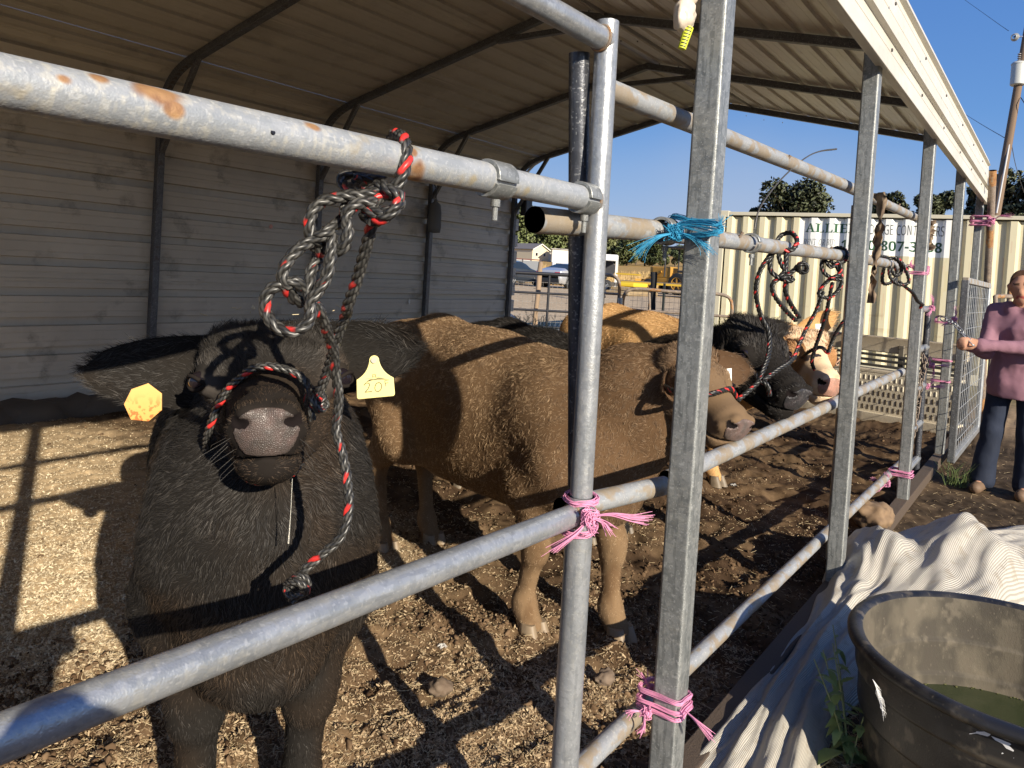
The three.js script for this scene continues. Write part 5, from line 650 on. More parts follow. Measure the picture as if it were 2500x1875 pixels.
{ // tan cow with a white face, farthest
  const hd = V(-0.28, 0, 0.96).normalize(), S = 0.98, pos = V(4.72, 0, -2.20);
  const tan = (p, h, what, r) => { const t = r ? r() : 0.4, k = clump(p, 22); let c = lerp3([0.36, 0.19, 0.065], [0.72, 0.46, 0.22], what >= 2 ? clamp(t * 0.6 + k * 0.6) : 0.4); if (h && what !== 3) { const e = Math.hypot((h.x - 0.12) / 0.10, (h.y + 0.07) / 0.07) * (Math.abs(h.z) > 0.045 ? 1 : 9), w = smooth(0.9, 1.15, e) * smooth(-0.02, 0.05, h.x); c = lerp3(lerp3([0.17, 0.06, 0.025], c, 0.4), lerp3([0.62, 0.43, 0.26], [0.78, 0.62, 0.44], t), w); } return c; };
  const c = makeCow({ name: 'tan_cow', label: 'golden tan cow with a white face and pink nose, farthest along the row', category: 'cow', pos, head: hd, scale: S, poll: atD(1966, 812, 3.62), muzzle: atD(2028, 936, 3.34), roll: -0.08, hsy: 1.15, hsz: 1.15, nose: [0.50, 0.27, 0.20], wet: 0.35, color: tan, cell: 0.02, neck: 0.9, back: 0.06, lid: [0.4, 0.25, 0.17],
    ears: [[atD(1900, 800, 3.60), V(-0.5, 0.2, 0.8).normalize(), 0.11], [atD(2032, 768, 3.80), V(-0.3, 0.2, 0.9).normalize(), 0.12]], fur: { body: 60000, face: 14000, ear: 3000, len: 0.026, width: 0.003, lift: 0.45, curl: 0.45, mat: M.hairDull } });
  const m = new THREE.Matrix4().makeBasis(AX.r.clone(), AX.u.clone(), AX.f.clone().negate()); m.setPosition(atD(1998, 802, 3.64)); part('ear_tag', new RoundedBoxGeometry(0.03, 0.045, 0.003, 2, 0.001).applyMatrix4(c.inv.clone().multiply(m)), flat(0.78, 0.80, 0.74), c.g).userData.label = 'white ear tag';
}
// ================================================================ stock tank, shade cloth, weeds, feed bunk
{
  const c = V(2.335, 0, -0.015), Rt = 0.392, Lz = 0.95, Hh = 0.42, tank = thing('stock_tank', 'black rubber oval stock tank with dusty inside and torn sticker', 'stock tank', V(c.x + 0.02, 0, c.z), -0.06); tank.scale.y = 0.95;
  const outl = (R, n = 72) => { const o = []; for (let i = 0; i < n; i++) { const a = i / n * 2 * Math.PI, s = Math.sin(a), k = Math.cos(a); o.push([R * s, -R * k + (k < 0 ? Lz : 0)]); } return o; };
  const loft = (prof, seed) => { const n = 96, P = [], U = [], I = []; let acc = 0; prof.forEach(([R, y], j) => { if (j) acc += Math.hypot(R - prof[j - 1][0], y - prof[j - 1][1]); const q = outl(R, n); for (let i = 0; i <= n; i++) { const [x, z] = q[i % n]; P.push(x, y, z); U.push(i / n * 4.2, acc); if (i && j) { const a = (j - 1) * (n + 1) + i - 1, b = a + n + 1; I.push(a, b, a + 1, a + 1, b, b + 1); } } }); const g = new THREE.BufferGeometry(); g.setAttribute('position', new THREE.Float32BufferAttribute(P, 3)); g.setAttribute('uv', new THREE.Float32BufferAttribute(U, 2)); g.setIndex(I); g.computeVertexNormals(); return g; };
  const scr = (a, b, dust, s) => tex(1024, 256, (u, v) => { let k = smooth(0.35, 0.7, fbm(u * 40, v * 10, s, 5, 40)); let q = lerp3(a, b, k); const sc = smooth(0.60, 0.78, fbm(u * 60, v * 22, s + 3, 5, 60)); q = lerp3(q, dust, sc * 0.6); if (perN(u * 600, v * 150, 600, 150, s + 8) > 0.93) q = lerp3(q, dust, 0.6); return q; });
  const mo = std({ map: rep(scr([0.010, 0.010, 0.011], [0.030, 0.028, 0.026], [0.15, 0.125, 0.09], 3), 4.2, 1), roughness: 0.42, bumpMap: zb(0.2), bumpScale: 0.0008 }), mi = std({ map: rep(scr([0.05, 0.042, 0.030], [0.105, 0.088, 0.062], [0.15, 0.125, 0.09], 9), 4.2, 1), roughness: 0.8, bumpMap: zb(0.2), bumpScale: 0.0008 });
  part('outer_wall', loft([[0.345, 0.0], [0.352, 0.012], [0.358, 0.10], [0.366, 0.105], [0.368, 0.115], [0.370, 0.20], [0.378, 0.206], [0.380, 0.216], [0.382, 0.305], [0.390, 0.311], [0.392, 0.321], [0.394, 0.385]]), mo, tank);
  part('rim', loft([[0.394, 0.385], [0.408, 0.388], [0.416, 0.396], [0.417, 0.407], [0.411, 0.417], [0.398, 0.421], [0.386, 0.419], [0.378, 0.411]]), mo, tank);
  part('inner_wall', loft([[0.378, 0.411], [0.372, 0.36], [0.368, 0.29], [0.357, 0.283], [0.355, 0.275], [0.350, 0.19], [0.340, 0.183], [0.338, 0.175], [0.330, 0.10], [0.315, 0.07], [0.22, 0.066], [0.05, 0.064], [0.001, 0.064]]), mi, tank);
  part('water', loft([[0.345, 0.150], [0.2, 0.150], [0.001, 0.150]]), new THREE.MeshPhysicalMaterial({ color: C(0.035, 0.045, 0.018), roughness: 0.05, side: THREE.DoubleSide }), tank);
  { const r = rng(4), sc = []; for (let i = 0; i < 220; i++) { const a = r() * 6.28, R = 0.325 + 0.02 * r(), z = -R * Math.cos(a) + (Math.cos(a) < 0 ? Lz : 0); sc.push(blob(0.003 + 0.006 * r() * r(), i % 7, 0.4, 0, [1, 0.3, 1]).translate(R * Math.sin(a), 0.1515, z)); } part('algae_scum', sc, flat(0.10, 0.10, 0.03), tank, true); }
  // torn sticker on the outside
  tank.updateMatrixWorld(true); const inv = tank.matrixWorld.clone().invert();
  const hit = (u, v) => { let q = null; for (let t = 0.9; t < 2.4; t += 0.002) { const p = EYE.clone().addScaledVector(ray(u, v), t).applyMatrix4(inv); const R = 0.366 + 0.07 * p.y, dz = p.z < 0 ? p.z : 0, d = Math.hypot(p.x, dz) - R; if (d < 0.0022) { q = p; break; } } return q; };
  const patch = (us, col, name) => { const n = 10, P = [], I = []; const cu = us.reduce((a, b) => a + b[0], 0) / us.length, cv = us.reduce((a, b) => a + b[1], 0) / us.length, c0 = hit(cu, cv); if (!c0) return; P.push(c0.x, c0.y, c0.z); const m = us.length; us.forEach(([u, v]) => { const p = hit(u, v) || c0; P.push(p.x, p.y, p.z); }); for (let i = 0; i < m; i++) I.push(0, 1 + i, 1 + (i + 1) % m); const g = new THREE.BufferGeometry(); g.setAttribute('position', new THREE.Float32BufferAttribute(P, 3)); g.setIndex(I); g.computeVertexNormals(); part(name, g, flat(...col, { roughness: 0.5 }), tank); };
  const zz = (l) => l.map(([x, y]) => [2050 + x / 2.289, 1150 + y / 2.289]);
  patch(zz([[745, 1360], [800, 1385], [890, 1430], [1030, 1475], [1020, 1505], [985, 1500], [930, 1480], [885, 1475], [860, 1455], [815, 1420], [770, 1405], [745, 1390]]), [0.62, 0.66, 0.70], 'sticker'); patch(zz([[790, 1385], [840, 1405], [885, 1440], [880, 1465], [850, 1440], [800, 1410]]), [0.16, 0.38, 0.60], 'sticker'); patch(zz([[900, 1450], [960, 1465], [1024, 1480], [1015, 1500], [950, 1482], [905, 1468]]), [0.20, 0.42, 0.62], 'sticker');
  patch(zz([[735, 1430], [790, 1445], [850, 1465], [835, 1480], [800, 1490], [760, 1480], [725, 1470], [720, 1450]]), [0.68, 0.67, 0.66], 'sticker'); patch(zz([[722, 1483], [760, 1500], [795, 1525], [770, 1528], [740, 1510]]), [0.66, 0.65, 0.64], 'sticker'); patch(zz([[845, 1480], [900, 1500], [950, 1520], [985, 1550], [970, 1568], [930, 1550], [910, 1525], [870, 1505]]), [0.68, 0.67, 0.66], 'sticker'); patch(zz([[905, 1568], [925, 1575], [922, 1590], [905, 1582]]), [0.7, 0.7, 0.7], 'sticker'); patch(zz([[960, 1590], [985, 1600], [980, 1616], [962, 1610]]), [0.7, 0.7, 0.7], 'sticker');
}
// knitted shade cloth with woven stripes: a rope of folds along the fence, a heap, and an arm away to the right
{
  const st = [ // ground point, half width, height, lift of the middle
    [V(1.30, 0, -0.46), 0.20, 0.03], [V(1.75, 0, -0.55), 0.19, 0.05], [V(2.05, 0, -0.565), 0.155, 0.085], [V(2.42, 0, -0.575), 0.14, 0.10], [V(2.85, 0, -0.56), 0.16, 0.12], [V(3.25, 0, -0.50), 0.24, 0.15], [V(3.62, 0, -0.42), 0.34, 0.26], [V(3.95, 0, -0.36), 0.38, 0.27], [V(4.35, 0, -0.22), 0.34, 0.13], [V(4.75, 0, 0.02), 0.32, 0.10], [V(5.1, 0, 0.35), 0.36, 0.11], [V(5.4, 0, 0.8), 0.40, 0.08]];
  const path = cat(st.map((s) => s[0])), n = 420, m = 110, P = [], U = [], I = [], val = (k, t) => { const f = t * (st.length - 1), i = Math.min(st.length - 2, Math.floor(f)), w = fade(f - i); return mix(st[i][k], st[i + 1][k], w); };
  for (let i = 0; i <= n; i++) {
    const t = i / n, c = path.getPoint(t), tg = path.getTangent(t), sd = V(-tg.z, 0, tg.x).normalize(), w = val(1, t), h = val(2, t), L = t * 5.2, heap = smooth(0.40, 0.55, t) * smooth(0.80, 0.66, t);
    for (let k = 0; k <= m; k++) {
      const s = k / m * 2 - 1, wob = 0.18 * (fbm(L * 1.3, s * 1.1, 3, 2) - 0.5), S = s + wob * 0.6;
      let y = h * Math.pow(Math.max(0, 1 - s * s), 0.6) * (0.72 + 0.55 * fbm(L * 1.8, s * 1.5, 7, 3));
      const ridge = (q) => 0.5 + 0.5 * Math.cos(6.2832 * q) * (0.75 + 0.25 * Math.cos(6.2832 * q)), crease = (q) => 1 - Math.abs(2 * (q - Math.floor(q)) - 1);
      y += (0.032 - 0.006 * heap) * (1 - s ** 8) * (ridge(s * (2.3 - 0.8 * heap) + 1.6 * fbm(L * 0.9, s, 11, 2) + L * (0.25 + 0.35 * heap)) - 0.5) + 0.009 * (crease(s * 5.2 + 2 * fbm(L * 1.7, s * 2, 13, 2)) - 0.5) * (1 - s ** 8);
      y += heap * 0.16 * (1 - Math.abs(2 * fbm(L * 1.3 + s * 0.5, s * 0.9 - L * 0.4, 17, 2) - 1) - 0.72) + 0.010 * (fbm(L * 9, s * 6, 19, 2) - 0.5);
      const q = c.clone().addScaledVector(sd, S * w * (1 + 0.12 * Math.sin(L * 3.1 + s))); P.push(q.x, Math.max(groundY(q.x, q.z) + 0.006, 0.012 + y) , q.z); U.push(s * 0.62 + 0.05 * wob, L);
      if (i && k) { const a = (i - 1) * (m + 1) + k - 1, b = a + m + 1; I.push(a, a + 1, b, a + 1, b + 1, b); }
    }
  }
  const g = new THREE.BufferGeometry(); g.setAttribute('position', new THREE.Float32BufferAttribute(P, 3)); g.setAttribute('uv', new THREE.Float32BufferAttribute(U, 2)); g.setIndex(I); g.computeVertexNormals();
  const t = tex(512, 512, (u, v) => { const s = u * 26, a = Math.abs((s % 1) - 0.5) * 2, yarn = 0.5 + 0.5 * Math.sin(v * 512 * 0.8 + Math.floor(s) * 2); let c = lerp3([0.34, 0.315, 0.27], [0.53, 0.495, 0.425], smooth(0.25, 0.55, a) * (0.8 + 0.2 * yarn)); c = lerp3(c, [0.30, 0.25, 0.18], 0.5 * smooth(0.55, 0.75, fbm(u * 6, v * 6, 5, 4, 6))); return c; });
  const b = tex(256, 256, (u) => { const a = Math.abs(((u * 26) % 1) - 0.5) * 2; return smooth(0.2, 0.6, a); }, false);
  rep(t, 0.28, 0.28); rep(b, 0.28, 0.28);
  solo('shade_cloth', g, std({ map: t, bumpMap: b, bumpScale: 0.0022, roughness: 0.8 }), 'grey and white striped shade cloth in a heap along the posts behind the tank', 'shade cloth');
}
// weeds, with a feather caught in one
function leafGeo(L, w, bend, lobes = 0) { const n = 8, P = [], I = []; for (let i = 0; i <= n; i++) { const t = i / n, ww = w * 0.5 * Math.sin(Math.PI * Math.min(1, t * 0.94 + 0.04)) * (1 + lobes * Math.sin(t * 22)), y = -bend * t * t * L; P.push(-ww, y + ww * 0.25, t * L, 0, y, t * L, ww, y + ww * 0.25, t * L); if (i) { const a = (i - 1) * 3; I.push(a, a + 1, a + 3, a + 1, a + 4, a + 3, a + 1, a + 2, a + 4, a + 2, a + 5, a + 4); } } const g = new THREE.BufferGeometry(); g.setAttribute('position', new THREE.Float32BufferAttribute(P, 3)); g.setIndex(I); g.computeVertexNormals(); return g; }
const mLeaf = (r, g, b) => new THREE.MeshPhysicalMaterial({ color: C(r, g, b), roughness: 0.6, side: THREE.DoubleSide, transmission: 0.15, thickness: 0 });
function weed(label, p, stems, size, seed, col = [0.22, 0.30, 0.10]) {
  const w = thing('weed', label, 'weed', V(p.x, groundY(p.x, p.z), p.z)), r = rng(seed), mL = mLeaf(...col), mS = flat(0.25, 0.28, 0.12), lg = [leafGeo(1, 0.42, 0.35, 0.12), leafGeo(1, 0.52, 0.6, 0.1), leafGeo(1, 0.36, 0.1, 0.15)];
  for (let s = 0; s < stems; s++) { const a = r() * 6.28, h = size * (0.55 + 0.6 * r()), lean = 0.18 + 0.25 * r(), pts = [V(0, 0, 0), V(Math.cos(a) * lean * h * 0.4, h * 0.5, Math.sin(a) * lean * h * 0.4), V(Math.cos(a) * lean * h, h, Math.sin(a) * lean * h)], cv = cat(pts); part('stem', sweep(cv.getSpacedPoints(8), (t) => 0.0032 - 0.0018 * t, 6), mS, w);
    for (let k = 0; k < 12; k++) { const t = 0.12 + 0.86 * k / 12, q = cv.getPoint(t), m = part('leaf', lg[k % 3], mL, w); m.position.copy(q); m.rotation.set(-0.5 + 0.9 * r(), k * 2.4 + r(), 0, 'YXZ'); m.scale.setScalar(size * (0.07 + 0.07 * (1 - t) + 0.05 * r())); } }
  return w;
}
{
  const p = onY(2075, 1880, 0), w = weed('small leafy green weed growing between the shade cloth and stock tank', V(p.x - 0.01, 0, p.z), 6, 0.33, 3);
  const big = part('leaf', leafGeo(0.085, 0.075, 0.25, 0.05), mLeaf(0.22, 0.31, 0.10), w); big.position.set(-0.05, 0.075, -0.01); big.rotation.set(-0.2, -2.4, 0.2);
  const fp = atD(2128, 1690, 1.72), r = rng(2), g = []; for (let i = 0; i < 40; i++) { const t = i / 40, a = V(fp.x + 0.012 * Math.sin(t * 3), fp.y + 0.03 - 0.06 * t, fp.z + 0.02 * t), s = i % 2 ? 1 : -1; g.push(sweep([a, a.clone().add(V(s * 0.008, -0.012, 0.006 + 0.006 * r())), a.clone().add(V(s * 0.012 + 0.004 * r(), -0.026, 0.010))], (q) => 0.0006 * (1 - 0.8 * q), 4)); } solo('feather', g, flat(0.76, 0.75, 0.72), 'soft white feather caught on the weed beside the tank', 'feather');
  // low tufts by the gate
  const gt = onY(2300, 1180, 0), gr = []; for (let i = 0; i < 60; i++) { const a = r() * 6.28, b = V(0.10 * (r() - 0.5), 0, 0.14 * (r() - 0.5)), h = 0.08 + 0.12 * r(); gr.push(sweep([b, b.clone().add(V(Math.cos(a) * 0.03, h * 0.6, Math.sin(a) * 0.03)), b.clone().add(V(Math.cos(a) * 0.09, h, Math.sin(a) * 0.09))], (t) => 0.0025 * (1 - 0.9 * t), 4)); } const tuft = solo('grass_tuft', gr, mLeaf(0.12, 0.17, 0.05), 'thin green grass tuft at the foot of the mesh gate', 'grass tuft'); tuft.position.set(gt.x, 0, gt.z + 0.08);
}
// pale feed bunk in front of the container
{
  const A = onY(1930, 985, 0), B = onY(2350, 1062, 0), L = A.distanceTo(B), d = B.clone().sub(A).normalize(), g = thing('feed_bunk', 'dusty cream feed bunk with slatted top and slotted front before the container', 'feed bunk', V((A.x + B.x) / 2, 0, (A.z + B.z) / 2), Math.atan2(-d.z, d.x));
  const cream = vtx({ roughness: 0.75, bumpMap: zb(0.2), bumpScale: 0.002 }), dust = (q) => { const k = fbm(q.x * 5, q.y * 9, q.z * 9, 4); return lerp3([0.36, 0.29, 0.20], [0.62, 0.55, 0.42], smooth(0.35, 0.6, k)); }, P = (x) => { x.rotateX(0); return paint(x, dust); };
  part('base', P(box(L, 0.10, 0.34, 0, 0.05, 0.10)), cream, g); const fr = box(L, 0.44, 0.035, 0, 0.28, 0.22, 0.006); part('front_panel', P(fr), cream, g);
  part('top_plank', P(box(L, 0.16, 0.10, 0, 0.78, -0.02, 0.012)), cream, g); part('top_plank', P(box(L, 0.03, 0.22, 0, 0.515, 0.13, 0.008)), cream, g);
  for (let i = 0; i < 3; i++) part('slat', box(L, 0.026, 0.04, 0, 0.565 + 0.052 * i, 0.10 - 0.03 * i, 0.004), flat(0.05, 0.046, 0.04), g);
  for (const x of [-0.48, -0.16, 0.16, 0.48]) part('bracket', box(0.05, 0.30, 0.06, x * L, 0.64, 0.02, 0.004), flat(0.16, 0.14, 0.11), g);
  const sl = [[], []]; for (let j = 0; j < 5; j++) for (let i = 0; i < 34; i++) { const x = (i - 16.5) * L / 35; sl[j < 2 ? 0 : 1].push(new THREE.CapsuleGeometry(0.009, 0.035, 3, 8).scale(1, 1, 0.5).translate(x + 0.02 * (j % 2), 0.45 - 0.075 * j, 0.238)); } part('slot_rib', sl[0], flat(0.68, 0.62, 0.48), g, true); part('slot', sl[1], flat(0.13, 0.105, 0.07), g, true);
}
// ================================================================ shipping container
{
  const L = atD(1757, 520, 13.35).setY(0), R0 = atD(2500, 523, 11.15).setY(0), dir = R0.clone().sub(L).normalize(), LEN = 6.06, HT = 2.59, ang = Math.atan2(-dir.z, dir.x), c = thing('shipping_container', 'cream corrugated shipping container with a white painted sign behind the pen', 'container', L.clone(), ang);
  c.updateMatrixWorld(true); const inv = c.matrixWorld.clone().invert();
  const hitU = (u, v) => { const q = ray(u, v).transformDirection(inv), e = EYE.clone().applyMatrix4(inv), t = -e.z / q.z; return [e.x + q.x * t, e.y + q.y * t]; };
  const Wp = 2048, Hp = 1024, X = (m) => m / LEN * Wp, Y = (m) => (1 - m / HT) * Hp, cv = document.createElement('canvas'); cv.width = Wp; cv.height = Hp; const x = cv.getContext('2d');
  x.fillStyle = '#cdc4a4'; x.fillRect(0, 0, Wp, Hp); const r = rng(3);
  for (let i = 0; i < 900; i++) { x.fillStyle = `rgba(${150 + r() * 60 | 0},${125 + r() * 50 | 0},${80 + r() * 40 | 0},${0.05 + 0.10 * r()})`; const w = 2 + r() * 10; x.fillRect(r() * Wp, r() * Hp, w, 10 + r() * 160); }
  const [sx0, sy0] = hitU(1955, 526), [sx1, sy1] = hitU(2317, 630); x.fillStyle = '#e6e6e2'; x.fillRect(X(sx0), Y(sy0), X(sx1) - X(sx0), Y(sy1) - Y(sy0));
  const text = (s, u0, u1, vt, vb, font, col, italic) => { const [a, ya] = hitU(u0, vt), [b] = hitU(u1, vt), [, yb] = hitU(u0, vb); const h = Y(yb) - Y(ya); x.save(); x.font = font.replace('#', String(Math.round(h * 1.36))); const w = x.measureText(s).width; x.fillStyle = col; x.translate(X(a), Y(yb)); x.scale((X(b) - X(a)) / w, 1); if (italic) x.transform(1, 0, -0.2, 1, 0, 0); x.fillText(s, 0, 0); x.restore(); };
  text('ALLIED', 1966, 2098, 544, 566, 'bold #px serif', '#1d4a2c'); text('STORAGE CONTAINERS', 2102, 2308, 547, 571, '#px sans-serif', '#4a4f49'); text('RENT OR BUY', 1960, 2042, 582, 597, '#px serif', '#5a5f5a', true); text('1-800-807-3888', 2052, 2303, 584, 608, 'bold #px sans-serif', '#1f4630');
  for (let i = 0; i < 120; i++) { x.fillStyle = `rgba(120,90,50,${0.03 + 0.08 * r()})`; x.fillRect(r() * Wp, Hp * (0.6 + 0.4 * r()), 20 + 60 * r(), 4 + 30 * r()); }
  const map = new THREE.CanvasTexture(cv); map.colorSpace = THREE.SRGBColorSpace; map.wrapS = map.wrapT = THREE.ClampToEdgeWrapping;
  const pts = [], pitch = 0.278; for (let s = 0.14, k = 0; s < LEN - 0.14; s += pitch, k++) for (const [a, z] of [[0, 0], [0.086, 0], [0.132, -0.066], [0.232, -0.066]]) if (s + a < LEN - 0.1) pts.push([s + a, z]);
  const pos = [], nor = [], uv = []; for (let i = 1; i < pts.length; i++) { const [a, za] = pts[i - 1], [b, zb_] = pts[i], n = V(-(zb_ - za), 0, b - a).normalize(); for (const [p, q] of [[0, 0.16], [1, 0.16], [1, HT - 0.10], [0, 0.16], [1, HT - 0.10], [0, HT - 0.10]]) { pos.push(p ? b : a, q, p ? zb_ : za); nor.push(n.x, n.y, n.z); uv.push((p ? b : a) / LEN, q / HT); } }
  const g = new THREE.BufferGeometry(); g.setAttribute('position', new THREE.Float32BufferAttribute(pos, 3)); g.setAttribute('normal', new THREE.Float32BufferAttribute(nor, 3)); g.setAttribute('uv', new THREE.Float32BufferAttribute(uv, 2));
  part('corrugated_side', g, std({ map, roughness: 0.6 }), c);
  const cream = flat(0.52, 0.48, 0.36, { roughness: 0.6 }); part('top_rail', box(LEN, 0.06, 0.06, LEN / 2, HT - 0.05, -0.01, 0.006), cream, c); part('bottom_rail', box(LEN, 0.16, 0.05, LEN / 2, 0.08, -0.012, 0.006), cream, c);
  for (const s of [0.05, LEN - 0.05]) part('corner_post', box(0.12, HT - 0.16, 0.16, s, HT / 2, -0.05, 0.01), cream, c); for (const s of [0.08, LEN - 0.08]) for (const y of [0.06, HT - 0.06]) part('corner_casting', box(0.178, 0.118, 0.162, s, y, -0.055, 0.012), cream, c);
  part('roof', box(LEN - 0.02, 0.03, 2.40, LEN / 2, HT - 0.055, -1.24), cream, c); part('back_side', box(LEN, HT - 0.2, 0.04, LEN / 2, HT / 2, -2.42), cream, c); for (const s of [0.03, LEN - 0.03]) part('end_wall', box(0.04, HT - 0.2, 2.3, s, HT / 2, -1.24), cream, c);
}
// ================================================================ fences behind the pen
const lay = (u, v, d) => { const p = atD(u, v, d); return V(p.x, groundY(p.x, p.z), p.z); };
{
  const f = thing('pipe_fence', 'black painted pipe fence behind the end of the shed wall', 'fence', V()); const D = 14, a = lay(1200, 700, D), b = lay(1480, 700, D), mat = flat(0.018, 0.018, 0.022, { roughness: 0.45 });
  for (const h of [1.28, 0.92, 0.60, 0.30]) part('rail', pipe(a.clone().setY(a.y + h), b.clone().setY(b.y + h + 0.02), h > 1.2 ? 0.034 : 0.022, 10), mat, f);
  for (const t of [0.02, 0.50, 0.98]) { const p = a.clone().lerp(b, t); part('post', pipe(p, p.clone().setY(p.y + 1.28), 0.024, 10), mat, f); }
  const wf = thing('wire_fence', 'woven wire mesh fence on weathered wooden posts by the gravel lot', 'fence', V()), D2 = 14.7, p0 = lay(1180, 700, D2), p1 = lay(1780, 700, D2 + 1.0), wm = flat(0.30, 0.29, 0.27, { metalness: 0.4, roughness: 0.5 }), W = [];
  for (let j = 0; j < 9; j++) W.push(sweep([p0.clone().setY(p0.y + 0.08 + 0.13 * j), p1.clone().setY(p1.y + 0.08 + 0.13 * j)], 0.0028, 4)); const n = 52; for (let i = 0; i <= n; i++) { const q = p0.clone().lerp(p1, i / n); W.push(sweep([q.clone().setY(q.y + 0.08), q.clone().setY(q.y + 1.12)], 0.0024, 4)); } part('wire_mesh', W, wm, wf, true);
  const wood = (u, h, r0, s, lean = 0, col = [0.22, 0.155, 0.10]) => { const b0 = lay(u, 700, D2 + 0.1), q = []; for (let i = 0; i <= 10; i++) q.push(V(b0.x + 0.03 * Math.sin(i * 0.8 + s) + lean * i / 10, b0.y + h * i / 10, b0.z + 0.02 * Math.cos(i + s))); part('post', paint(sweep(q, (t) => r0 * (1 + 0.12 * Math.sin(t * 9 + s)) * (1 - 0.15 * t), 10), (p) => lerp3(col, col.map((c) => c * 1.7), fbm(p.x * 40, p.y * 4, p.z * 40, 3))), M.plain, wf); };
  wood(1312, 1.52, 0.055, 1, 0.05); wood(1595, 1.45, 0.075, 4, 0.0, [0.012, 0.011, 0.011]); wood(1840, 1.3, 0.06, 2);
}
function bentGate(label, u0, u1, v, D, hgt, mat, rails, n = 1) {   // pipe gate with rounded corners
  const g = thing('pipe_gate', label, 'gate', V()), a = lay(u0, v, D), b = lay(u1, v, D + n), up1 = (p, h) => p.clone().setY(p.y + h), R = 0.14, d = b.clone().sub(a).normalize();
  part('frame', sweep(cat([up1(a, 0.12), up1(a, hgt * 0.6), up1(a, hgt - R), up1(a, hgt - R * 0.3).addScaledVector(d, R * 0.3), up1(a, hgt).addScaledVector(d, R), up1(a.clone().lerp(b, 0.5), hgt), up1(b, hgt).addScaledVector(d, -R), up1(b, hgt - R * 0.3).addScaledVector(d, -R * 0.3), up1(b, hgt - R), up1(b, hgt * 0.6), up1(b, 0.12)]).getSpacedPoints(80), 0.026, 10), mat, g);
  for (const h of rails) part('rail', pipe(up1(a, h), up1(b, h), 0.020, 8), mat, g); return g;
}
{
  const m = std({ map: M.pipeRust.map, roughness: 0.7, metalness: 0.2 }); const g1 = bentGate('rusty round cornered pipe gate behind the nearest round stile', 1400, 1512, 700, 11.6, 1.33, m, [1.05, 0.78, 0.52, 0.28], 0.2);
  const g2 = bentGate('long rusty pipe gate with a leaning brace left of the container', 1524, 1790, 700, 11.8, 1.14, m, [0.82, 0.56, 0.32], -0.4), a = lay(1586, 700, 11.75), b = lay(1600, 700, 11.7); part('brace', pipe(a.clone().setY(a.y + 1.12), b.clone().setY(b.y + 0.1), 0.02, 8), m, g2);
  const t = lay(1517, 700, 11.6); solo('gate_post', [pipe(t.clone().setY(-0.05), t.clone().setY(t.y + 1.0), 0.035, 12)], M.railClean, 'short bright steel gate post between the two rusty gates', 'post');
  const p2 = lay(1622, 700, 14.0); solo('t_post', bar(p2, p2.clone().setY(p2.y + 1.25), 0.04, 0.03, V(1, 0, 0)), flat(0.02, 0.025, 0.022), 'thin dark steel fence stake behind the long rusty gate', 'post');
}
// blue grey tarpaulin corner and weeds at the end of the wall
{ const p = onY(1275, 808, 0), g = new THREE.BufferGeometry(); const a = V(p.x, 0, p.z); const P = [[-0.3, 0, 0], [0.95, 0, 0.35], [-0.25, 0.62, -0.2], [0.2, 0.30, 0.05], [0.6, 0.10, 0.25], [-0.3, 0, -0.8], [0.9, 0, -0.5]]; g.setAttribute('position', new THREE.Float32BufferAttribute(P.flat(), 3)); g.setIndex([0, 3, 2, 0, 4, 3, 0, 1, 4, 2, 3, 5, 3, 6, 5, 3, 4, 6, 4, 1, 6]); g.computeVertexNormals(); const m = solo('tarpaulin', g, std({ color: C(0.12, 0.15, 0.22), roughness: 0.5 }), 'folded blue grey tarpaulin at the far end of the shed wall', 'tarpaulin'); m.position.copy(a.add(V(-0.1, 0, -0.3))); }
function bush(label, p, w, h, n, col, seed, name = 'weed_clump') { const r = rng(seed), g = thing(name, label, 'weeds', V(p.x, p.y, p.z)), L = []; for (let i = 0; i < n; i++) { const a = r() * 6.28, R = w * Math.sqrt(r()) * 0.5, hh = h * (0.35 + 0.65 * r()) * (1 - 0.5 * R / w), b = V(Math.cos(a) * R, 0, Math.sin(a) * R), t = V(b.x + (r() - 0.5) * hh * 0.6, hh, b.z + (r() - 0.5) * hh * 0.6), k = []; k.push(sweep([b, b.clone().lerp(t, 0.55).add(V(0, hh * 0.06, 0)), t], (q) => 0.006 * (1 - 0.8 * q), 3, false)); for (let j = 0; j < 5; j++) { const q = b.clone().lerp(t, 0.3 + 0.14 * j), a2 = r() * 6.28, e = q.clone().add(V(Math.cos(a2) * 0.07, 0.04 + 0.05 * r(), Math.sin(a2) * 0.07)); k.push(sweep([q, q.clone().lerp(e, 0.5).add(V(0, 0.01, 0)), e], (s) => 0.010 * (0.4 + s) * (1.05 - s), 3, false)); } const f = r(); k.forEach((s) => { paint(s, () => lerp3(col[0], col[1], f)); L.push(s); }); } part('foliage', L, M.plain, g, true); return g; }
const GR = [[0.10, 0.13, 0.035], [0.26, 0.25, 0.09]], DRY = [[0.26, 0.20, 0.10], [0.42, 0.34, 0.17]];
[[1300, 12.6, 0.9, 0.8, DRY, 'dry grey weeds around the wooden fence post'], [1375, 12.4, 0.8, 0.5, DRY, 'thin dry weeds left of the nearest round stile, under the black fence'], [1485, 12.6, 1.3, 0.85, GR, 'green weeds growing through the first rusty gate'], [1560, 12.5, 1.4, 0.75, GR, 'green weeds under the left end of the long rusty gate'], [1640, 12.6, 1.6, 0.8, GR, 'tall green weeds under the right end of the long rusty gate'], [1745, 12.9, 1.0, 0.85, GR, 'green weeds at the left corner of the container']].forEach(([u, d, w, h, c, l], i) => bush(l, lay(u, 700, d), w, h, 130, c, 40 + i));
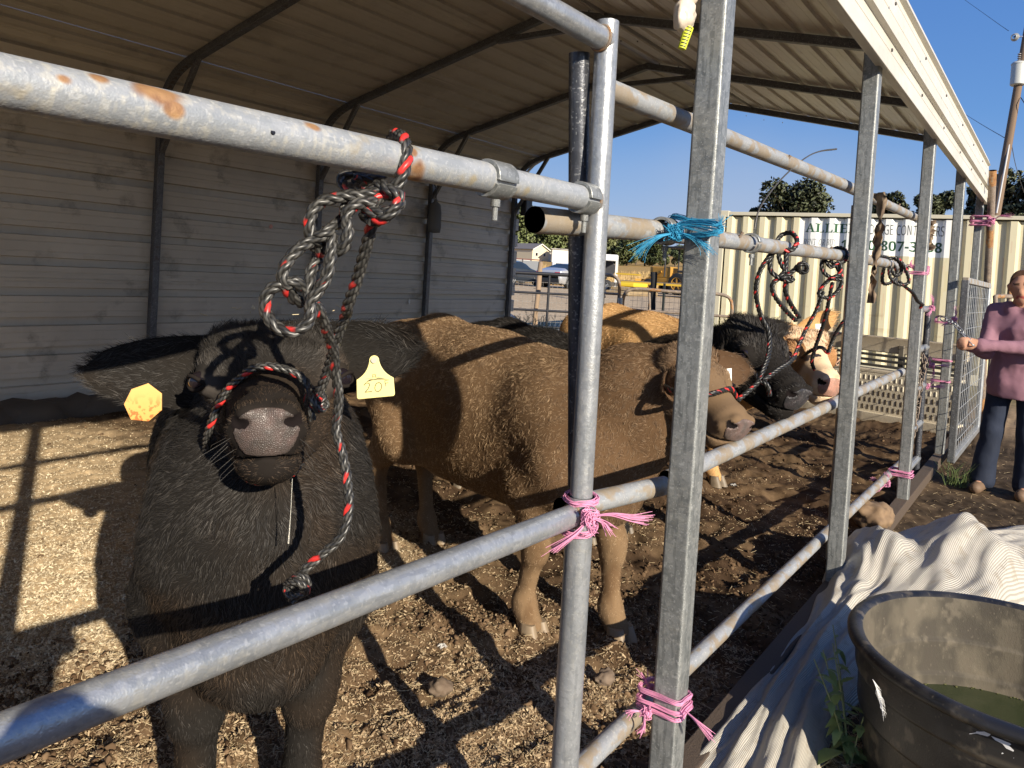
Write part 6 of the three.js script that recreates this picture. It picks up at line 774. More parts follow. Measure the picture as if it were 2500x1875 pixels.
// ================================================================ cars and machines in the lot
const wheel = (R, w, x, y, z, parent, rim = M.railClean) => { const t = part('wheel', new THREE.LatheGeometry([[R * 0.62, -w / 2], [R * 0.93, -w / 2], [R, -w * 0.36], [R, w * 0.36], [R * 0.93, w / 2], [R * 0.62, w / 2]].map(([a, b]) => new THREE.Vector2(a, b)), 28).rotateX(Math.PI / 2).translate(x, y, z), flat(0.018, 0.018, 0.018), parent); const sp = [new THREE.TorusGeometry(R * 0.60, R * 0.05, 6, 24).translate(x, y, z + Math.sign(z) * w * 0.42), new THREE.CylinderGeometry(R * 0.58, R * 0.58, w * 0.5, 20).rotateX(Math.PI / 2).translate(x, y, z)]; const hub = []; for (let i = 0; i < 5; i++) hub.push(new THREE.BoxGeometry(R * 0.13, R * 0.58, 0.03).translate(0, R * 0.3, 0).rotateZ(i * 1.2566).translate(x, y, z + Math.sign(z) * w * 0.42)); hub.push(sp[0]); part('rim', hub, rim, t); part('brake_disc', sp[1], flat(0.05, 0.05, 0.055), t); };
function car(label, pos, turn, paintC, k = {}) {
  const c = thing('parked_car', label, 'car', pos, turn), pm = new THREE.MeshPhysicalMaterial({ color: C(...paintC), roughness: 0.35, metalness: 0.35, clearcoat: 0.8, clearcoatRoughness: 0.08 }), gl = new THREE.MeshPhysicalMaterial({ color: C(0.02, 0.028, 0.035), roughness: 0.3, specularIntensity: 0.4 });
  // cross sections along the car (x from tail to nose): [x, half width, sill, belt, roof, roof half width]
  const sec = [[-2.30, 0.74, 0.42, 0.72, 0.74, 0.66], [-2.22, 0.86, 0.28, 0.92, 0.98, 0.72], [-1.85, 0.91, 0.22, 0.96, 1.05, 0.68], [-1.35, 0.92, 0.20, 0.96, 1.20, 0.62], [-0.75, 0.92, 0.20, 0.95, 1.37, 0.58], [-0.1, 0.92, 0.20, 0.94, 1.41, 0.56], [0.45, 0.92, 0.20, 0.93, 1.30, 0.57], [0.95, 0.92, 0.20, 0.92, 1.02, 0.66], [1.5, 0.90, 0.22, 0.86, 0.92, 0.66], [2.05, 0.84, 0.26, 0.74, 0.80, 0.6], [2.32, 0.62, 0.38, 0.58, 0.62, 0.5]];
  const ring = (s) => { const [x, w, a, b, t, rw] = s, o = []; for (const [z, y] of [[w * 0.86, a], [w, a + 0.14], [w * 1.0, (a + b) / 2], [w * 0.97, b], [rw + (w - rw) * 0.5, b + (t - b) * 0.5], [rw, b + (t - b) * 0.92], [rw * 0.55, t], [0, t + 0.012]]) o.push(V(x, y, z)); return [...o, ...o.slice(0, -1).reverse().map((p) => V(p.x, p.y, -p.z))]; };
  const xs = [], N = 44; for (let i = 0; i <= N; i++) { const f = i / N * (sec.length - 1), j = Math.min(sec.length - 2, Math.floor(f)), t = f - j; xs.push(ring(sec[j].map((v, q) => mix(v, sec[j + 1][q], q ? fade(t) * 0.6 + t * 0.4 : t)))); }
  const body = [], glass = [], quad = (L, a, b, d, e) => { for (const p of [a, b, d, a, d, e]) L.push(p.x, p.y, p.z); };
  for (let i = 1; i <= N; i++) for (let k2 = 1; k2 < 15; k2++) { const a = xs[i - 1][k2 - 1], b = xs[i][k2 - 1], d = xs[i][k2], e = xs[i - 1][k2], side = k2 === 4 || k2 === 5 || k2 === 10 || k2 === 11, top = k2 >= 6 && k2 <= 9, xm = (a.x + b.x) / 2; const win = (side && xm > -1.55 && xm < 0.85 && Math.abs(xm + 0.1) > 0.045) || (top && ((xm < -0.85 && xm > -1.62) || (xm > 0.40 && xm < 0.98))); quad(win ? glass : body, a, b, d, e); }
  const mk = (L) => { const g = new THREE.BufferGeometry(); g.setAttribute('position', new THREE.Float32BufferAttribute(L, 3)); const m = mergeVertices(g, 1e-4); m.computeVertexNormals(); return m; };
  part('body', mk(body), pm, c); part('window', mk(glass), gl, c); part('underbody', box(4.2, 0.16, 1.6, 0, 0.28, 0, 0.05), M.black, c);
  for (const s of [-1, 1]) { part('tail_light', box(0.10, 0.11, 0.34, -2.24, 0.83, s * 0.62, 0.02), flat(0.45, 0.012, 0.015, { roughness: 0.15 }), c); part('headlight', box(0.16, 0.1, 0.3, 2.1, 0.66, s * 0.6, 0.03), flat(0.6, 0.6, 0.62, { roughness: 0.1 }), c); for (const x of [-1.42, 1.42]) { wheel(0.345, 0.23, x, 0.345, s * 0.80, c); part('wheel_arch', new THREE.TorusGeometry(0.375, 0.028, 6, 20, Math.PI).translate(x, 0.35, s * 0.905), M.black, c); } }
  part('bumper', box(0.12, 0.26, 1.5, -2.24, 0.42, 0, 0.05), M.black, c); part('number_plate', box(0.02, 0.11, 0.30, -2.315, 0.76, 0, 0.004), flat(0.7, 0.7, 0.7), c); return c;
}
{
  const base = (u, d) => lay(u, 700, d); const yawTo = (deg) => YAW + deg * Math.PI / 180;
  car('silver grey coupe with dark rear window parked across the gravel lot', base(1392, 43.5), yawTo(-38), [0.46, 0.465, 0.475]);
  car('dark blue grey car half hidden by the end of the shed wall', base(1250, 45), yawTo(-30), [0.05, 0.06, 0.075]);
  { const p = base(1378, 72), v = thing('white_van', 'white van roof showing behind the silver coupe', 'van', p, yawTo(70)); part('body', new RoundedBoxGeometry(3.4, 1.7, 1.7, 3, 0.18).translate(0, 1.25, 0), flat(0.74, 0.75, 0.76, { roughness: 0.3 }), v); v.scale.setScalar(0.72); part('windscreen', box(0.05, 0.5, 1.4, 1.70, 1.65, 0, 0.02), M.eye, v); for (const s of [-1, 1]) { part('window', box(1.8, 0.42, 0.03, 0.2, 1.65, s * 0.85, 0.01), M.eye, v); for (const x of [-1, 1.05]) wheel(0.34, 0.2, x, 0.34, s * 0.75, v); } }
  { const p = base(1272, 50), t = thing('utility_trailer', 'dark framed trailer carrying a white panel beside the shed wall end', 'trailer', p, yawTo(90)); part('deck', box(2.4, 0.12, 1.4, 0, 0.55, 0), flat(0.10, 0.05, 0.04), t); for (const z of [-0.7, 0.7]) { part('side_rail', box(2.4, 0.05, 0.05, 0, 1.62, z), flat(0.16, 0.06, 0.05), t); for (const x of [-1.15, 0, 1.15]) part('upright', box(0.06, 1.05, 0.06, x, 1.12, z), flat(0.05, 0.04, 0.04), t); wheel(0.33, 0.2, 0, 0.33, z * 1.15, t); } part('white_panel', box(1.0, 0.85, 0.05, 0.0, 1.15, 0.74), flat(0.74, 0.73, 0.70), t); part('grey_panel', box(2.3, 0.9, 0.04, 0, 1.1, 0.69), flat(0.20, 0.21, 0.22), t); }
  { const p = base(1478, 42), t = thing('work_trailer', 'white topped machine with a round dark fan right of the nearest stile', 'machine', p, yawTo(80)); part('hood', box(1.2, 0.35, 1.2, 0, 1.85, 0, 0.05), flat(0.72, 0.72, 0.70), t); part('frame', [box(0.10, 1.5, 0.10, -0.55, 1.0, 0.55), box(0.10, 1.5, 0.10, 0.55, 1.0, 0.55), box(0.10, 1.5, 0.10, -0.55, 1.0, -0.55), box(0.10, 1.5, 0.10, 0.55, 1.0, -0.55)], flat(0.60, 0.58, 0.55), t); part('fan', new THREE.CylinderGeometry(0.46, 0.46, 0.25, 24).rotateX(Math.PI / 2).translate(0, 1.25, 0.50), flat(0.03, 0.03, 0.035), t); part('fan_guard', [0.2, 0.33, 0.46].map((R) => new THREE.TorusGeometry(R, 0.012, 6, 24).translate(0, 1.25, 0.64)), flat(0.3, 0.3, 0.3), t); part('base', box(1.5, 0.2, 1.2, 0, 0.42, 0), flat(0.08, 0.07, 0.06), t); for (const z of [-0.65, 0.65]) wheel(0.32, 0.2, 0, 0.32, z, t); }
  { const p = base(1652, 44), t = thing('backhoe_tractor', 'yellow backhoe tractor with a black canopy on four posts', 'tractor', p, yawTo(40)); const y = flat(0.42, 0.22, 0.035, { roughness: 0.6 }), k = flat(0.03, 0.03, 0.032); part('hood', box(1.5, 0.7, 0.8, 1.0, 1.25, 0, 0.1), y, t); part('chassis', box(3.2, 0.4, 0.8, 0.2, 0.75, 0, 0.06), y, t); part('canopy', box(1.9, 0.10, 1.5, -0.35, 2.72, 0, 0.04), k, t); for (const x of [-1.15, 0.45]) for (const z of [-0.62, 0.62]) part('canopy_post', pipe(V(x, 1.0, z), V(x, 2.7, z), 0.045, 8), k, t); part('seat', [box(0.5, 0.14, 0.5, -0.4, 1.35, 0, 0.05), box(0.12, 0.55, 0.5, -0.65, 1.62, 0, 0.05)], k, t); for (const z of [-0.78, 0.78]) { wheel(0.62, 0.4, -0.7, 0.62, z, t, y); wheel(0.42, 0.3, 1.4, 0.42, z, t, y); part('stabilizer', bar(V(-1.7, 0.1, z * 1.5), V(-1.4, 1.3, z * 0.6), 0.14, 0.12, V(0, 0, 1)), flat(0.62, 0.27, 0.05), t); } part('loader_arm', [bar(V(0.8, 1.3, -0.5), V(2.4, 0.5, -0.5), 0.12, 0.16, V(0, 0, 1)), bar(V(0.8, 1.3, 0.5), V(2.4, 0.5, 0.5), 0.12, 0.16, V(0, 0, 1))], y, t); const bk = new THREE.Shape(); bk.moveTo(0, 0); bk.lineTo(0.8, 0.05); bk.quadraticCurveTo(0.2, 0.2, 0.05, 0.75); bk.closePath(); part('bucket', new THREE.ExtrudeGeometry(bk, { depth: 1.8, bevelEnabled: false }).translate(2.35, 0.05, -0.9), y, t); part('backhoe_boom', [bar(V(-1.5, 0.9, 0), V(-2.2, 2.0, 0), 0.2, 0.22, V(0, 0, 1)), bar(V(-2.2, 2.0, 0), V(-2.7, 0.9, 0), 0.16, 0.18, V(0, 0, 1))], y, t); }
  { const p = base(1650, 38), t = thing('flatbed_trailer', 'low yellow flatbed trailer with black wheels in front of the tractor', 'trailer', p, yawTo(72)); const y = flat(0.42, 0.27, 0.02); part('deck', box(5.2, 0.14, 1.9, 0, 0.62, 0), flat(0.16, 0.12, 0.08), t); part('side_beam', [box(5.2, 0.10, 0.08, 0, 0.60, 1.0), box(5.2, 0.10, 0.08, 0, 0.60, -1.0)], y, t); part('ramp', box(1.0, 0.08, 1.7, 2.4, 1.0, 0).rotateZ(0.0), y, t); for (const x of [-0.6, 0.25]) for (const z of [-0.95, 0.95]) wheel(0.38, 0.24, x - 1.4, 0.38, z, t, flat(0.7, 0.7, 0.7)); part('tongue', [bar(V(-2.6, 0.55, -0.8), V(-3.8, 0.5, 0), 0.09, 0.09), bar(V(-2.6, 0.55, 0.8), V(-3.8, 0.5, 0), 0.09, 0.09)], y, t); }
  { const p = base(1545, 37); solo('lumber_stack', [box(1.5, 0.20, 0.9, p.x, p.y + 0.50, p.z, 0.09), box(2.6, 0.16, 0.9, p.x, p.y + 0.30, p.z, 0.03), box(3.2, 0.2, 1.2, p.x, p.y + 0.1, p.z, 0.03)].map((g) => paint(g, (q) => (q.y > p.y + 0.38 ? [0.66, 0.48, 0.03] : [0.30, 0.22, 0.12]))), M.plain, 'stack under a bright yellow cover beside the flatbed trailer', 'stack'); }
}
// house beyond the dry grass
{
  const d = 140, b = atD(1318, 650, d), h = thing('farm_house', 'cream farmhouse with a low grey gabled roof beyond the dry grass', 'house', V(b.x, groundY(b.x, b.z) - 0.05, b.z), -0.944 + 0.7); const w = 4.2, L = 13, eave = 2.7, ridge = 3.75; void w; h.scale.setScalar(0.78);
  const wall = (m, s) => flat(0.62, 0.54, 0.38, { roughness: 0.8 }); const gs = new THREE.Shape(); gs.moveTo(-2.6, 0); gs.lineTo(2.6, 0); gs.lineTo(2.6, eave); gs.lineTo(0, ridge + 0.25); gs.lineTo(-2.6, eave); gs.closePath(); part('wall', new THREE.ExtrudeGeometry(gs, { depth: L, bevelEnabled: false }).translate(0, 0, -L), wall(), h);
  const a = Math.atan2(ridge + 0.25 - eave, 2.6); for (const s of [-1, 1]) part('roof', new THREE.BoxGeometry(3.25, 0.14, L + 0.8).rotateZ(s * a * -1).translate(s * 1.42, (ridge + 0.25 + eave) / 2 + 0.10, -L / 2), flat(0.17, 0.155, 0.145), h); for (const s of [-1, 1]) part('barge_board', new THREE.BoxGeometry(3.2, 0.20, 0.08).rotateZ(-s * a).translate(s * 1.42, (ridge + 0.25 + eave) / 2 + 0.02, 0.42), flat(0.74, 0.70, 0.62), h);
  for (const x of [-1.3, 1.2]) { const f = part('window', box(0.8, 0.9, 0.08, x, 1.6, 0.03), flat(0.7, 0.68, 0.62), h); part('pane', box(0.62, 0.72, 0.08, x, 1.6, 0.05), M.eye, f); }
  part('porch', box(4.5, 0.15, 3, 4.6, 2.35, -1.5), flat(0.25, 0.23, 0.21), h); part('wall', box(4.0, 2.2, 2.6, 4.6, 1.15, -1.6), flat(0.58, 0.55, 0.48), h);
  const p = lay(1368, 650, 138); const sh = thing('garden_shed', 'small white shed to the right of the cream farmhouse', 'shed', V(p.x, p.y, p.z), YAW); part('wall', box(3.5, 2.3, 3.4, 0, 1.15, 0), flat(0.66, 0.64, 0.58), sh); part('roof', box(4, 0.15, 3.9, 0, 2.4, 0), flat(0.36, 0.34, 0.32), sh);
}
// dry grass in front of the house
{
  const bl = (() => { const g = new THREE.BufferGeometry(); g.setAttribute('position', new THREE.Float32BufferAttribute([-0.5, 0, 0, 0.5, 0, 0, 0.3, 0.6, 0.06, -0.3, 0.6, 0.06, 0.05, 1, 0.2], 3)); g.setIndex([0, 1, 2, 0, 2, 3, 3, 2, 4]); g.computeVertexNormals(); return g; })();
  scatter('dry_grass', 'tall golden dry grass across the field before the house and trees', 'grass', bl, std({ roughness: 0.8 }), 26000, (r) => { const d = 52 + 34 * Math.pow(r(), 1.3), u = 1200 + 640 * r(), p = lay(u, 650, d); if (d < 58 && u < 1340) return null; const h = 0.45 + 0.75 * r() * noise(p.x * 0.3, p.z * 0.3); return { p, s: V(0.05 + 0.05 * r(), h, h * 0.8), rx: (r() - 0.5) * 0.5, c: lerp3([0.36, 0.22, 0.075], [0.62, 0.44, 0.19], r()) }; }, 71);
}
// ================================================================ trees
function crownGeo(seed, blobs, n, leaf, flatY = 1) { const r = rng(seed), P = [], N = [], tot = blobs.reduce((a, b) => a + b[3] ** 2, 0); for (const [bx, by, bz, R] of blobs) { const k = Math.round(n * R * R / tot); for (let i = 0; i < k; i++) { const d = V(r() * 2 - 1, r() * 2 - 1, r() * 2 - 1); if (d.length() > 1 || d.length() < 0.1) { i--; continue; } d.normalize(); const lump = 0.75 + 0.5 * fbm(d.x * 2.4 + bx, d.y * 2.4, d.z * 2.4 + seed, 2), rr = R * lump * (0.55 + 0.45 * Math.sqrt(r())), c = V(bx + d.x * rr, by + d.y * rr * flatY, bz + d.z * rr), u = V(r() - 0.5, r() - 0.5, r() - 0.5).normalize(), v = u.clone().cross(V(r() - 0.5, r() - 0.5, r() - 0.5)).normalize(), L = leaf * (0.6 + 0.9 * r()), nn = u.clone().cross(v).normalize(); if (nn.dot(d) < 0) nn.negate(); nn.lerp(d, 0.5).normalize(); for (const [a, b] of [[-1, 0], [0, -0.45], [1, 0], [-1, 0], [1, 0], [0, 0.45]]) { P.push(c.x + (u.x * a + v.x * b) * L, c.y + (u.y * a + v.y * b) * L, c.z + (u.z * a + v.z * b) * L); N.push(nn.x, nn.y, nn.z); } } } const g = new THREE.BufferGeometry(); g.setAttribute('position', new THREE.Float32BufferAttribute(P, 3)); g.setAttribute('normal', new THREE.Float32BufferAttribute(N, 3)); return g; }
function tree(label, pos, h, w, kind, seed, group) {
  const t = thing(kind.name, label, 'tree', pos, seed), r = rng(seed * 7 + 1), cb = h * kind.bare, bl = []; for (let i = 0; i < kind.blobs; i++) { const a = r() * 6.28, R = w * 0.5 * Math.sqrt(r()) * 0.75, y = cb + (h - cb) * (0.12 + 0.76 * r()); bl.push([Math.cos(a) * R, y, Math.sin(a) * R, w * (kind.blobs > 20 ? 0.09 + 0.13 * r() : 0.14 + 0.13 * r())]); }
  part('crown', crownGeo(seed, bl, kind.n, kind.leaf), kind.mat[seed % kind.mat.length], t); const limbs = [sweep(cat([V(0, 0, 0), V(0.1 * w * (r() - 0.5), h * 0.3, 0), V(0, h * 0.62, 0.05 * w), V(0, h * 0.8, 0)]).getSpacedPoints(12), (q) => h * 0.032 * (1 - 0.8 * q), 8)]; for (const [x, y, z] of bl) limbs.push(sweep(cat([V(0, Math.min(y * 0.72, h * 0.5), 0), V(x * 0.5, y * 0.85, z * 0.5), V(x, y, z)]).getSpacedPoints(6), (q) => h * 0.011 * (1 - 0.75 * q), 5)); part('trunk', limbs, kind.bark, t); return t;
}
{
  const bark = flat(0.10, 0.075, 0.055, { roughness: 0.9 }), fm = (a) => a.map(([r, g, b]) => new THREE.MeshPhysicalMaterial({ color: C(r, g, b), roughness: 0.75, side: THREE.DoubleSide, transmission: 0.12, thickness: 0 }));
  const WOOD = { name: 'woodland_tree', bare: 0.1, blobs: 16, n: 6000, leaf: 0.34, mat: fm([[0.13, 0.165, 0.055], [0.16, 0.19, 0.065], [0.105, 0.14, 0.06], [0.19, 0.205, 0.08]]), bark }, OAK = { name: 'oak_tree', bare: 0.25, blobs: 40, n: 15000, leaf: 0.16, mat: fm([[0.075, 0.09, 0.035], [0.085, 0.10, 0.045]]), bark }, EUC = { name: 'eucalyptus_tree', bare: 0.15, blobs: 36, n: 14000, leaf: 0.16, mat: fm([[0.13, 0.145, 0.075]]), bark };
  const spots = [[1262, 105, 500], [1284, 112, 512], [1300, 118, 540], [1322, 118, 535], [1340, 110, 528], [1362, 124, 545], [1385, 112, 540], [1410, 118, 548], [1435, 112, 552], [1462, 118, 558], [1484, 104, 556], [1508, 110, 560], [1530, 100, 566], [1552, 112, 574], [1574, 106, 580], [1594, 104, 590], [1618, 112, 598], [1648, 116, 600], [1678, 122, 610], [1706, 116, 612], [1735, 120, 606], [1240, 130, 505], [1350, 140, 528], [1500, 140, 548], [1600, 140, 588]];
  const pos0 = ['tall pale green tree beside the shed wall end', 'leafy tree next right of the tallest woodland tree'];
  const protos = [0, 1, 2, 3].map(() => null);
  spots.forEach(([u, d, top], i) => { d *= 1.45; const p = lay(u, 650, d), y = atD(u, top, d).y, h = y - p.y, w = h * (0.62 + 0.25 * noise(i, 3)); const l = `bushy green woodland tree on the rise, ${['first', 'second', 'third', 'fourth', 'fifth', 'sixth', 'seventh', 'eighth', 'ninth', 'tenth', 'eleventh', 'twelfth', 'thirteenth', 'fourteenth', 'fifteenth', 'sixteenth', 'seventeenth', 'eighteenth', 'nineteenth', 'twentieth', 'twenty-first'][i < 21 ? i : i - 21]} from the shed wall ${i < 21 ? 'in the front row' : 'in the back row'}`; if (!protos[i % 4]) { protos[i % 4] = [tree(l, p, h, w, WOOD, i + 1), h]; tag(protos[i % 4][0], l, 'tree', 'woodland trees on the rise'); } else { const c = copy(protos[i % 4][0], p, i * 1.7, l, 'woodland_tree'), k = h / protos[i % 4][1]; c.scale.set(k * (0.85 + 0.3 * noise(i, 5)), k, k * (0.85 + 0.3 * noise(i, 9))); } });
  [[1925, 62, 438, 190, OAK, 'broad dark oak rising over the left part of the container'], [1845, 66, 497, 60, OAK, 'low dark oak top left of the broad oak'], [2150, 64, 462, 120, OAK, 'dark oak between the second and third posts above the container'], [2088, 70, 492, 60, OAK, 'low oak top right of the second post above the container'], [2262, 60, 458, 115, OAK, 'sparse tall tree right of the third post above the container'], [2372, 55, 486, 90, EUC, 'grey green tree between fourth and last posts above the container'], [2405, 60, 418, 70, EUC, 'tall thin eucalyptus just left of the utility pole'], [2500, 52, 402, 170, EUC, 'large grey green eucalyptus right of the utility pole']].forEach(([u, d, top, wpx, kind, label], i) => { const p = lay(u, 700, d), h = atD(u, top, d).y - p.y, w = wpx / FOCAL * d; tree(label, p, h, Math.max(w, h * 0.35), kind, 31 + i); });
}
// utility pole with its transformer and wires
{
  const d = 16.5, b = atD(2425, 560, d), t = atD(2505, 96, d - 0.3), g = thing('utility_pole', 'leaning wooden utility pole with a grey transformer can', 'utility pole', V(b.x, groundY(b.x, b.z), b.z)), o = g.position, dn = t.clone().sub(b).normalize(), foot = b.clone().addScaledVector(dn, -(b.y - o.y) / dn.y).sub(o), L = (p) => p.clone().sub(o), top = L(t).addScaledVector(dn, 0.5);
  part('pole', paint(sweep([foot, foot.clone().lerp(top, 0.3), foot.clone().lerp(top, 0.6), top], (q) => 0.105 - 0.03 * q, 14), (p) => lerp3([0.10, 0.065, 0.042], [0.24, 0.165, 0.11], fbm(p.x * 30, p.y * 2, p.z * 30, 3))), M.plain, g);
  const cc = L(atD(2486, 180, d - 0.25)), can = new THREE.LatheGeometry([[0.001, -0.25], [0.125, -0.25], [0.14, -0.235], [0.14, 0.19], [0.147, 0.19], [0.147, 0.215], [0.12, 0.245], [0.001, 0.255]].map(([x, y]) => new THREE.Vector2(x, y)), 24).rotateZ(-0.06).translate(cc.x, cc.y, cc.z), cp = part('transformer', can, flat(0.46, 0.47, 0.44, { roughness: 0.5 }), g); part('bushing', [0, 1, 2, 3].map((i) => new THREE.TorusGeometry(0.03, 0.012, 6, 14).rotateX(Math.PI / 2).translate(cc.x - 0.01, cc.y + 0.28 + 0.045 * i, cc.z)), flat(0.35, 0.32, 0.30), cp);
  const ip = L(atD(2475, 90, d - 0.3)); part('insulator', [0, 1, 2].map((i) => new THREE.TorusGeometry(0.05 + 0.012 * i, 0.014, 6, 16).rotateY(1.2).translate(ip.x + 0.02 * i, ip.y, ip.z + 0.01 * i)), flat(0.36, 0.36, 0.34, { roughness: 0.2 }), g); part('arm', bar(ip, L(atD(2530, 88, d - 0.3)), 0.03, 0.03), flat(0.10, 0.12, 0.2), g);
  part('conduit', sweep([L(atD(2433, 520, d - 0.2)), L(atD(2470, 320, d - 0.2)), L(atD(2488, 235, d - 0.2))], 0.018, 8), flat(0.5, 0.5, 0.5), g);
  part('wire', [sweep(cat([L(atD(2452, 336, d)), L(atD(2400, 306, d + 6)), L(atD(2342, 270, d + 14)), L(atD(2200, 180, d + 34)), L(atD(2000, 60, d + 60))]).getSpacedPoints(30), 0.010, 5), sweep(cat([L(atD(2470, 355, d - 0.2)), L(atD(2480, 405, d + 5)), L(atD(2500, 470, d + 14))]).getSpacedPoints(16), 0.009, 5), sweep(cat([L(atD(2492, 238, d - 0.3)), L(atD(2500, 250, d - 0.4)), L(atD(2510, 270, d - 0.4))]).getSpacedPoints(8), 0.010, 5), sweep(cat([L(atD(2462, 75, d - 0.3)), L(atD(2440, 60, d + 4)), L(atD(2300, -40, d + 24))]).getSpacedPoints(12), 0.008, 5)], M.black, g);
}
// a far ridge
{ const P = [], I = [], n = 80; for (let i = 0; i <= n; i++) { const a = YAW + 0.9 - 1.9 * i / n, R = 620, h = 16 + 30 * fbm(i * 0.09, 2, 5, 4) ; for (const [q, y] of [[R, -5], [R + 60, h * 0.7], [R + 140, h]]) P.push(Math.cos(a) * q, y, -Math.sin(a) * q); if (i) { const b = (i - 1) * 3; for (const k of [0, 1]) I.push(b + k, b + 3 + k, b + k + 1, b + k + 1, b + 3 + k, b + 4 + k); } } const g = new THREE.BufferGeometry(); g.setAttribute('position', new THREE.Float32BufferAttribute(P, 3)); g.setIndex(I); g.computeVertexNormals(); struct('hills', g, flat(0.16, 0.145, 0.135, { roughness: 1 })); }
// ================================================================ people
function person(label, base, turn, o) {
  const g = thing('person', label, 'person', base, turn), s = o.h / 1.62, J = (x, y, z) => V(x * s, y * s, z * s), U = (fs, k) => (x, y, z) => { let d = 9; for (const f of fs) d = smin(d, f(x, y, z), k); return d; }, cp = (a, b, r1, r2, sz) => cap(a, b, r1 * s, r2 * s, sz);
  // x forward, y up, z to the person's right
  const hip = J(0, 0.90, 0), chest = J(0, 1.22, 0), neck = J(0.0, 1.39, 0), hd = J(0.02 + (o.nod || 0), 1.51, 0), arms = o.arms.map((a) => a.map((p) => J(...p))), legs = o.legs.map((a) => a.map((p) => J(...p)));
  const sh = [J(0, 1.335, -0.165), J(0, 1.335, 0.165)], headT = o.turn || 0, rotY = (p) => { const q = p.clone().sub(hd); q.applyAxisAngle(V(0, 1, 0), headT); return q.add(hd); };
  const H = (x, y, z) => rotY(V(hd.x + x * s, hd.y + y * s, hd.z + z * s));
  const headF = [cp(H(-0.015, 0.03, 0), H(0.015, 0.015, 0), 0.086, 0.082, 0.88), cp(H(0.03, -0.035, 0), H(0.05, -0.075, 0), 0.055, 0.036), cp(H(0.085, 0.0, 0), H(0.100, -0.028, 0), 0.010, 0.016), cp(H(0.075, -0.062, -0.012), H(0.075, -0.062, 0.012), 0.014, 0.014), cp(H(0.07, 0.018, -0.04), H(0.07, 0.018, 0.04), 0.018, 0.018), cp(H(-0.005, 0, -0.080), H(-0.012, 0.02, -0.082), 0.014, 0.018), cp(H(-0.005, 0, 0.080), H(-0.012, 0.02, 0.082), 0.014, 0.018), cp(neck, H(-0.01, -0.05, 0), 0.052, 0.05)];
  const hands = []; arms.forEach((a, i) => { const w = a[2], d = a[2].clone().sub(a[1]).normalize(), sd = i ? 1 : -1, pal = w.clone().addScaledVector(d, 0.075 * s), cr = d.clone().cross(V(0, 1, 0)).normalize(), dn = cr.clone().cross(d); hands.push(cp(w, pal, 0.026, 0.030, 1)); for (let k = 0; k < 4; k++) { const b = pal.clone().addScaledVector(dn, (k - 1.5) * 0.017 * s), L = [0.036, 0.042, 0.040, 0.030][k] * s, m = b.clone().addScaledVector(d, L).addScaledVector(cr, -sd * 0.012 * s), e = m.clone().addScaledVector(d, L * 0.15).addScaledVector(cr, -sd * L * 0.9); hands.push(cp(b, m, 0.0095, 0.0085), cp(m, e, 0.0085, 0.007)); } const tb = w.clone().addScaledVector(d, 0.03 * s).addScaledVector(dn, 0.025 * s); hands.push(cp(tb, tb.clone().addScaledVector(d, 0.04 * s).addScaledVector(dn, 0.012 * s).addScaledVector(cr, -sd * 0.02 * s), 0.012, 0.009)); });
  const bodyF = [...headF, cp(hip, chest, 0.115, 0.12, 1.15), cp(chest, neck, 0.12, 0.05, 1.3), ...arms.flatMap((a, i) => [cp(sh[i], a[1], 0.042, 0.034), cp(a[1], a[2], 0.034, 0.024)]), ...hands, ...legs.flatMap((l) => [cp(l[0], l[1], 0.075, 0.048), cp(l[1], l[2], 0.048, 0.034), cp(l[2], l[2].clone().add(J(0.13, -0.02, 0)), 0.034, 0.03)])];
  const all = arms.concat(legs).flat(), R = [0, 1, 2].map((k) => { const v = all.map((p) => p.getComponent(k)); return [Math.min(...v, -0.28 * s) - 0.2, Math.max(...v, 0.2 * s) + 0.24]; });
  const skinC = o.skin || [0.46, 0.25, 0.165]; const bm = skin(U(bodyF, 0.03 * s), [R[0][0], 0.0, R[2][0]], [R[0][1], 1.66 * s, R[2][1]], 0.011);
  const loc = (p) => { const q = p.clone().sub(hd); q.applyAxisAngle(V(0, 1, 0), -headT).multiplyScalar(1 / s); return q; };
  paint(bm, (p) => { const q = loc(p); let c = skinC; if (q.x > 0.05 && Math.abs(q.y + 0.058) < 0.009 && Math.abs(q.z) < 0.028) c = [0.30, 0.07, 0.06]; if (q.x > 0.045 && Math.abs(q.y - 0.034) < 0.006 && Math.abs(Math.abs(q.z) - 0.032) < 0.02) c = [0.07, 0.04, 0.025]; return c; }); part('body', bm, M.hide, g);
  for (const z of [-0.032, 0.032]) { const e = H(0.0745, 0.012, z); part('eye', new THREE.SphereGeometry(0.011 * s, 12, 8).scale(0.6, 0.55, 1.1).translate(e.x, e.y, e.z), M.eye, g); }
  const top = U([cp(J(0, 0.80, 0), chest, 0.150, 0.140, 1.12), cp(chest, J(0, 1.33, 0), 0.155, 0.085, 1.3), cp(J(-0.10, 1.37, -0.06), J(-0.10, 1.37, 0.06), 0.055, 0.055), cp(J(-0.02, 1.385, -0.085), J(0.06, 1.345, -0.05), 0.03, 0.024), cp(J(-0.02, 1.385, 0.085), J(0.06, 1.345, 0.05), 0.03, 0.024), cp(J(0, 0.75, 0), J(0, 0.80, 0), 0.15, 0.16, 1.12), ...arms.flatMap((a, i) => [cp(sh[i], a[1], 0.064, 0.056), cp(a[1], a[2], 0.056, 0.042)])], 0.05 * s);
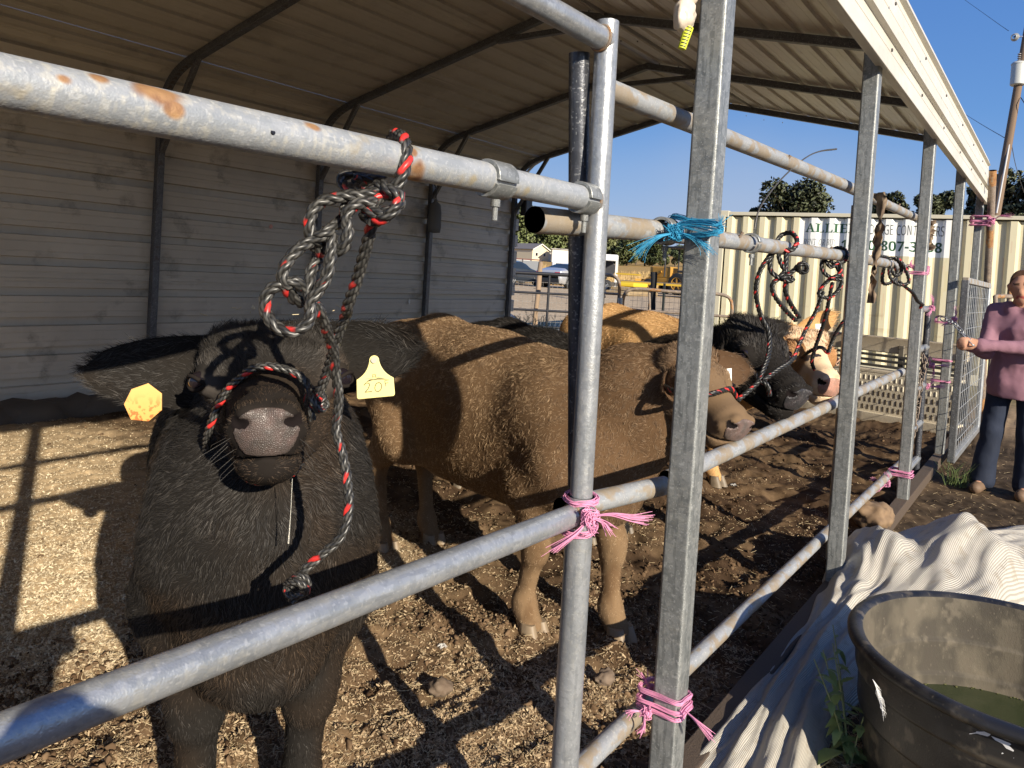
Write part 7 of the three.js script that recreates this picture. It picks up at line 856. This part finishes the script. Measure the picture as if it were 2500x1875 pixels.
  const fold = (x, y, z) => 0.022 * s * (fbm(x * 13, y * 8 + x * 12, z * 13, 3) - 0.5); part('hooded_top', paint(skin((x, y, z) => Math.max(top(x, y, z) + fold(x, y, z) * 1.8, 0.715 * s - y + 0.03 * z), [R[0][0], 0.6 * s, R[2][0]], [R[0][1], 1.52 * s, R[2][1]], 0.012), (p) => o.top.map((c) => c * (0.9 + 0.2 * fbm(p.x * 30, p.y * 30, p.z * 30)))), M.plain, g);
  const leg = U([cp(J(0, 0.86, 0), J(0, 0.92, 0), 0.135, 0.125, 1.12), ...legs.flatMap((l) => [cp(l[0], l[1], 0.094, 0.066), cp(l[1], l[2].clone().add(J(0, 0.02, 0)), 0.064, 0.088)])], 0.04 * s); part('jeans', paint(skin((x, y, z) => Math.max(leg(x, y, z) + fold(x, y * 1.5, z), 0.035 * s - y), [R[0][0], 0, R[2][0]], [R[0][1], 1.02 * s, R[2][1]], 0.012), (p) => lerp3(o.jeans, o.jeans.map((c) => c * 1.7), fbm(p.x * 18, p.y * 6, p.z * 18, 3))), M.plain, g);
  legs.forEach((l) => { const f = l[2]; part('shoe', skin(U([cp(f.clone().setY(0.05 * s).add(J(-0.04, 0, 0)), f.clone().setY(0.04 * s).add(J(0.15, 0, 0)), 0.046, 0.040)], 0.02), [f.x - 0.14, 0, f.z - 0.1], [f.x + 0.26, 0.13, f.z + 0.1], 0.01), flat(...(o.shoe || [0.16, 0.10, 0.06])), g); });
  const hair = [cp(H(-0.035, 0.045, 0), H(0.005, 0.055, 0), 0.094, 0.088, 0.92), cp(H(-0.05, 0.0, 0), H(-0.07, -0.06, 0), 0.085, 0.05)]; const pony = o.pony ? o.pony.map((p) => J(...p)) : null; if (pony) for (let i = 1; i < pony.length; i++) hair.push(cp(pony[i - 1], pony[i], 0.045 * (1 - 0.12 * i), 0.045 * (1 - 0.14 * (i + 1))));
  const hairU = U(hair, 0.03), hg = skin((x, y, z) => { const q = loc(V(x, y, z)); return Math.max(hairU(x, y, z) + 0.006 * (fbm(x * 60, y * 14, z * 60, 2) - 0.5), q.x - 0.035 + 0.5 * Math.max(0, 0.075 - q.y) - 0.0 - (q.y < -0.13 ? 2 : 0)); }, [R[0][0], 0.85 * s, R[2][0]], [R[0][1], 1.7 * s, R[2][1]], 0.011); part('hair', paint(hg, (p) => lerp3([0.035, 0.018, 0.011], [0.13, 0.065, 0.032], noise(p.x * 90, p.y * 12, p.z * 90))), vtx({ roughness: 0.45 }), g);
  return g;
}
{ // girl at the right edge, turned towards the camera's left, holding the chain
  const b = GB, TU = Math.PI - 0.15, hl = HAND.clone().sub(V(b.x, groundY(b.x, b.z), b.z)).applyAxisAngle(V(0, 1, 0), -TU).multiplyScalar(1.62 / 1.50), w1 = [hl.x - 0.07, hl.y, hl.z - 0.035], w2 = [hl.x - 0.085, hl.y - 0.015, hl.z + 0.045], g = person('girl in a mauve hooded top and dark flared jeans holding the chain', V(b.x, groundY(b.x, b.z), b.z), TU, { h: 1.50, top: [0.25, 0.125, 0.16], jeans: [0.007, 0.012, 0.027], turn: 0.1, nod: 0.02, pony: [[-0.10, 1.50, -0.03], [-0.05, 1.36, -0.12], [0.05, 1.22, -0.17], [0.08, 1.08, -0.17], [0.07, 0.98, -0.16]],  // dark jeans, darkened further for the shade on her legs
    arms: [[[0, 1.335, -0.165], [0.14, 1.10, -0.23], w1], [[0, 1.335, 0.165], [0.20, 1.05, 0.17], w2]], legs: [[[0, 0.86, -0.085], [0.02, 0.46, -0.10], [0.0, 0.07, -0.11]], [[0, 0.86, 0.085], [0.05, 0.46, 0.12], [0.05, 0.07, 0.16]]] });
  void g;
}
// the photographer, behind the lens: seen here only by the shadow on the pen floor and the rail
person('person standing outside the pen holding up a phone to take the picture', V(-0.50, -0.02, 0.30), YAW, { h: 1.72, top: [0.10, 0.11, 0.14], jeans: [0.03, 0.04, 0.07], arms: [[[0, 1.335, -0.165], [0.22, 1.13, -0.14], [0.43, 1.12, 0.04]], [[0, 1.335, 0.165], [0.22, 1.13, 0.18], [0.44, 1.12, 0.11]]], legs: [[[0, 0.86, -0.085], [0.02, 0.46, -0.10], [0, 0.07, -0.12]], [[0, 0.86, 0.085], [0.02, 0.46, 0.10], [0, 0.07, 0.12]]] });
scene.traverse((o) => { if (o.isMesh) o.castShadow = o.receiveShadow = true; });
renderer.render(scene, camera);
